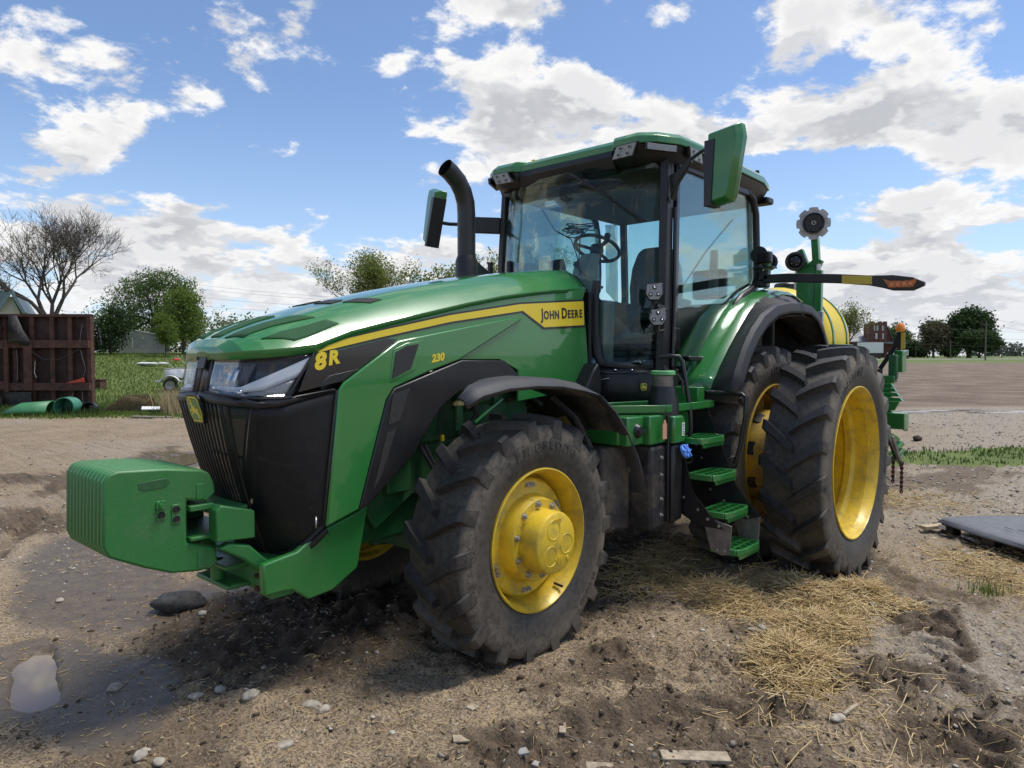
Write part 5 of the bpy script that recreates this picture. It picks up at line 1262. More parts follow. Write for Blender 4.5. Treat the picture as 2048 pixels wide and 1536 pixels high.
    T.put(b.inputs['Base Color'], col)
    T.put(b.inputs['Roughness'], T.math('SUBTRACT', .95, T.math('MULTIPLY', wf, T.ramp(n2, .3, .6, .58, .36))))
    b.inputs['Specular IOR Level'].default_value = .4
    bn = T.node('ShaderNodeBump'); bn.inputs['Strength'].default_value = 1.0; bn.inputs['Distance'].default_value = .024
    hh = T.math('ADD', T.math('MULTIPLY', n3, .55), T.math('ADD', T.math('MULTIPLY', n4, .22), T.math('MULTIPLY', spk, .5)))
    hh = T.math('MULTIPLY', hh, T.math('SUBTRACT', 1.0, T.math('MULTIPLY', wf, .8)))
    T.put(bn.inputs['Height'], hh)
    b2 = T.node('ShaderNodeBump'); b2.inputs['Strength'].default_value = .8; b2.inputs['Distance'].default_value = .12
    T.put(b2.inputs['Height'], T.math('MULTIPLY', T.noise(P, 4.5, 6, .7), T.attr('field'))); T.l.new(bn.outputs[0], b2.inputs['Normal'])
    T.l.new(b2.outputs[0], b.inputs['Normal'])
    return m
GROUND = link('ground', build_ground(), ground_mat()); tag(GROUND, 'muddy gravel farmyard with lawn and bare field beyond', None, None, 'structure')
# standing water
M['water'] = material('muddy_water', (.165, .125, .09), .035, spec=.5)
def puddle(cx, cy, rx, ry, rot, z, label, n=64, seed=1):
    rn = random.Random(seed); P = []
    ph = [rn.uniform(0, 6.28) for _ in range(6)]
    for i in range(n):
        a = 2*PI*i/n; k = 1+.09*math.sin(2*a+ph[0])+.08*math.sin(3*a+ph[1])+.06*math.sin(5*a+ph[2])+.04*math.sin(9*a+ph[3])+.03*math.sin(14*a+ph[4])
        u, v = rx*k*math.cos(a), ry*k*math.sin(a)
        P.append((cx+u*math.cos(rot)-v*math.sin(rot), cy+u*math.sin(rot)+v*math.cos(rot), z))
    o = MB().add(P, [tuple(range(n))]).build('puddle', M['water'], None, 0); tag(o, label, None, None, 'structure'); return o
puddle(5.31, -.94, .58, .24, R_(78), -.038, 'small brown puddle in the near left foreground', seed=2)
puddle(1.30, -9.1, 1.9, .85, R_(35), float(terrain(np.array([1.3]), np.array([-9.1]))[0])+.004, 'long shallow puddle beyond the front weights', seed=4)
for k, (q, w_) in enumerate(((1835, 1.1), (1905, 1.6), (1985, 1.9), (2060, 1.5))):
    x, y = cam2w((q-1024)/1419.65*22.6, 22.6+.5*math.sin(k*2.1)); puddle(x, y, w_*.5, .26, YAW-PI/2, float(terrain(np.array([x]), np.array([y]))[0])+.006, ('leftmost', 'second', 'third', 'rightmost')[k]+' thin pool of water along the field edge', seed=6+k)

# ---- scattered matter
def big_mesh(name, V_, F_, mat, smooth=False):
    me = bpy.data.meshes.new(name); V_ = np.asarray(V_, np.float32); F_ = np.asarray(F_, np.int32); k = F_.shape[1]
    me.vertices.add(len(V_)); me.vertices.foreach_set('co', V_.ravel())
    me.loops.add(F_.size); me.loops.foreach_set('vertex_index', F_.ravel())
    me.polygons.add(len(F_)); me.polygons.foreach_set('loop_start', (np.arange(len(F_))*k).astype(np.int32)); me.polygons.foreach_set('loop_total', np.full(len(F_), k, np.int32))
    if smooth: me.polygons.foreach_set('use_smooth', np.ones(len(F_), bool))
    me.update(calc_edges=True)
    if mat: me.materials.append(mat)
    return me
def island_mat(name, cols, rough=.85, spec=.3, trans=0.0):
    m = bpy.data.materials.new(name); m.use_nodes = True
    T = NT(m.node_tree); b = T.n['Principled BSDF']
    r = T.node('ShaderNodeNewGeometry').outputs['Random Per Island']
    cr = T.node('ShaderNodeValToRGB'); T.put(cr.inputs[0], r)
    el = cr.color_ramp.elements
    el[0].color = (*cols[0], 1); el[1].color = (*cols[-1], 1)
    for i, c in enumerate(cols[1:-1]): e = el.new((i+1)/(len(cols)-1)); e.color = (*c, 1)
    T.put(b.inputs['Base Color'], cr.outputs[0]); b.inputs['Roughness'].default_value = rough; b.inputs['Specular IOR Level'].default_value = spec
    if trans:
        out = T.n['Material Output']; tl = T.node('ShaderNodeBsdfTranslucent'); T.put(tl.inputs[0], cr.outputs[0]); ms = T.node('ShaderNodeMixShader'); ms.inputs[0].default_value = trans
        T.l.new(b.outputs[0], ms.inputs[1]); T.l.new(tl.outputs[0], ms.inputs[2]); T.l.new(ms.outputs[0], out.inputs[0])
    return m
M['stone'] = island_mat('pale_limestone_chips', [(.10, .085, .065), (.36, .31, .245), (.22, .19, .15), (.50, .46, .39), (.28, .235, .175), (.42, .375, .31)], .8)
def ico():
    t = (1+5**.5)/2
    v = np.array([(-1, t, 0), (1, t, 0), (-1, -t, 0), (1, -t, 0), (0, -1, t), (0, 1, t), (0, -1, -t), (0, 1, -t), (t, 0, -1), (t, 0, 1), (-t, 0, -1), (-t, 0, 1)], float); v /= np.linalg.norm(v[0])
    f = np.array([(0, 11, 5), (0, 5, 1), (0, 1, 7), (0, 7, 10), (0, 10, 11), (1, 5, 9), (5, 11, 4), (11, 10, 2), (10, 7, 6), (7, 1, 8), (3, 9, 4), (3, 4, 2), (3, 2, 6), (3, 6, 8), (3, 8, 9), (4, 9, 5), (2, 4, 11), (6, 2, 10), (8, 6, 7), (9, 8, 1)])
    return v, f
def scatter_stones(name, x, y, r, label, mat, flat=.6, sink=.55):
    v, f = ico(); n = len(x)
    z = height(x, y)
    jit = rng.uniform(.6, 1.3, (n, 12, 1)); sc = np.stack([rng.uniform(.8, 1.5, n), rng.uniform(.7, 1.1, n), rng.uniform(flat*.6, flat*1.2, n)], 1)[:, None, :]
    P = v[None]*jit*sc*r[:, None, None]
    a = rng.uniform(0, 2*PI, n); ca, sa = np.cos(a), np.sin(a)
    X = P[..., 0]*ca[:, None]-P[..., 1]*sa[:, None]; Y = P[..., 0]*sa[:, None]+P[..., 1]*ca[:, None]
    W = np.stack([X+x[:, None], Y+y[:, None], P[..., 2]+(z+r*flat*(1-2*sink)*.5)[:, None]], 2)
    F = f[None]+(np.arange(n)*12)[:, None, None]
    o = link(name, big_mesh(name, W.reshape(-1, 3), F.reshape(-1, 3), mat), None); tag(o, label, None, None, 'stuff'); return o
n = 42000
x = rng.uniform(-1.6, 6.2, n); y = rng.uniform(-6.5, 4.2, n)
_, _, w, mu, gr = masks(x, y)
keep = rng.random(n) < (.10+.75*gr+.30*sstep(fbm(x, y, .9, 3), .0, .25))*(1-.55*w)
x, y = x[keep], y[keep]; r = .003+.015*rng.random(len(x))**4+.003*rng.random(len(x))
scatter_stones('gravel', x, y, r, 'small pale gravel scattered through the mud around the tractor', M['stone'])
n = 15000
b_ = rng.uniform(6, 24, n); t_ = rng.uniform(.36, .95, n); x, y = cam2w(t_*b_, b_)
g_, f_, w, mu, gr = masks(x, y); keep = (rng.random(n) < .1+.9*gr)*(g_ < .5)*(f_ < .5); x, y = x[keep], y[keep]; b_ = b_[keep]
scatter_stones('gravel', x, y, .010+.022*rng.random(len(x))**2.5, 'coarse crushed stone spread over the yard behind the tractor', M['stone'])
n = 5000
b_ = rng.uniform(6, 21, n); t_ = rng.uniform(-.95, -.18, n); x, y = cam2w(t_*b_, b_)
scatter_stones('gravel', x, y, .006+.018*rng.random(len(x))**3, 'sparse pebbles on the yard in front of the lawn', M['stone'])
# mud crumbs
M['mudclod'] = island_mat('dark_mud_crumbs', [(.030, .021, .014), (.075, .052, .034), (.045, .032, .021), (.11, .08, .052)], .95)
n = 22000
x = rng.uniform(1.0, 6.0, n); y = rng.uniform(-3, 4.2, n); _, _, w, mu, gr = masks(x, y); keep = rng.random(n) < (mu*.85*(1-w)+.03); x, y = x[keep], y[keep]
scatter_stones('mud_crumbs', x, y, .003+.017*rng.random(len(x))**3, 'dark clods of churned mud under the front of the tractor', M['mudclod'], .75)
M['crumb'] = island_mat('dry_dirt_crumbs', [(.10, .07, .042), (.30, .225, .14), (.17, .12, .075), (.38, .29, .19), (.07, .05, .03)], .95)
n = 30000
x = rng.uniform(.4, 6.1, n); y = rng.uniform(-2.5, 4.1, n); _, _, w, mu, gr = masks(x, y); keep = rng.random(n) < (1-w)*(1-.7*mu)*(.25+.9*sstep(fbm(x, y, 1.3, 3), -.12, .2)); x, y = x[keep], y[keep]
scatter_stones('dirt_crumbs', x, y, .0025+.010*rng.random(len(x))**3, 'fine crumbs of dry dirt over the foreground', M['crumb'], .8)
# larger single stones
STONE = None
def stone_mesh(seed, flat=.62):
    rn = np.random.default_rng(seed); bm = bmesh.new(); bmesh.ops.create_icosphere(bm, subdivisions=3, radius=1.0)
    off = rn.uniform(-50, 50, 3)
    from mathutils import noise as mn
    for v in bm.verts:
        d = 1+.28*mn.noise(v.co*1.2+Vector(off))+.10*mn.noise(v.co*3.4+Vector(off)); v.co = Vector((v.co.x*1.25*d, v.co.y*.9*d, v.co.z*flat*d))
    me = bpy.data.meshes.new('stone'); bm.to_mesh(me); bm.free(); me.polygons.foreach_set('use_smooth', [True]*len(me.polygons)); return me
SM = [stone_mesh(i) for i in range(5)]
M['bigstone'] = material('pale_stone', (.40, .36, .29), .85, vary=.3, vscale=30, dust=(.2, .16, .11), dust_amt=.5, dscale=14)
for me in SM: me.materials.append(M['bigstone'])
def place(px, py):
    """ground point seen at a place in the photograph, used once to measure positions"""
    d = FWD+RGT*((px-1024)/1419.65)+RGT.cross(FWD)*((768-py)/1419.65); t = -CAM.z/d.z; p = CAM+d*t
    return p.x, p.y
for i, (px, py, r, lab) in enumerate(((502, 1400, 17, 'largest rounded stone of the cluster between puddle and front wheel'), (440, 1383, 14, 'flat pale stone just left of the largest stone in the cluster'),
    (392, 1398, 13, 'leftmost small stone of the cluster right of the puddle'), (230, 1377, 15, 'single pale stone at the right edge of the brown puddle'), (622, 1410, 20, 'broad flat stone right of the stone cluster below the nose'),
    (648, 1418, 14, 'small stone touching the broad flat stone'), (405, 1232, 11, 'small pale stone beside the dark asphalt lump'), (1675, 1450, 16, 'pale stone at the left end of the grey stick'),
    (1525, 1262, 11, 'larger of two pale stones at the left edge of the straw heap'), (1503, 1270, 9, 'smaller of two pale stones at the left edge of the straw heap'), (285, 1520, 17, 'pale stone at the bottom edge left of its smaller neighbour'),
    (318, 1528, 14, 'smaller pale stone at the bottom edge beside a larger one'), (570, 1492, 16, 'lone pale stone at the bottom between puddle and wood chip'), (120, 1205, 9, 'small white stone on the wet mud left of the asphalt lump'), (1652, 1325, 12, 'pale stone on the gravel right of the lower straw clump'))):
    x, y = place(px, py); dist = math.hypot(x-CAM.x, y-CAM.y, CAM.z); s = r*dist/1419.65*.75
    o = bpy.data.objects.new('stone', SM[i % 5]); COL.objects.link(o); o.location = (x, y, gz(x, y)+s*.12); o.scale = (s, s, s); o.rotation_euler = (0, 0, i*1.3)
    tag(o, lab, 'stone', 'loose pale stones on the yard')
rk = link('rubble_lump', stone_mesh(21, .5), material('dark_asphalt_lump', (.045, .043, .040), .8, vary=.5, vscale=25, bump=.8, bscale=70)); x, y = place(358, 1218)
rk.location = (x, y, gz(x, y)+.05); rk.scale = (.155, .13, .155); rk.rotation_euler = (0, 0, R_(150)); tag(rk, 'dark grey lump of broken asphalt on the mud below the weights', 'rubble')
# straw
M['straw'] = island_mat('golden_straw', [(.40, .28, .12), (.60, .45, .22), (.50, .36, .16), (.70, .55, .31), (.44, .32, .15)], .6, .4)
def straw(name, x, y, zoff, L, label, wd=.0024, tilt=.25, mat=None, kind='stuff'):
    n = len(x); z = height(x, y)+zoff
    a = rng.uniform(0, 2*PI, n); el = rng.normal(0, tilt, n); bend = rng.normal(0, .25, n)
    d = np.stack([np.cos(a)*np.cos(el), np.sin(a)*np.cos(el), np.sin(el)], 1)
    sd_ = np.stack([-np.sin(a), np.cos(a), 0*a], 1); up = np.cross(d, sd_)
    c = np.stack([x, y, z], 1); w = wd*rng.uniform(.7, 1.4, n)[:, None]
    ring = []
    for t in (-.5, 0, .5):
        p = c+d*(L[:, None]*t)+sd_*(bend*L*(t*t)*1.2)[:, None]
        p[:, 2] = np.maximum(p[:, 2], height(p[:, 0], p[:, 1], False)+.004)
        ring += [p+sd_*w, p-sd_*w*.6+up*w, p-sd_*w*.6-up*w]
    W = np.stack(ring, 1)
    fc = []
    for s in (0, 3):
        for k in range(3): fc.append((s+k, s+(k+1) % 3, s+3+(k+1) % 3, s+3+k))
    F = np.array(fc)[None]+(np.arange(n)*9)[:, None, None]
    o = link(name, big_mesh(name, W.reshape(-1, 3), F.reshape(-1, 4), mat or M['straw']), None); tag(o, label, None, None, kind); return o
def heap(cx, cy, rx, ry, rot, n, hgt):
    u = rng.normal(0, .45, n); v = rng.normal(0, .45, n); r = np.sqrt(u*u+v*v)
    k = r < 1.15; u, v, r = u[k], v[k], r[k]
    x = cx+u*rx*math.cos(rot)-v*ry*math.sin(rot); y = cy+u*rx*math.sin(rot)+v*ry*math.cos(rot)
    return x, y, rng.random(len(x))*hgt*np.clip(1-r, .08, 1)
hs = [heap(1.42, 1.52, .50, .30, R_(65), 1900, .11), heap(.92, 1.98, .62, .36, R_(60), 2900, .13), heap(.62, 2.30, .42, .26, R_(70), 1300, .08), heap(1.55, 2.30, .34, .28, 0, 1100, .10), heap(2.25, 2.36, .50, .24, R_(20), 2000, .10)]
X = np.concatenate([h[0] for h in hs]); Y = np.concatenate([h[1] for h in hs]); Z = np.concatenate([h[2] for h in hs])
straw('straw_heap', X, Y, Z, rng.uniform(.10, .30, len(X)), 'loose golden straw heap between the front and rear wheels')
hs = [heap(1.0, .75, 1.1, .45, R_(10), 1300, .05), heap(-.7, 2.95, .9, .35, R_(40), 650, .03), heap(-1.5, 3.0, .8, .4, R_(30), 700, .04), heap(-2.8, .9, 2.2, .9, R_(-40), 2400, .03), heap(2.6, 2.9, 1.5, .9, R_(20), 250, .02)]
X = np.concatenate([h[0] for h in hs]); Y = np.concatenate([h[1] for h in hs]); Z = np.concatenate([h[2] for h in hs])
straw('straw_litter', X, Y, Z+.004, rng.uniform(.06, .24, len(X)), 'thin scatter of straw under the tractor and around the pallet')
n = 10000; x = rng.uniform(-1.2, 6.1, n); y = rng.uniform(-5, 4.2, n); k = fbm(x, y, .7, 3) > -.06; x, y = x[k], y[k]
straw('chaff', x, y, .003+0*x, rng.uniform(.012, .06, len(x)), 'short chaff and straw bits littering the yard', .0017, .15)
# ------------------------------------------------------------------ planter hitched behind
PL = empty('planter', (-3.2, 0, 0), label='green planter with a yellow liquid tank hitched behind the tractor', cat='planter')
def pl(m, name, mat, smooth=35, bevel=0.0):
    m.v = [(x+3.2, y, z) for x, y, z in m.v]; return m.build(name, mat, PL, smooth, bevel)
m = MB().lathe([(0, -.82), (.30, -.80), (.56, -.72), (.72, -.58), (.78, -.42), (.78, .42), (.72, .58), (.56, .72), (.30, .80), (0, .82)], (-4.25, -.16, 2.10), 'x', 40); pl(m, 'liquid_tank', M['yellow_tank'], 40)
for x in (-3.95, -4.55): pl(MB().lathe([(.785, -.03), (.795, -.025), (.795, .025), (.785, .03)], (x, -.16, 2.10), 'x', 40), 'tank_band', M['green'])
pl(MB().lathe([(0, .10), (.16, .10), (.18, .08), (.18, 0)], (-4.25, -.16, 2.87), 'z', 20), 'tank_lid', M['black'])
pl(MB().prism([(.35, 1.55), (.75, 1.95), (.72, 2.05), (.25, 1.62), (-.6, 1.62), (-1.05, 2.05), (-1.1, 1.95), (-.65, 1.5)], 'x', -4.5, -3.7), 'tank_saddle', M['green'], 0, .01)
# toolbar and legs
pl(MB().bb((-3.35, -2.0, .98), (-3.15, 1.72, 1.18)), 'toolbar', M['green'], 30, .01)
pl(MB().beam((-1.35, 0, 1.05), (-3.2, 0, 1.08), .18, .16), 'hitch_tongue', M['green'], 30, .01)
pl(MB().bb((-3.4, -.55, 1.15), (-3.2, -.40, 1.75)), 'tank_post', M['green'], 30, .01); pl(MB().bb((-4.9, -.55, 1.0), (-3.3, -.40, 1.15)), 'tank_rail', M['green'], 30, .01)
pl(MB().bb((-4.9, .10, 1.0), (-3.3, .25, 1.15)), 'tank_rail', M['green'], 30, .01); pl(MB().bb((-4.6, -.6, 1.12), (-4.5, .3, 1.60)), 'tank_post', M['green'], 30, .01)
# folded row marker arm
pl(MB().bb((-3.05, .46, 1.15), (-2.93, .70, 3.02)), 'marker_mast', M['green'], 30, .008)
pl(MB().bb((-2.98, .71, 1.15), (-2.90, .79, 2.98)), 'marker_mast', M['green'], 30, .008)
pl(MB().prism([(.44, 2.98), (.72, 2.98), (.78, 3.10), (.70, 3.16), (.60, 3.08), (.52, 3.28), (.46, 3.26), (.48, 3.08)], 'x', -3.03, -2.95), 'marker_bracket', M['green'], 0, .006)
pl(MB().beam((-2.99, .70, 3.05), (-2.99, .665, 3.50), .085, .085), 'marker_arm', M['green'], 30, .006)
pl(MB().cyl((-2.93, .74, 3.06), (-2.93, .74, 2.70), .028, 10), 'marker_cylinder', M['steel'])
pl(MB().cyl((-2.93, .47, 3.25), (-2.93, .45, 2.75), .016, 8), 'marker_rod', M['steel'])
dn = Vector((.92, .36, -.05)).normalized()
mk = empty('marker_disc', (-2.90+3.2, .68, 3.58)); mk.parent = PL; mk.rotation_euler = dn.to_track_quat('Z', 'Y').to_euler()
pts = []
for i in range(96):
    a = 2*PI*i/96; k = (a*8/(2*PI)) % 1
    r = .205 if not (.36 < k < .64) else .178
    pts.append((r*math.cos(a), r*math.sin(a)))
MB().prism(pts, 'z', -.004, .004).build('blade', M['disc'], mk, 0)
MB().lathe([(.128, .0), (.132, .05), (.128, .075), (.115, .078), (.108, .06), (.02, .055), (0, .055)], (0, 0, 0), 'z', 36).build('depth_band', M['black'], mk)
for i in range(5):
    a = 2*PI*i/5; MB().cyl((.022*math.cos(a), .022*math.sin(a), .055), (.022*math.cos(a), .022*math.sin(a), .066), .008, 8).build('hub_bolt', M['steel'], mk)
for i in range(6):
    a = 2*PI*i/6+.3; MB().beam((.03*math.cos(a), .03*math.sin(a), .062), (.105*math.cos(a), .105*math.sin(a), .062), .016, .012).build('hub_rib', M['black'], mk)
# two small press wheels carried high
def press_wheel(c, r):
    w = empty('press_wheel', (c[0]+3.2, c[1], c[2])); w.parent = PL; w.rotation_euler = (0, 0, R_(20))
    MB().lathe([(r*.72, -.04), (r*.95, -.035), (r, 0), (r*.95, .035), (r*.72, .04), (r*.68, 0)], (0, 0, 0), 'x', 32, closed=True).build('tyre', M['rubber_plain'], w)
    MB().lathe([(r*.73, .0), (r*.5, .02), (r*.2, .03), (0, .03)], (0, 0, 0), 'x', 28).build('wheel_disc', M['black'], w)
    for i in range(5):
        a = 2*PI*i/5; MB().sphere((.03, r*.42*math.cos(a), r*.42*math.sin(a)), .007, 6, 4).build('bolt', M['steel'], w)
press_wheel((-2.86, .47, 3.11), .125); press_wheel((-3.3, -.06, 3.19), .125)
pl(MB().beam((-3.1, .48, 3.15), (-3.0, .62, 3.05), .05, .05), 'wheel_arm', M['green']); pl(MB().beam((-3.28, -.04, 3.19), (-3.2, -.1, 2.4), .06, .05), 'wheel_arm', M['green'])
pl(MB().bb((-2.88, .78, 2.24), (-2.82, .84, 2.45)), 'hose_valve', M['steel'], 30, .008)
for k in range(3): pl(MB().cyl((-2.86, .34+.05*k, 2.44), (-2.86, .34+.05*k, 2.52), .018, 8), 'hose_fitting', M['blue'])
pl(MB().tube([(-2.8, .1, 2.95), (-2.6, -.2, 2.75), (-2.3, -.3, 2.5), (-1.6, -.2, 2.0)], .02, 8), 'hydraulic_hose', M['rubber_plain'])
# right hand wing end seen beside the wheel
pl(MB().beam((-3.2, 1.42, 1.72), (-3.2, 1.66, 2.12), .03, .05), 'beacon_arm', M['black_paint'], 30, .004)
pl(MB().tube([(-3.2, 1.42, 1.3), (-3.2, 1.42, 1.72)], .03, 8), 'beacon_post', M['black_paint'])
pl(MB().prism([(1.56, 2.03), (1.62, 2.17), (1.70, 2.17), (1.70, 1.96), (1.63, 1.97)], 'x', -3.19, -3.18), 'beacon_plate', M['black_paint'], 0)
pl(MB().prism([(1.655, 1.97), (1.70, 1.97), (1.70, 2.17), (1.655, 2.17)], 'x', -3.178, -3.174), 'beacon_reflector', M['reflector_yellow'], 0)
pl(MB().lathe([(0, .10), (.03, .095), (.05, .07), (.055, .03), (.045, 0), (0, 0)], (-3.18, 1.645, 2.185), 'z', 20), 'beacon', M['amber_bright'])
pl(MB().bb((-3.30, 1.40, 1.18), (-3.18, 1.56, 1.60)), 'wing_upright', M['green'], 30, .01)
pl(MB().bb((-3.26, 1.52, 1.60), (-3.16, 1.62, 1.90)), 'wing_cylinder', M['green_dark'], 30, .02)
pl(MB().bb((-3.45, 1.56, 1.68), (-3.25, 1.66, 1.95)), 'wing_plate', M['green'], 30, .01)
pl(MB().bb((-3.32, 1.30, 1.55), (-3.14, 1.60, 1.64)), 'wing_clamp', M['green'], 30, .01); pl(MB().cyl((-3.2, 1.3, 1.585), (-3.2, 1.62, 1.585), .02, 8), 'wing_pin', M['steel'])
for k in range(4):
    z = 1.53-.055*k; y1 = 1.60+.045*k
    pl(MB().prism([(1.25, z+.02), (y1, z+.02), (y1+.03, z-.02), (1.25, z-.02)], 'x', -3.05+.05*k, -2.98+.05*k), 'step_slat', M['green'], 0, .004)
pl(MB().prism([(1.25, 1.345), (1.745, 1.345), (1.69, 1.235), (1.25, 1.23)], 'x', -2.83, -2.79), 'step_board', M['green'], 0, .006)
vs, fs = text_data('P', .085, .004, .001)
pl(MB().add([(-2.787+tz, 1.45+tx, 1.275+ty) for tx, ty, tz in vs], fs), 'board_lettering', M['decal_yellow'], 0)
pl(MB().bb((-2.788, 1.40, 1.262), (-2.786, 1.53, 1.268)), 'board_underline', M['decal_yellow'], 0)
# row units: openers and chains
for i, y in enumerate((1.50, .75)):
    ru = empty('row_unit', (0, y, 0)); ru.parent = PL
    MB().beam((.0, -.06, .95), (-.75, -.04, .75), .05, .09).build('parallel_arm', M['green'], ru, 30, .006)
    MB().beam((.0, .06, 1.12), (-.75, .06, .92), .05, .07).build('parallel_arm', M['green'], ru, 30, .006)
    MB().lathe([(0, -.01), (.20, -.006), (.21, 0), (.20, .006), (0, .01)], (.12, .02, .85), 'y', 32).build('opener_disc', M['rubber_plain'], ru)
    MB().beam((.30, .12, .86), (.10, .16, .60), .03, .05).build('opener_arm', M['black_paint'], ru, 30, .004); MB().beam((.34, .16, .92), (.16, .22, .55), .03, .04).build('opener_arm', M['steel_dirty'], ru, 30, .004)
    for dz in (.78, .70, .63): MB().prism([(-.1, dz), (.18, dz-.03), (.22, dz), (.0, dz+.05)], 'y', .12, .20).build('closing_plate', M['green'], ru, 0, .004)
    for cyy, z0, z1 in ((.14, .64, .32), (.235, .58, .20)):
        m = MB(); n = int((z0-z1)/.028)
        for k in range(n):
            z = z0-k*.028; ax = (1, 0, 0) if k % 2 else (0, 1, 0)
            m.tube([(.20+ax[0]*.013*math.cos(t), cyy+ax[1]*.013*math.cos(t), z+.022*math.sin(t)) for t in [2*PI*q/8 for q in range(8)]], .009, 5, closed=True)
        m.build('drag_chain', M['rust'], ru)['kind'] = 'stuff'
# ------------------------------------------------------------------ background
HZ = 711.2
def at(px, py, b):
    """world point at forward distance b on the sight line measured in the photograph"""
    a = (px-1024)/1419.65*b; z = CAM.z+(HZ-py)/1419.65*b
    x, y = cam2w(a, b); return Vector((x, y, z))
def on_ground(px, b):
    x, y = cam2w((px-1024)/1419.65*b, b); return Vector((x, y, gz(x, y)))
FACE = YAW-PI/2      # local +x = to the right as seen from the yard, local +y = away
def scene_empty(name, px, b, label, cat, group=None, rz=0.0, z=None):
    p = on_ground(px, b)
    if z is not None: p.z = z
    return empty(name, p, FACE+rz, label, cat, group)
# ---- foliage
M['leaf_dark'] = island_mat('dark_green_leaves', [(0.023, 0.049, 0.014), (0.049, 0.087, 0.026), (0.035, 0.067, 0.019), (0.072, 0.113, 0.038)], .7, .25, .30)
M['leaf_mid'] = island_mat('mid_green_leaves', [(0.060, 0.108, 0.024), (0.108, 0.173, 0.042), (0.083, 0.138, 0.033), (0.143, 0.210, 0.060)], .7, .25, .35)
M['leaf_fresh'] = island_mat('fresh_spring_leaves', [(0.090, 0.150, 0.022), (0.156, 0.225, 0.043), (0.119, 0.188, 0.033), (0.188, 0.250, 0.060)], .7, .25, .40)
M['leaf_olive'] = island_mat('sparse_olive_leaves', [(0.136, 0.175, 0.037), (0.237, 0.284, 0.076), (0.173, 0.225, 0.051)], .7, .25, .40)
M['leaf_brown'] = island_mat('budding_brown_twigs', [(.085, .075, .045), (.14, .12, .07), (.10, .10, .05)], .8, .2, .25)
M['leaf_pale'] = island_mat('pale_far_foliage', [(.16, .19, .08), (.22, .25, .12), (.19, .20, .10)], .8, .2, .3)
M['bark'] = material('grey_bark', (.085, .070, .055), .9, vary=.35, vscale=3, bump=.4, bscale=30)
M['bark_pale'] = material('pale_bark', (.16, .14, .115), .9, vary=.3, vscale=3)
def leaves_mesh(name, C, size, mat, rg):
    n = len(C)
    u = rg.normal(size=(n, 3)); u /= np.linalg.norm(u, axis=1)[:, None]
    w = rg.normal(size=(n, 3)); w -= u*(u*w).sum(1)[:, None]; w /= np.linalg.norm(w, axis=1)[:, None]
    s = size*rg.uniform(.6, 1.35, n)[:, None]
    W = np.stack([C-u*s, C+w*s*.55, C+u*s, C-w*s*.55], 1)
    return big_mesh(name, W.reshape(-1, 3), np.arange(n*4).reshape(n, 4), mat)
def lobe_points(lobes, n, rg, hollow=.55):
    vol = np.array([l[3]*l[4]*l[5] for l in lobes])**.67; k = rg.choice(len(lobes), n, p=vol/vol.sum())
    L = np.array(lobes)[k]
    d = rg.normal(size=(n, 3)); d /= np.linalg.norm(d, axis=1)[:, None]
    r = hollow+(1-hollow)*rg.random(n)**.6
    return L[:, :3]+d*L[:, 3:6]*r[:, None]*(1+.18*rg.normal(size=n))[:, None]
def tree(name, px, b, lobes, label, trunk_r, nclump, per, leaf, mat, group=None, spread=.16, seed=1, bark='bark', cat='tree', trunk_top=.55, z=None, twigs=True):
    """lobes in metres relative to the base: x right, y away, z up, radii"""
    rg = np.random.default_rng(seed); rn = random.Random(seed)
    t = scene_empty(name, px, b, label, cat, group, z=z)
    C = lobe_points(lobes, nclump, rg); C = C[C[:, 2] > .25]
    P = np.repeat(C, per, 0)+rg.normal(size=(len(C)*per, 3))*spread*np.array([1, 1, .7])
    o = link('crown', leaves_mesh('crown', P, leaf, mat, rg), None, t)
    m = MB(); top = max(l[2] for l in lobes); H = top*trunk_top+.3
    cx = float(np.mean([l[0] for l in lobes]))
    tr = [Vector((0, 0, -.3)), Vector((.05*rn.uniform(-1, 1), .05, H*.35)), Vector((cx*.3, .0, H*.7)), Vector((cx*.5, 0, H))]
    m.tube(tr, [trunk_r*1.25, trunk_r, trunk_r*.8, trunk_r*.55], 8)
    for l in lobes:
        e = Vector(l[:3]); s = tr[2].lerp(tr[3], rn.random()); mid = s.lerp(e, .5)+Vector((rn.uniform(-.2, .2), rn.uniform(-.2, .2), rn.uniform(.0, .3)))
        m.tube([s, mid, e], [trunk_r*.5, trunk_r*.32, trunk_r*.12], 6)
        if twigs:
            for k in range(12):
                d = Vector((rn.gauss(0, 1), rn.gauss(0, 1), rn.gauss(.3, .8))).normalized(); q = mid.lerp(e, rn.random()); f = q+Vector((d.x*l[3], d.y*l[4], d.z*l[5]))*rn.uniform(.6, 1.0)
                m.tube([q, q.lerp(f, .5)+Vector((0, 0, .08)), f], [trunk_r*.2, trunk_r*.12, trunk_r*.04], 4)
    m.build('trunk', M[bark], t, 60)
    return t
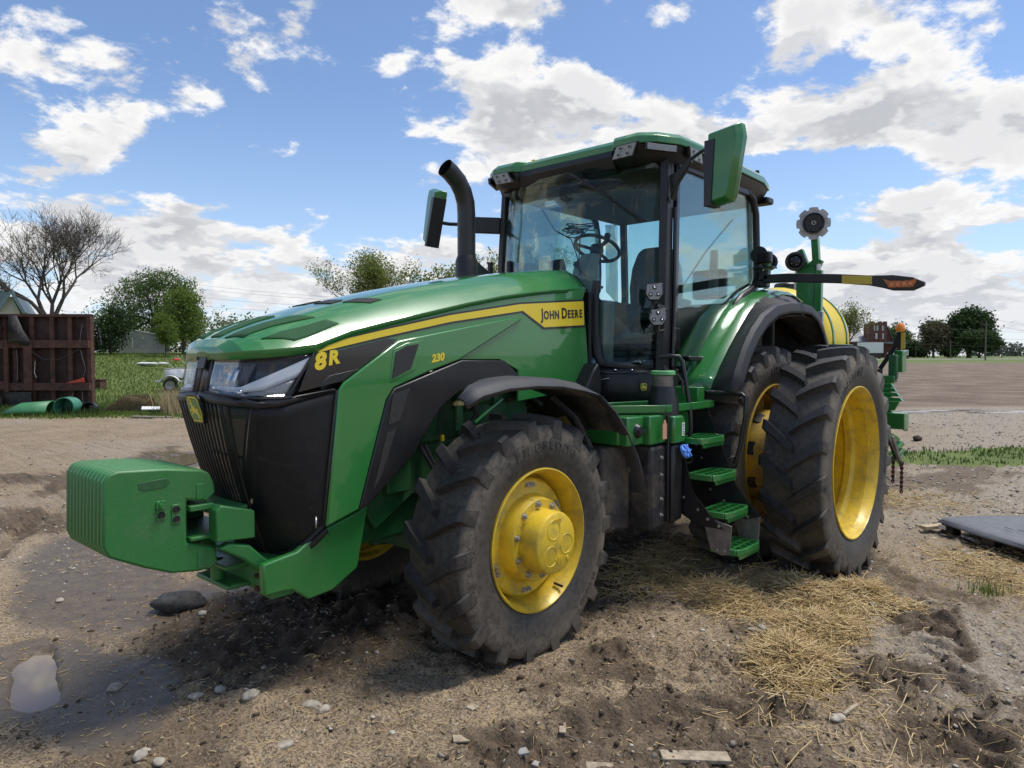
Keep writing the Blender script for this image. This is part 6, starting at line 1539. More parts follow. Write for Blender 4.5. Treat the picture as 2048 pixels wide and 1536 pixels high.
def branching(name, px, b, H, label, seed, levels=6, r0=.24, spread=.55, bark='bark', nk=(2, 3), mat=None, leaf=.06, per=2, group=None, lean=0.0, first=.20, shrink=.78, upb=.16):
    rn = random.Random(seed); t = scene_empty(name, px, b, label, 'tree', group); m = MB(); tips = []
    def grow(p, d, L, r, lv):
        n = 3; pts = [p]; dd = d.copy()
        for i in range(n):
            dd = (dd+Vector((rn.gauss(0, .10), rn.gauss(0, .10), rn.gauss(.03, .07)))).normalized(); pts.append(pts[-1]+dd*L/n)
        r = max(r, .008); m.tube(pts, [r, r*.92, r*.82, r*.72], 7 if lv < 2 else (5 if lv < 4 else 3), cap=False)
        if lv >= levels: tips.append(pts[-1]); return
        k = rn.randint(*nk)
        if lv == 0: k = 4
        for i in range(k):
            ax = dd.orthogonal().normalized(); ax.rotate(Matrix.Rotation(2*PI*(i+rn.random()*.7)/k, 3, dd))
            s = spread*rn.uniform(.65, 1.25)
            nd = (dd*math.cos(s)+ax*math.sin(s)+Vector((0, 0, upb))).normalized()
            grow(pts[-1], nd, L*shrink*rn.uniform(.75, 1.2), r*(.56 if k > 2 else .62), lv+1)
            if lv >= 2 and rn.random() < .5:
                ax2 = dd.orthogonal().normalized(); ax2.rotate(Matrix.Rotation(rn.random()*6.28, 3, dd)); grow(pts[2], (dd*.6+ax2*.8).normalized(), L*.5, r*.35, levels-1 if lv < levels-1 else levels)
    grow(Vector((0, 0, -.2)), Vector((lean, 0, 1)).normalized(), H*first, r0, 0)
    m.build('trunk', M[bark], t, 60)
    if mat:
        rg = np.random.default_rng(seed); P = np.array([tuple(p) for p in tips]); P = np.repeat(P, per, 0)+rg.normal(size=(len(P)*per, 3))*.24
        link('crown', leaves_mesh('crown', P, leaf, M[mat], rg), None, t)
    return t
# left side trees
branching('bare_tree', 112, 42, 11.6, 'bare spreading tree without leaves behind the overturned trailer', 11, 7, .25, .55, 'bark', (2, 4), first=.17, shrink=.80, upb=.10)
branching('bare_tree', 20, 50, 8.2, 'thin bare tree at the left edge beside the green roofed house', 5, 5, .18, .50, 'bark', (2, 3), 'leaf_brown', .05, 3, first=.20)
tree('broadleaf_tree', 305, 57, [(-2.0, 0, 3.9, 2.0, 1.8, 2.5), (.2, 0, 5.2, 2.2, 2, 2.0), (2.1, .2, 4.8, 1.8, 1.7, 2.0), (-.9, .3, 6.3, 1.5, 1.5, .9), (1.0, 0, 6.7, 1.5, 1.4, .8), (2.5, 0, 6.1, .9, .9, .6), (-2.9, .4, 2.0, 1.5, 1.4, 1.8), (2.6, .4, 3.6, 1.2, 1.3, 1.4)], 'tall dark green tree standing behind the grey panel shed', .22, 2300, 10, .075, M['leaf_mid'], seed=3, spread=.20, z=1.2)
tree('evergreen_shrub', 222, 46, [(0, 0, 1.5, 1.0, 1.0, 1.5), (.5, .3, 2.3, .9, .9, 1.1), (-.9, 0, 1.2, .9, .9, 1.2)], 'dark evergreen bush between the trailer and the grey shed', .10, 700, 9, .075, M['leaf_dark'], seed=8, spread=.14, cat='bush')
tree('broadleaf_tree', 368, 49, [(-.3, 0, 3.0, 1.2, 1.2, 1.5), (.45, 0, 2.2, 1.0, 1, 1.4), (-.9, .1, 1.9, .9, .9, 1.2), (.3, 0, 3.7, .8, .8, .8)], 'bright spring green tree in front of the tall dark tree', .13, 900, 10, .075, M['leaf_fresh'], seed=6, spread=.15)
tree('young_tree', 332, 45, [(0, 0, 1.75, .62, .6, .85), (.25, 0, 1.15, .5, .5, .55), (-.3, .1, 2.3, .4, .4, .45)], 'small leafy tree with several slim stems next to the grey shed', .05, 420, 10, .06, M['leaf_fresh'], seed=7, spread=.11)
branching('open_tree', 745, 60, 12.6, 'round open spring tree rising above the middle of the hood', 21, 6, .24, .46, 'bark', (2, 3), 'leaf_olive', .085, 13, first=.20, shrink=.79)
branching('open_tree', 905, 62, 12.2, 'slim leafing tree top just left of the exhaust stack', 23, 5, .16, .42, 'bark', (2, 3), 'leaf_olive', .12, 18, first=.22)
branching('open_tree', 985, 58, 13.2, 'slim leafing tree top between the exhaust and the cab', 24, 5, .16, .40, 'bark', (2, 3), 'leaf_olive', .12, 18, first=.24)
# far pale wood on the left
rg = np.random.default_rng(3)
C = np.concatenate([lobe_points([(x, rg.uniform(-4, 4), rg.uniform(2.5, 4.2), rg.uniform(4, 6), 4, rg.uniform(4.5, 7.0))], 330, rg, .6) for x in np.linspace(-30, 48, 17)])
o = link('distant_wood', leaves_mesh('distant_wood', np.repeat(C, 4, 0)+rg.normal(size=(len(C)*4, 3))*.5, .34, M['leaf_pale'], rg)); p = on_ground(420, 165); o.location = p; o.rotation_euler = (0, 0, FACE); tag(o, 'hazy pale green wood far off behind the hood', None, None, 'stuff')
# ---- right side, across the field
branching('open_tree', 1685, 72, 8.2, 'thin open tree behind the yellow tank in front of the church', 31, 6, .16, .42, 'bark', (2, 3), 'leaf_olive', .09, 4, first=.22, shrink=.78)
D = 215
tree('broadleaf_tree', 1866, D, [(0, 0, 6.2, 3.6, 3.5, 4.0), (-1.2, 0, 8.6, 2.4, 2.4, 2.4), (1.5, 0, 7.6, 2.4, 2.4, 2.6)], 'brownish budding tree left of the big field tree', .35, 700, 8, .34, M['leaf_brown'], seed=12, spread=.7, bark='bark_pale', trunk_top=.5)
tree('broadleaf_tree', 1866, D+14, [(0, 0, 7.6, 2.9, 3.0, 3.2), (.6, 0, 9.8, 2.0, 2.2, 1.8)], 'olive green tree top behind the brownish budding tree', .3, 500, 8, .30, M['leaf_olive'], seed=16, spread=.6)
tree('broadleaf_tree', 1937, D, [(-3.6, 0, 7.4, 3.4, 3.5, 4.6), (0, 0, 9.6, 3.8, 4, 5.0), (3.6, 0, 9.0, 3.3, 3.5, 4.6), (1.5, 1, 12.2, 2.6, 3, 2.2), (-2.2, 1, 11.4, 2.6, 3, 2.2)], 'largest dark green tree standing by the road across the field', .6, 1500, 9, .40, M['leaf_dark'], seed=13, spread=.75, trunk_top=.5)
tree('broadleaf_tree', 1958, D-8, [(0, 0, 4.6, 4.8, 4, 2.8), (-2.2, 0, 5.4, 2.8, 3, 2.4), (2.8, 0, 4.6, 2.8, 3, 2.3)], 'low wide tree in front of the largest tree across the field', .35, 900, 9, .36, M['leaf_dark'], seed=14, spread=.6, trunk_top=.4)
for i, (px, w, h, lab) in enumerate(((1824, 2.4, 5.4, 'dark round tree at the left end of the tree row across the field'), (1842, 2.2, 4.6, 'small dark tree second in the row across the field'), (1897, 3.0, 4.4, 'dark shrubby tree between the brownish tree and the largest tree'))):
    tree('broadleaf_tree', px, D+25, [(0, 0, h*.5, w, w, h*.5), (w*.3, 0, h*.75, w*.7, w*.7, h*.28)], lab, .25, 420, 8, .34, M['leaf_dark'], seed=40+i, spread=.5, group='tree row across the field')
tree('broadleaf_tree', 1792, 262, [(0, 0, 8.0, 3.6, 3, 4.4), (2, 0, 6.2, 3.0, 3, 3.6)], 'green tree rising behind the gable of the brick church', .3, 520, 8, .40, M['leaf_mid'], seed=50, spread=.7)
rg = np.random.default_rng(9)
C = np.concatenate([lobe_points([(x, rg.uniform(-10, 10), 3, 16, 10, rg.uniform(5, 9))], 150, rg, .6) for x in np.linspace(-10, 700, 44)])
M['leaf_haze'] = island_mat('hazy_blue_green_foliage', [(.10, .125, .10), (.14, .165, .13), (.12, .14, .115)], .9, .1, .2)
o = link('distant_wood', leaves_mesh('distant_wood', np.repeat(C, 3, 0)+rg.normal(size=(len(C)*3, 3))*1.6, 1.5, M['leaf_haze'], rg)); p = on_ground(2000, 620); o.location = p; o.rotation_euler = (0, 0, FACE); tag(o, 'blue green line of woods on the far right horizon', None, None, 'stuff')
# road and verge across the field
def ribbon(name, b0, b1, px0, px1, mat, lift, label):
    rows = []
    for i in range(61):
        t = i/60; row = []
        for b in (b0, b1):
            x, y = cam2w(lerp(px0, px1, t), b); row.append((x, y, float(terrain(np.array([x]), np.array([y]))[0])+lift))
        rows.append(row)
    o = MB().loft(rows).build(name, mat, None, 60); tag(o, label, None, None, 'structure'); return o
M['concrete'] = material('pale_concrete_road', (.42, .41, .39), .8, vary=.1, vscale=.5)
ribbon('road', 168, 176, 40, 420, M['concrete'], .06, 'pale concrete road running past the far side of the field')
ribbon('road', 80, 84, -260, -30, M['concrete'], .25, 'pale road seen beyond the lawn behind the trailer')
# church
M['brick'] = material('red_brown_brick', (.150, .062, .045), .85, vary=.25, vscale=1.5)
M['roofmetal'] = material('grey_standing_seam_roof', (.20, .215, .235), .45, vary=.06, vscale=.5)
CB = 225; U_ = CB/1419.65
ch = scene_empty('brick_church', 1756, CB, 'red brick church with a square battlemented tower and grey metal roof', 'church')
def cx_(px): return (px-1756)*U_
zb = ch.location.z
def cz_(py): return CAM.z+(HZ-py)*U_-zb
def cbox(name, x0, x1, y0, y1, z0, z1, mat, par=None): return MB().bb((min(x0, x1), y0, z0), (max(x0, x1), y1, z1)).build(name, mat, par or ch, 0)
cbox('nave_wall', cx_(1678), cx_(1741), 3, 15, 0, cz_(682), M['brick'])
MB().prism([(2.4, cz_(683)), (9, cz_(652)), (15.6, cz_(683)), (15.6, cz_(684)), (2.4, cz_(684))], 'x', cx_(1672), cx_(1742)).build('nave_roof', M['roofmetal'], ch, 0)
for i in range(26):
    x = lerp(cx_(1673), cx_(1741), i/25); MB().beam((x, 2.4, cz_(683)+.06), (x, 9, cz_(652)+.06), .10, .10).build('roof_seam', M['roofmetal'], ch, 0)
tw = cbox('tower', cx_(1741), cx_(1771), 0, 5, 0, cz_(647), M['brick'])
for k in range(2):
    px = (1741, 1767)[k]; cbox('corner_turret', cx_(px)-.15, cx_(px+4)+.15, -.15, .8, 0, cz_(643), M['brick'])
cbox('corner_turret', cx_(1757)-.2, cx_(1760)+.2, -.25, .6, 0, cz_(643), M['brick'])
for px in (1747, 1752, 1762): cbox('battlement', cx_(px), cx_(px+2.2), 0, .5, cz_(647.2), cz_(645.3), M['brick'])
M['winpane'] = material('pale_window', (.55, .56, .55), .3)
for px, py, w, h in ((1745.5, 657, 3, 9), (1751.5, 657, 3, 9), (1761, 657, 3, 9), (1765, 657, 2.6, 9), (1749, 673, 4.5, 10), (1763, 673, 4.0, 10)):
    f = cbox('window', cx_(px), cx_(px+w), -.12, .05, cz_(py+h/2), cz_(py-h/2), M['winpane'])
    m = MB().lathe([(0, -.12), (w*U_/2, -.12), (w*U_/2, .05)], (cx_(px+w/2), 0, cz_(py-h/2)), 'y', 12, a0=0, a1=PI); m.build('window_arch', M['winpane'], ch, 0)
MB().prism([(cx_(1771), 0), (cx_(1795), 0), (cx_(1795), cz_(682)), (cx_(1782), cz_(654)), (cx_(1771), cz_(676))], 'y', 3, 12).build('gable_wing', M['brick'], ch, 0)
MB().prism([(cx_(1769), cz_(678.5)), (cx_(1782), cz_(651.5)), (cx_(1797), cz_(684)), (cx_(1797), cz_(686)), (cx_(1782), cz_(653.8)), (cx_(1769), cz_(681))], 'y', 2.5, 12.5).build('gable_roof', M['roofmetal'], ch, 0)
cbox('window', cx_(1775.5), cx_(1779.5), 2.9, 3.05, cz_(676), cz_(668), M['winpane'])
cbox('porch_roof', cx_(1762), cx_(1800), -4, -.4, cz_(688), cz_(684), M['roofmetal']); cbox('porch_shadow_wall', cx_(1764), cx_(1797), -1.0, -.6, 0, cz_(688.5), M['brick'])
# truck trailer, van, sign
tr = scene_empty('box_trailer', 1745, 190, 'long white box trailer parked in front of the brick church', 'trailer'); u = 190/1419.65
z0 = tr.location.z; cz = lambda py: CAM.z+(HZ-py)*u-z0
MB().bb((-22*u, 0, cz(706)), (21*u, 2.6, cz(685))).build('box_body', M['white'], tr, 0, .03)
for xx in (-16, -12, 14): MB().cyl((xx*u, 0, .5), (xx*u, .4, .5), .5, 16).build('wheel', M['rubber_plain'], tr)
MB().bb((-20*u, .1, .5), (20*u, .3, cz(706)-.02)).build('underframe', M['black'], tr, 0)
vn = scene_empty('van', 1790, 180, 'small white van parked at the right end of the box trailer', 'van')
MB().prism([(-1.2, .35), (1.0, .35), (1.05, .9), (.6, 1.0), (.2, 1.6), (-1.2, 1.65)], 'y', 0, 1.7).build('body', M['white'], vn, 0, .05)
MB().prism([(.55, 1.02), (.22, 1.5), (-.15, 1.5), (-.15, 1.02)], 'y', -.02, 0.01).build('side_window', M['black_gloss'], vn, 0)
for xx in (-.75, .6): MB().cyl((xx, -.03, .32), (xx, .2, .32), .32, 16).build('wheel', M['rubber_plain'], vn)
sg = scene_empty('church_sign', 1810, 185, 'white notice board on a low brick base by the road', 'sign'); u = 185/1419.65; z0 = sg.location.z
cz = lambda py: CAM.z+(HZ-py)*u-z0
MB().bb((-7*u, 0, 0), (7*u, .5, cz(710.5))).build('brick_base', M['brick'], sg, 0); MB().bb((-6.8*u, .1, cz(710.3)), (6.8*u, .4, cz(700))).build('board', M['white'], sg, 0, .03)
for k in range(3): MB().bb((-5.2*u, .08, cz(703.2+2.4*k)), (5.2*u, .098, cz(702+2.4*k))).build('sign_text_line', M['black'], sg, 0)
# poles and wires
M['pole'] = material('weathered_pole', (.15, .125, .10), .9, vary=.2, vscale=2)
tops = []
def pole(px, b, py_top, label, r=.15):
    t = scene_empty('utility_pole', px, b, label, 'pole', 'utility poles across the field'); h = CAM.z+(HZ-py_top)/1419.65*b-t.location.z
    MB().tube([(0, 0, -.3), (0, 0, h)], [r, r*.7], 8).build('shaft', M['pole'], t); MB().bb((-.7, -.06, h-.7), (.7, .06, h-.55)).build('crossarm', M['pole'], t, 0); return t.location+Vector((0, 0, h-.5))
pa = pole(1970, 150, 644, 'nearest and tallest utility pole in front of the largest tree', .16)
pb = pole(1900, 190, 680, 'short utility pole left of the largest tree', .12); pc = pole(2003, 200, 692, 'short utility pole right of the largest tree', .12); pd = pole(1734, 205, 642, 'utility pole in front of the grey church roof', .13)
pe = pole(1831, 235, 690, 'faint utility pole in the tree row beside the church', .12)
def wire(name, p, q, sag, r, label, group='overhead wires'):
    n = 24; pts = [p.lerp(q, i/n)-Vector((0, 0, sag*4*(i/n)*(1-i/n))) for i in range(n+1)]
    o = MB().tube(pts, r, 4).build(name, M['pole'], None, 60); tag(o, label, 'wire', group); return o
for k, (pl_, pr_2, q) in enumerate((((1480, 628), (2200, 672), 175), ((1480, 650), (2200, 684), 175), ((1480, 668), (2200, 700), 175), ((1990, 640), (2300, 676), 150), ((1990, 652), (2300, 690), 150))):
    wire('power_line', at(*pl_, q), at(*pr_2, q), .5, .022, ('upper wire crossing behind the church tower', 'middle wire crossing behind the church', 'lower wire running to the poles by the road', 'upper wire leaving the tall pole to the right', 'lower wire leaving the tall pole to the right')[k])
for k, (pl_, pr_2) in enumerate((((330, 562), (760, 600)), ((330, 571), (760, 605)), ((330, 588), (760, 618)), ((330, 606), (760, 630)))):
    wire('power_line', at(*pl_, 130), at(*pr_2, 130), .4, .020, ('topmost wire left of the open tree', 'second wire from the top left of the open tree', 'third wire from the top left of the open tree', 'lowest wire left of the open tree')[k])
# ---- overturned trailer
TB = 23.4; UT = TB/1419.65
tl = scene_empty('overturned_trailer', 100, TB, 'rusty brown flat trailer tipped on its side showing its underframe', 'trailer'); TZ = tl.location.z
def tx(px): return (px-100)*UT
def tz(py): return CAM.z+(HZ-py)*UT-TZ
def tb(name, px0, px1, py0, py1, y0, y1, mat, bev=.008): return MB().bb((tx(px0), y0, tz(py1)), (tx(px1), y1, tz(py0))).build(name, M[mat], tl, 0, bev)
tb('deck', -240, 180, 629, 818, .22, .28, 'rust_dark', 0)
for i, px in enumerate((-200, -150, -100, -50, 3, 22)): tb('cross_member', px, px+8, 631, 817, .09, .22, 'rust')
for px in (57, 97, 133): tb('cross_member', px, px+9, 631, 817, .09, .22, 'rust')
tb('end_rail', 173, 181, 629, 818, .05, .22, 'rust')
tb('edge_rail', -240, 181, 628, 634, .04, .22, 'rust'); tb('edge_rail', -240, 181, 812, 818, .04, .22, 'rust')
tb('main_beam', -240, 180, 681, 696, -.06, .09, 'rust'); tb('main_beam', -240, 180, 766, 781, -.06, .09, 'rust')
tb('axle_plate', 51, 67, 682, 781, -.10, -.062, 'rust'); tb('hanger', 14, 21, 681, 784, -.16, -.062, 'rust'); tb('hanger', -4, 14, 684, 698, -.20, -.062, 'rust'); tb('hanger', -4, 14, 763, 777, -.20, -.062, 'rust')
tb('axle_beam', -3, 5, 698, 763, -.22, -.10, 'rust')
for py in (691, 770): MB().lathe([(.0, -.22), (.035, -.22), (.035, -.19)], (tx(3), 0, tz(py)), 'y', 12).build('spring_eye', M['black'], tl)
for py in (718, 743): MB().tube([(tx(-6), -.24, tz(py)), (tx(5), -.24, tz(py))], .12, 16).build('air_bag', M['disc'], tl)
for py, c in ((629, 0), (658, 0), (802, 1)):
    w = empty('wheel', (tx(-14), -.45, tz(py))); w.parent = tl
    MB().lathe([(.25, -.13), (.42, -.13), (.48, -.10), (.50, 0), (.48, .10), (.42, .13), (.25, .13)], (0, 0, 0), 'z', 36).build('tyre', M['rubber_plain'], w)
    for k in range(4): MB().lathe([(.492, -.085+.05*k), (.502, -.08+.05*k), (.502, -.065+.05*k), (.492, -.06+.05*k)], (0, 0, 0), 'z', 36).build('tread_rib', M['rubber_plain'], w)
    MB().lathe([(0, .10), (.24, .10), (.25, .13), (.25, -.13), (0, -.10)], (0, 0, 0), 'z', 24).build('rim', M['disc' if c else 'black'], w)
rows = [[(tx(22), -.05, tz(631)), (tx(37), -.02, tz(631))], [(tx(22), -.12, tz(655)), (tx(52), -.10, tz(660))], [(tx(24), -.14, tz(684)), (tx(66), -.13, tz(680))], [(tx(50), -.12, tz(690)), (tx(63), -.12, tz(692))]]
sheet('mud_flap', rows, M['rubber_plain'], tl, .012)
tb('lower_flap', 16, 63, 784, 822, -.05, -.03, 'rubber_plain', 0)
MB().prism([(tx(134), tz(766)), (tx(172), tz(764)), (tx(171), tz(754)), (tx(165), tz(757))], 'y', -.12, -.10).build('orange_bracket', M['red'], tl, 0)
for pts, r, mt in (([(66, 700), (90, 718), (120, 720), (150, 706), (165, 698)], .012, 'rubber_plain'), ([(171, 650), (168, 668), (166, 682)], .006, 'steel_dirty'), ([(167, 700), (172, 722), (176, 738), (171, 752)], .006, 'steel_dirty'), ([(150, 784), (147, 800), (145, 812)], .006, 'steel_dirty'), ([(168, 784), (169, 800), (168, 812)], .006, 'steel_dirty'), ([(76, 722), (74, 745), (78, 755)], .006, 'sticker'), ([(40, 700), (41, 730), (40, 760)], .006, 'steel_dirty')):
    MB().tube([(tx(a), -.13, tz(c)) for a, c in pts], r, 5).build('hanging_wire', M[mt], tl)
# body of the trailer behind the deck
tb('side_board', -240, 120, 640, 646, .28, 1.1, 'rust_dark'); MB().beam((tx(183), .4, tz(655)), (tx(189), .4, tz(690)), .05, .06).build('rear_ladder', M['black_paint'], tl, 0)
for k in range(3): MB().bb((tx(181), .3, tz(664+9*k)), (tx(188), .5, tz(662+9*k))).build('ladder_rung', M['black_paint'], tl, 0)
rb = scene_empty('rusty_box', 192, 30, 'small rusty steel box on the lawn right of the trailer', 'box'); MB().bb((-.16, 0, 0), (.16, .5, .38)).build('box_shell', M['rust'], rb, 0, .01); MB().bb((-.20, -.04, .385), (.20, .54, .42)).build('box_lid', M['rust'], rb, 0, .008)
# items along the lawn edge
GB = 20.9; UG = GB/1419.65
M['pipe_green'] = material('green_plastic_pipe', (.055, .215, .085), .5, vary=.12, vscale=2)
M['teal'] = material('teal_plastic', (.045, .205, .125), .5, vary=.12, vscale=3)
gp = scene_empty('plastic_culvert', 45, GB, 'green plastic half pipe lying at the foot of the overturned trailer', 'pipe')
rows = []
for i in range(13):
    a = R_(10)+R_(165)*i/12; rows.append([(-.75, .25-.22*math.cos(a)*.6, .02+.12*math.sin(a)), (-.2, .25-.34*math.cos(a), .02+.36*math.sin(a)), (.70, .25-.36*math.cos(a), .02+.42*math.sin(a))])
sheet('pipe_shell', rows, M['pipe_green'], gp, .02, smooth=60)
bk = scene_empty('teal_barrel', 125, GB+.2, 'open teal plastic barrel lying on its side in the weeds', 'barrel', rz=R_(6))
MB().lathe([(.20, .62), (.27, .56), (.285, .35), (.285, .02), (.295, 0), (.275, -.005), (.265, .02), (.265, .35), (.25, .54), (0, .55)], (0, 0, .26), 'y', 32).build('barrel_shell', M['teal'], bk); 
for yy in (.15, .38): MB().lathe([(.285, -.02), (.297, 0), (.285, .02)], (0, yy, .26), 'y', 32).build('barrel_hoop', M['teal'], bk)
bk = scene_empty('black_bucket', 175, GB+.5, 'black plastic bucket lying on its side beside the teal barrel', 'bucket', rz=R_(8))
MB().lathe([(.15, .38), (.20, .02), (.212, .0), (.19, -.004), (.18, .03), (.14, .36), (0, .36)], (0, 0, .20), 'y', 28).build('bucket_shell', M['black'], bk)
MB().lathe([(.045, .30), (.075, .30), (.075, .32), (.045, .32)], (0, 0, .20), 'y', 20, closed=True).build('bucket_hub', M['disc'], bk)
for k in range(3):
    a = 2*PI*k/3+.3; MB().beam((.06*math.cos(a), .31, .2+.06*math.sin(a)), (.145*math.cos(a), .31, .2+.145*math.sin(a)), .02, .02).build('bucket_spoke', M['disc'], bk)
# straw bale
M['bale'] = island_mat('weathered_hay', [(.075, .055, .030), (.16, .12, .065), (.11, .085, .045), (.23, .18, .10)], .95, .1)
bl = scene_empty('hay_bale', 250, 22.4, 'weathered slumped hay bale on the edge of the lawn', 'bale')
m = MB()
rows = []
for i in range(17):
    t = i/16; h = .50*min(1, .25+1.9*t if t < .4 else 1)*(1 if t < .85 else 1-(t-.85)*1.2); row = []
    for k in range(13):
        a = PI*k/12; row.append((-.68+1.32*t, .32-.34*math.cos(a), h*(math.sin(a)**.45)+.03*math.sin(7*t+k)))
    rows.append(row)
m.loft(rows, False, True); m.build('bale_core', M['bale'], bl, 60)
rg = np.random.default_rng(5); nn = 5200; t = rg.random(nn); a = rg.random(nn)*PI
hh = np.array([.50*min(1, .25+1.9*q if q < .4 else 1)*(1 if q < .85 else 1-(q-.85)*1.2) for q in t])
P = np.stack([-.68+1.32*t, .32-.35*np.cos(a), hh*np.sin(a)**.45], 1)+rg.normal(size=(nn, 3))*.025
d = rg.normal(size=(nn, 3)); d /= np.linalg.norm(d, axis=1)[:, None]; sd_ = np.cross(d, rg.normal(size=(nn, 3))); sd_ /= np.linalg.norm(sd_, axis=1)[:, None]
W = np.stack([P-d*.06, P+sd_*.005, P+d*.06], 1); o = link('bale_straw', big_mesh('bale_straw', W.reshape(-1, 3), np.arange(nn*3).reshape(nn, 3), M['bale']), None, bl); o['kind'] = 'stuff'
M['board'] = material('weathered_board', (.21, .18, .145), .85, vary=.25, vscale=6)
for (px, py, b, L, w, rz, mt, lab, z) in ((304, 826, 20.6, 1.15, .30, .1, 'board', 'long weathered grey board lying in front of the hay bale', .03), (300, 812, 21.6, .5, .16, .35, 'white', 'short white board leaning by the right end of the bale', .20), (318, 818, 21.9, .8, .1, -.1, 'black', 'dark strip of timber on the boards right of the bale', .12)):
    p = on_ground(px, b); o = MB().bb((-L/2, -w/2, -.02), (L/2, w/2, .02)).build('board', M[mt], None, 0, .004); o.location = p+Vector((0, 0, z)); o.rotation_euler = (.0 if z < .1 else .5, .03, FACE+rz); tag(o, lab, 'board')
# shed panels, house corner
M['panel'] = material('weathered_grey_panel', (.44, .43, .39), .8, vary=.12, vscale=1.5)
M['panel_low'] = material('pale_corrugated_sheet', (.52, .51, .47), .7, vary=.1, vscale=2)
SB = 50.0; US = SB/1419.65
sh = scene_empty('lean_to_shed', 285, SB, 'grey panelled lean to wall with a pale corrugated base', 'shed'); SZ = sh.location.z
sx = lambda px: (px-285)*US
sz = lambda py: CAM.z+(HZ-py)*US-SZ
for i in range(4):
    p0, p1 = lerp(244, 330, i/4), lerp(244, 330, (i+1)/4); q0, q1 = lerp(658, 673, i/4), lerp(658, 673, (i+1)/4)
    MB().prism([(sx(p0)+.02, sz(697)), (sx(p1)-.02, sz(697)), (sx(p1)-.02, sz(q1)), (sx(p0)+.02, sz(q0))], 'y', 0, .06).build('wall_panel', M['panel'], sh, 0, .006)
for i in range(11):
    p0, p1 = lerp(242, 334, i/11), lerp(242, 334, (i+1)/11); MB().bb((sx(p0)+.01, -.08+.02*(i % 2), -.3), (sx(p1)-.01, .02, sz(697.5))).build('base_sheet', M['panel_low'], sh, 0, .006)
MB().beam((sx(242), .03, sz(656.5)), (sx(332), .03, sz(672)), .2, .08).build('wall_cap', M['panel_low'], sh, 0); MB().bb((sx(241), -.05, -.3), (sx(244.5), 2.2, sz(658))).build('end_wall', M['panel'], sh, 0); MB().beam((sx(242), -.10, sz(697)), (sx(333), -.10, sz(697)), .03, .05).build('belt_rail', M['panel'], sh, 0)
M['cream'] = material('cream_siding', (.52, .49, .38), .8, vary=.05)
M['roof_teal'] = material('blue_green_metal_roof', (.135, .20, .205), .4, vary=.08)
HB = 40.0; UH = HB/1419.65
hs_ = scene_empty('house', 5, HB, 'cream house gable with a blue green metal roof behind the trailer', 'house', rz=R_(28)); hz0 = hs_.location.z
hx = lambda px: (px-5)*UH
hz = lambda py: CAM.z+(HZ-py)*UH-hz0
MB().prism([(hx(-60), 0), (hx(34), 0), (hx(34), hz(622)), (hx(22), hz(592)), (hx(-60), hz(592))], 'y', .5, 7).build('wall', M['cream'], hs_, 0)
MB().prism([(hx(-60), hz(581)), (hx(25), hz(581)), (hx(2), hz(622)), (hx(-60), hz(622))], 'y', .2, .32).build('roof', M['roof_teal'], hs_, 0)
for k in range(9):
    a = lerp(-55, 24, k/8); MB().beam((hx(a), .18, hz(582)), (hx(a-22), .18, hz(621)), .02, .03).build('roof_seam', M['roof_teal'], hs_, 0)
MB().prism([(hx(24), hz(580)), (hx(46), hz(624)), (hx(40), hz(626)), (hx(22), hz(588))], 'y', .1, 6).build('roof_verge', M['roof_teal'], hs_, 0)
# boat trailer and litter on the lawn
bt = scene_empty('boat_trailer', 356, 30, 'small white boat on a single axle trailer beside the tractor nose', 'boat trailer', rz=R_(15))
w = empty('wheel', (-.30, -.05, .30)); w.parent = bt
MB().lathe([(.18, -.09), (.28, -.08), (.30, 0), (.28, .08), (.18, .09)], (0, 0, 0), 'y', 28).build('tyre', M['rubber_plain'], w); MB().lathe([(0, -.06), (.12, -.06), (.19, -.09), (.19, .09), (0, .05)], (0, 0, 0), 'y', 24).build('rim', M['disc'], w)
rows = [[(-.30+.40*math.cos(a), -.22, .30+.40*math.sin(a)), (-.30+.40*math.cos(a), .10, .30+.40*math.sin(a))] for a in [R_(20+14*i) for i in range(11)]]
sheet('mudguard', rows, M['white'], bt, .02); MB().bb((-.9, .1, .42), (1.2, .18, .50)).build('frame_rail', M['white'], bt, 0)
rows = [[(x, y0+.5, z) for (y0, z) in ((-.45*k, .95), (-.40*k, .62), (-.1*k, .52), (.3*k, .52), (.55*k, .62), (.62*k, .95))] for x, k in ((-.55, .9), (.0, 1), (.8, 1), (1.5, .5))]
sheet('hull', rows, M['white'], bt, .03); MB().tube([(-.55, .1, .98), (0, .05, 1.0), (.8, .05, 1.02)], .03, 8).build('gunwale', M['disc'], bt); MB().tube([(-.2, .3, .95), (-.5, .3, 1.35), (-.1, .4, 1.55), (.2, .4, 1.2)], .012, 6).build('bow_rail', M['disc'], bt)
p = on_ground(300, 39); rn = random.Random(2)
m = MB()
for k in range(7): m.sphere((rn.uniform(-.6, .6), rn.uniform(-.3, .3), .04), rn.uniform(.12, .26), 8, 5, (1.6, 1, .35))
o = m.build('white_sheeting', M['white'], None, 60); o.location = p; o.rotation_euler = (0, 0, FACE); o.location.z += .10; tag(o, 'crumpled white sheeting lying flat on the lawn', 'sheeting')
o = MB().box((0, 0, .10), (.34, .18, .13)).build('red_crate', M['red'], None, 30, .03); o.location = on_ground(353, 42); tag(o, 'red plastic box in the grass beside the tractor nose', 'box')
# stony bank before the shed
p = on_ground(255, 43)
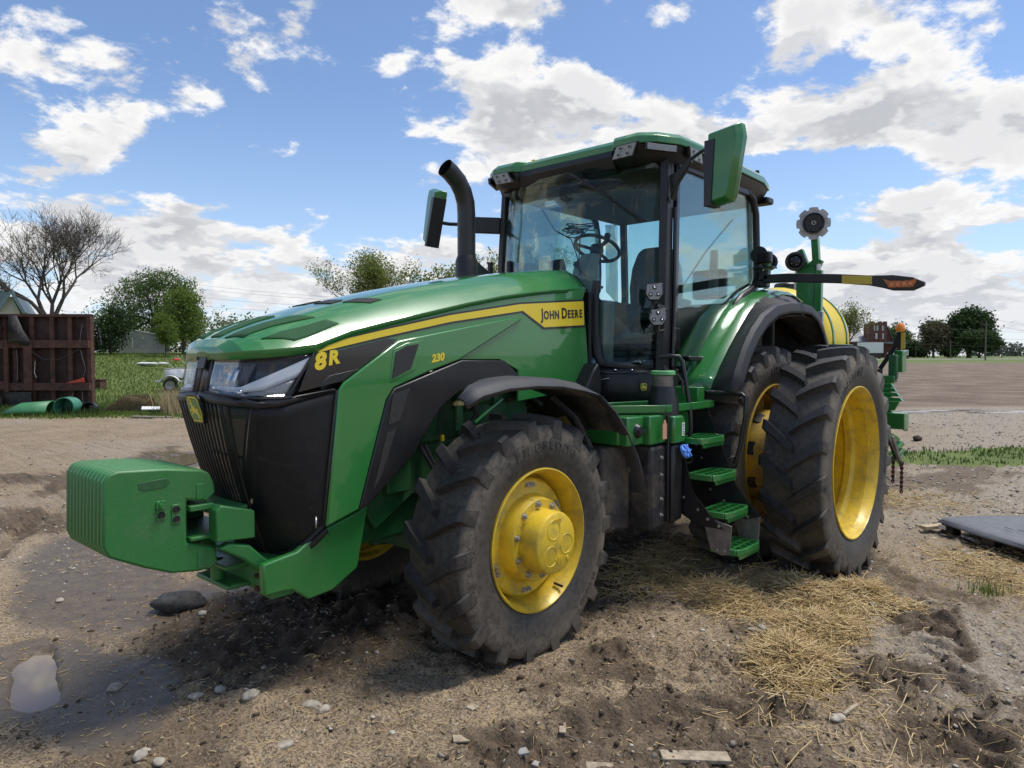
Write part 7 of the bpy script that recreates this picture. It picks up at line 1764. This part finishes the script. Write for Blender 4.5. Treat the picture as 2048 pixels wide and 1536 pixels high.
# ---- grass blades
M['blade'] = island_mat('lawn_grass_blades', [(.085, .135, .024), (.145, .205, .042), (.115, .17, .032), (.20, .24, .07)], .7, .2, .4)
M['blade_dark'] = island_mat('rank_dark_grass', [(.050, .095, .022), (.095, .150, .040), (.07, .12, .03)], .7, .2, .4)
M['blade_dry'] = island_mat('dry_grass_stalks', [(.30, .235, .13), (.42, .34, .20), (.36, .28, .15)], .8, .2, .3)
def blades(name, x, y, h, wd, mat, label, lean=.35):
    n = len(x); z = height(x, y, False); a = rng.uniform(0, 2*PI, n); l = rng.normal(0, lean, n)*h
    d = np.stack([np.cos(a), np.sin(a), 0*a], 1); s = np.stack([-np.sin(a), np.cos(a), 0*a], 1)*(wd*rng.uniform(.6, 1.4, n))[:, None]
    c = np.stack([x, y, z-.01], 1); up = np.zeros((n, 3)); up[:, 2] = h
    W = np.stack([c-s, c+s, c+up*.6+d*(l*.4)[:, None]+s*.6, c+up*.6+d*(l*.4)[:, None]-s*.6, c+up*.95+d*l[:, None]], 1)
    F4 = np.array([(0, 1, 2, 3)]); 
    V_ = W.reshape(-1, 3); base = np.arange(n)*5
    tri = np.concatenate([np.stack([base, base+1, base+2], 1), np.stack([base, base+2, base+3], 1), np.stack([base+3, base+2, base+4], 1)])
    o = link(name, big_mesh(name, V_, tri, M[mat]), None); tag(o, label, None, None, 'stuff'); return o
n = 52000; b_ = 20.0+32*rng.random(n)**1.5; t_ = rng.uniform(-.85, -.36, n); x, y = cam2w(t_*b_, b_); g_ = masks(x, y)[0]; k = rng.random(n) < g_; x, y, b_ = x[k], y[k], b_[k]
blades('lawn_grass', x, y, rng.uniform(.04, .12, len(x))*(1+.4*rng.random(len(x))), .006+.0004*b_, 'blade', 'short green lawn on the left behind the yard')
n = 9000; b_ = rng.uniform(20.6, 23.3, n); t_ = rng.uniform(-.76, -.50, n); x, y = cam2w(t_*b_, b_); k = (fbm(x, y, .9, 3) > -.04)*~((t_ > -.578)*(t_ < -.508)*(b_ < 22.5))*(rng.random(n) < np.where(b_ < 21.3, .25, 1)); x, y = x[k], y[k]
blades('rank_grass', x, y, rng.uniform(.10, .34, len(x)), .010, 'blade_dark', 'tall dark grass along the foot of the trailer and bale')
n = 700; b_ = rng.normal(22.5, .7, n); t_ = rng.normal(-.478, .010, n); x, y = cam2w(t_*b_, b_)
blades('dry_grass', x, y, rng.uniform(.4, .95, n), .008, 'blade_dry', 'dry pale grass stalks right beside the tractor nose')
n = 14000; x = rng.uniform(-13.5, -5.5, n); y = rng.uniform(-1.5, 5.5, n); k = rng.random(n) < masks(x, y)[0]**1.5; x, y = x[k], y[k]
k = fbm(x, y, 1.4, 3) > -.1; x, y = x[k], y[k]
blades('weed_patch', x, y, rng.uniform(.025, .085, len(x))*(1+2*np.clip(fbm(x, y, 1.1, 2), 0, 1)), .011, 'blade_dark', 'low green weed patch on the gravel at the right')
n = 90; x = rng.normal(-.11, .07, n); y = rng.normal(3.02, .07, n); blades('grass_tuft', x, y, rng.uniform(.06, .16, n), .004, 'blade', 'single small grass tuft near the black pallet')
# ---- pallet with a black mat
pt = empty('pallet', (-1.98, 2.35, gz(-1.5, 2.9)+.0), R_(49), 'black plastic pallet with a grey fabric sheet draped over it', 'pallet')
M['mat'] = material('grey_woven_sheet', (.135, .14, .150), .7, vary=.12, vscale=10)
# local x runs along the near edge, local y to the back
PX, PY = 1.75, 1.25
for y in (0.04, PY/2, PY-.04): MB().bb((0, y-.045, .0), (PX, y+.045, .028)).build('bottom_board', M['black_paint'], pt, 0, .004)
for i in range(4):
    for y in (.05, PY/2, PY-.05): MB().bb((i*(PX-.16)/3, y-.05, .028), (i*(PX-.16)/3+.16, y+.05, .115)).build('block', M['black'], pt, 0, .004)
for k in range(7): MB().bb((0, k*(PY-.13)/6, .115), (PX, k*(PY-.13)/6+.12, .140)).build('deck_board', M['black'], pt, 0, .003)
rows = []
for i in range(25):
    x = -.02+(PX+.1)*i/24; row = []
    for j in range(19):
        y = -.03+(PY+.05)*j/18; zz = .150+.012*math.sin(x*5+1)*math.sin(y*4)+.05*max(0, math.sin(x*1.7-.5))*(y/PY)**2*.6
        row.append((x, y-(.03*math.sin(3*x) if j == 0 else 0), zz-(.035 if j == 0 else 0)))
    rows.append(row)
sheet('fabric_sheet', rows, M['mat'], pt, .006, smooth=60)
for k in range(16):
    rn = random.Random(k); x, y = rn.uniform(.2, PX-.3), rn.uniform(.2, PY-.2); MB().bb((x, y, .168), (x+rn.uniform(.06, .14), y+.008, .172)).build('sheet_slit', M['black'], pt, 0)
MB().bb((.02, -.047, .06), (.12, -.044, .10)).build('pallet_label', M['sticker'], pt, 0)
o = MB().box((0, 0, .03), (.40, .09, .035)).build('timber_offcut', material('raw_timber', (.46, .36, .22), .7), None, 0, .003); o.location = (-2.06, 2.30, gz(-2.06, 2.3)+.03); o.rotation_euler = (0, 0, R_(150)); tag(o, 'short raw timber batten sticking out behind the black pallet', 'timber')
# ---- small debris on the yard
M['chipwood'] = material('weathered_wood_chip', (.33, .27, .19), .85, vary=.3, vscale=30)
M['slate'] = material('broken_grey_tile', (.30, .29, .27), .8, vary=.2, vscale=20)
for (px, py, L, w, h, rz, mt, nm, lab, cat) in ((925, 1480, .095, .055, .012, .2, 'chipwood', 'wood_chip', 'flat square chip of weathered wood in the near foreground', 'wood chip'), (1125, 1450, .17, .035, .010, 1.5, 'chipwood', 'wood_splinter', 'long pale wood splinter pressed into the dirt below the front wheel', 'wood splinter'),
    (1700, 1437, .17, .018, .018, .75, 'chipwood', 'stick', 'short grey stick lying beside two pale stones', 'stick'), (1045, 1510, .055, .045, .014, .4, 'slate', 'tile_shard', 'upright grey tile shard left of its flat twin', 'tile shard'), (1075, 1520, .05, .035, .02, -.5, 'slate', 'tile_shard', 'grey tile shard at the bottom edge right of its twin', 'tile shard'),
    (1200, 1528, .13, .07, .012, .0, 'chipwood', 'wood_chip', 'pale wood chip at the bottom edge of the picture', 'wood chip'), (1390, 1530, .32, .07, .02, .05, 'chipwood', 'plank', 'half buried pale plank at the bottom edge', 'plank'), (945, 1425, .06, .05, .01, .9, 'chipwood', 'wood_chip', 'thin bark flake above the flat square wood chip', 'wood chip')):
    x, y = place(px, py); o = MB().box((0, 0, 0), (L, w, h)).build(nm, M[mt], None, 0, .003); o.location = (x, y, gz(x, y)+h*.25); o.rotation_euler = (.08, .06, FACE+rz); tag(o, lab, cat)
x, y = place(1165, 1475); o = MB().tube([(0, 0, 0), (.03, .06, .008), (.05, .14, .01), (.10, .20, .004)], .006, 6).build('twig', M['bark_pale'], None); o.location = (x, y, gz(x, y)+.008); o.rotation_euler = (0, 0, FACE+1.4); tag(o, 'thin bent twig right of the long wood splinter', 'twig')
x, y = place(1835, 886); o = link('mud_lump', SM[2].copy(), None); o.data.materials.clear(); o.data.materials.append(M['mudclod']); o.location = (x, y, gz(x, y)+.05); o.scale = (.09, .09, .12); tag(o, 'dark lump of mud on the gravel right of the planter', 'lump')
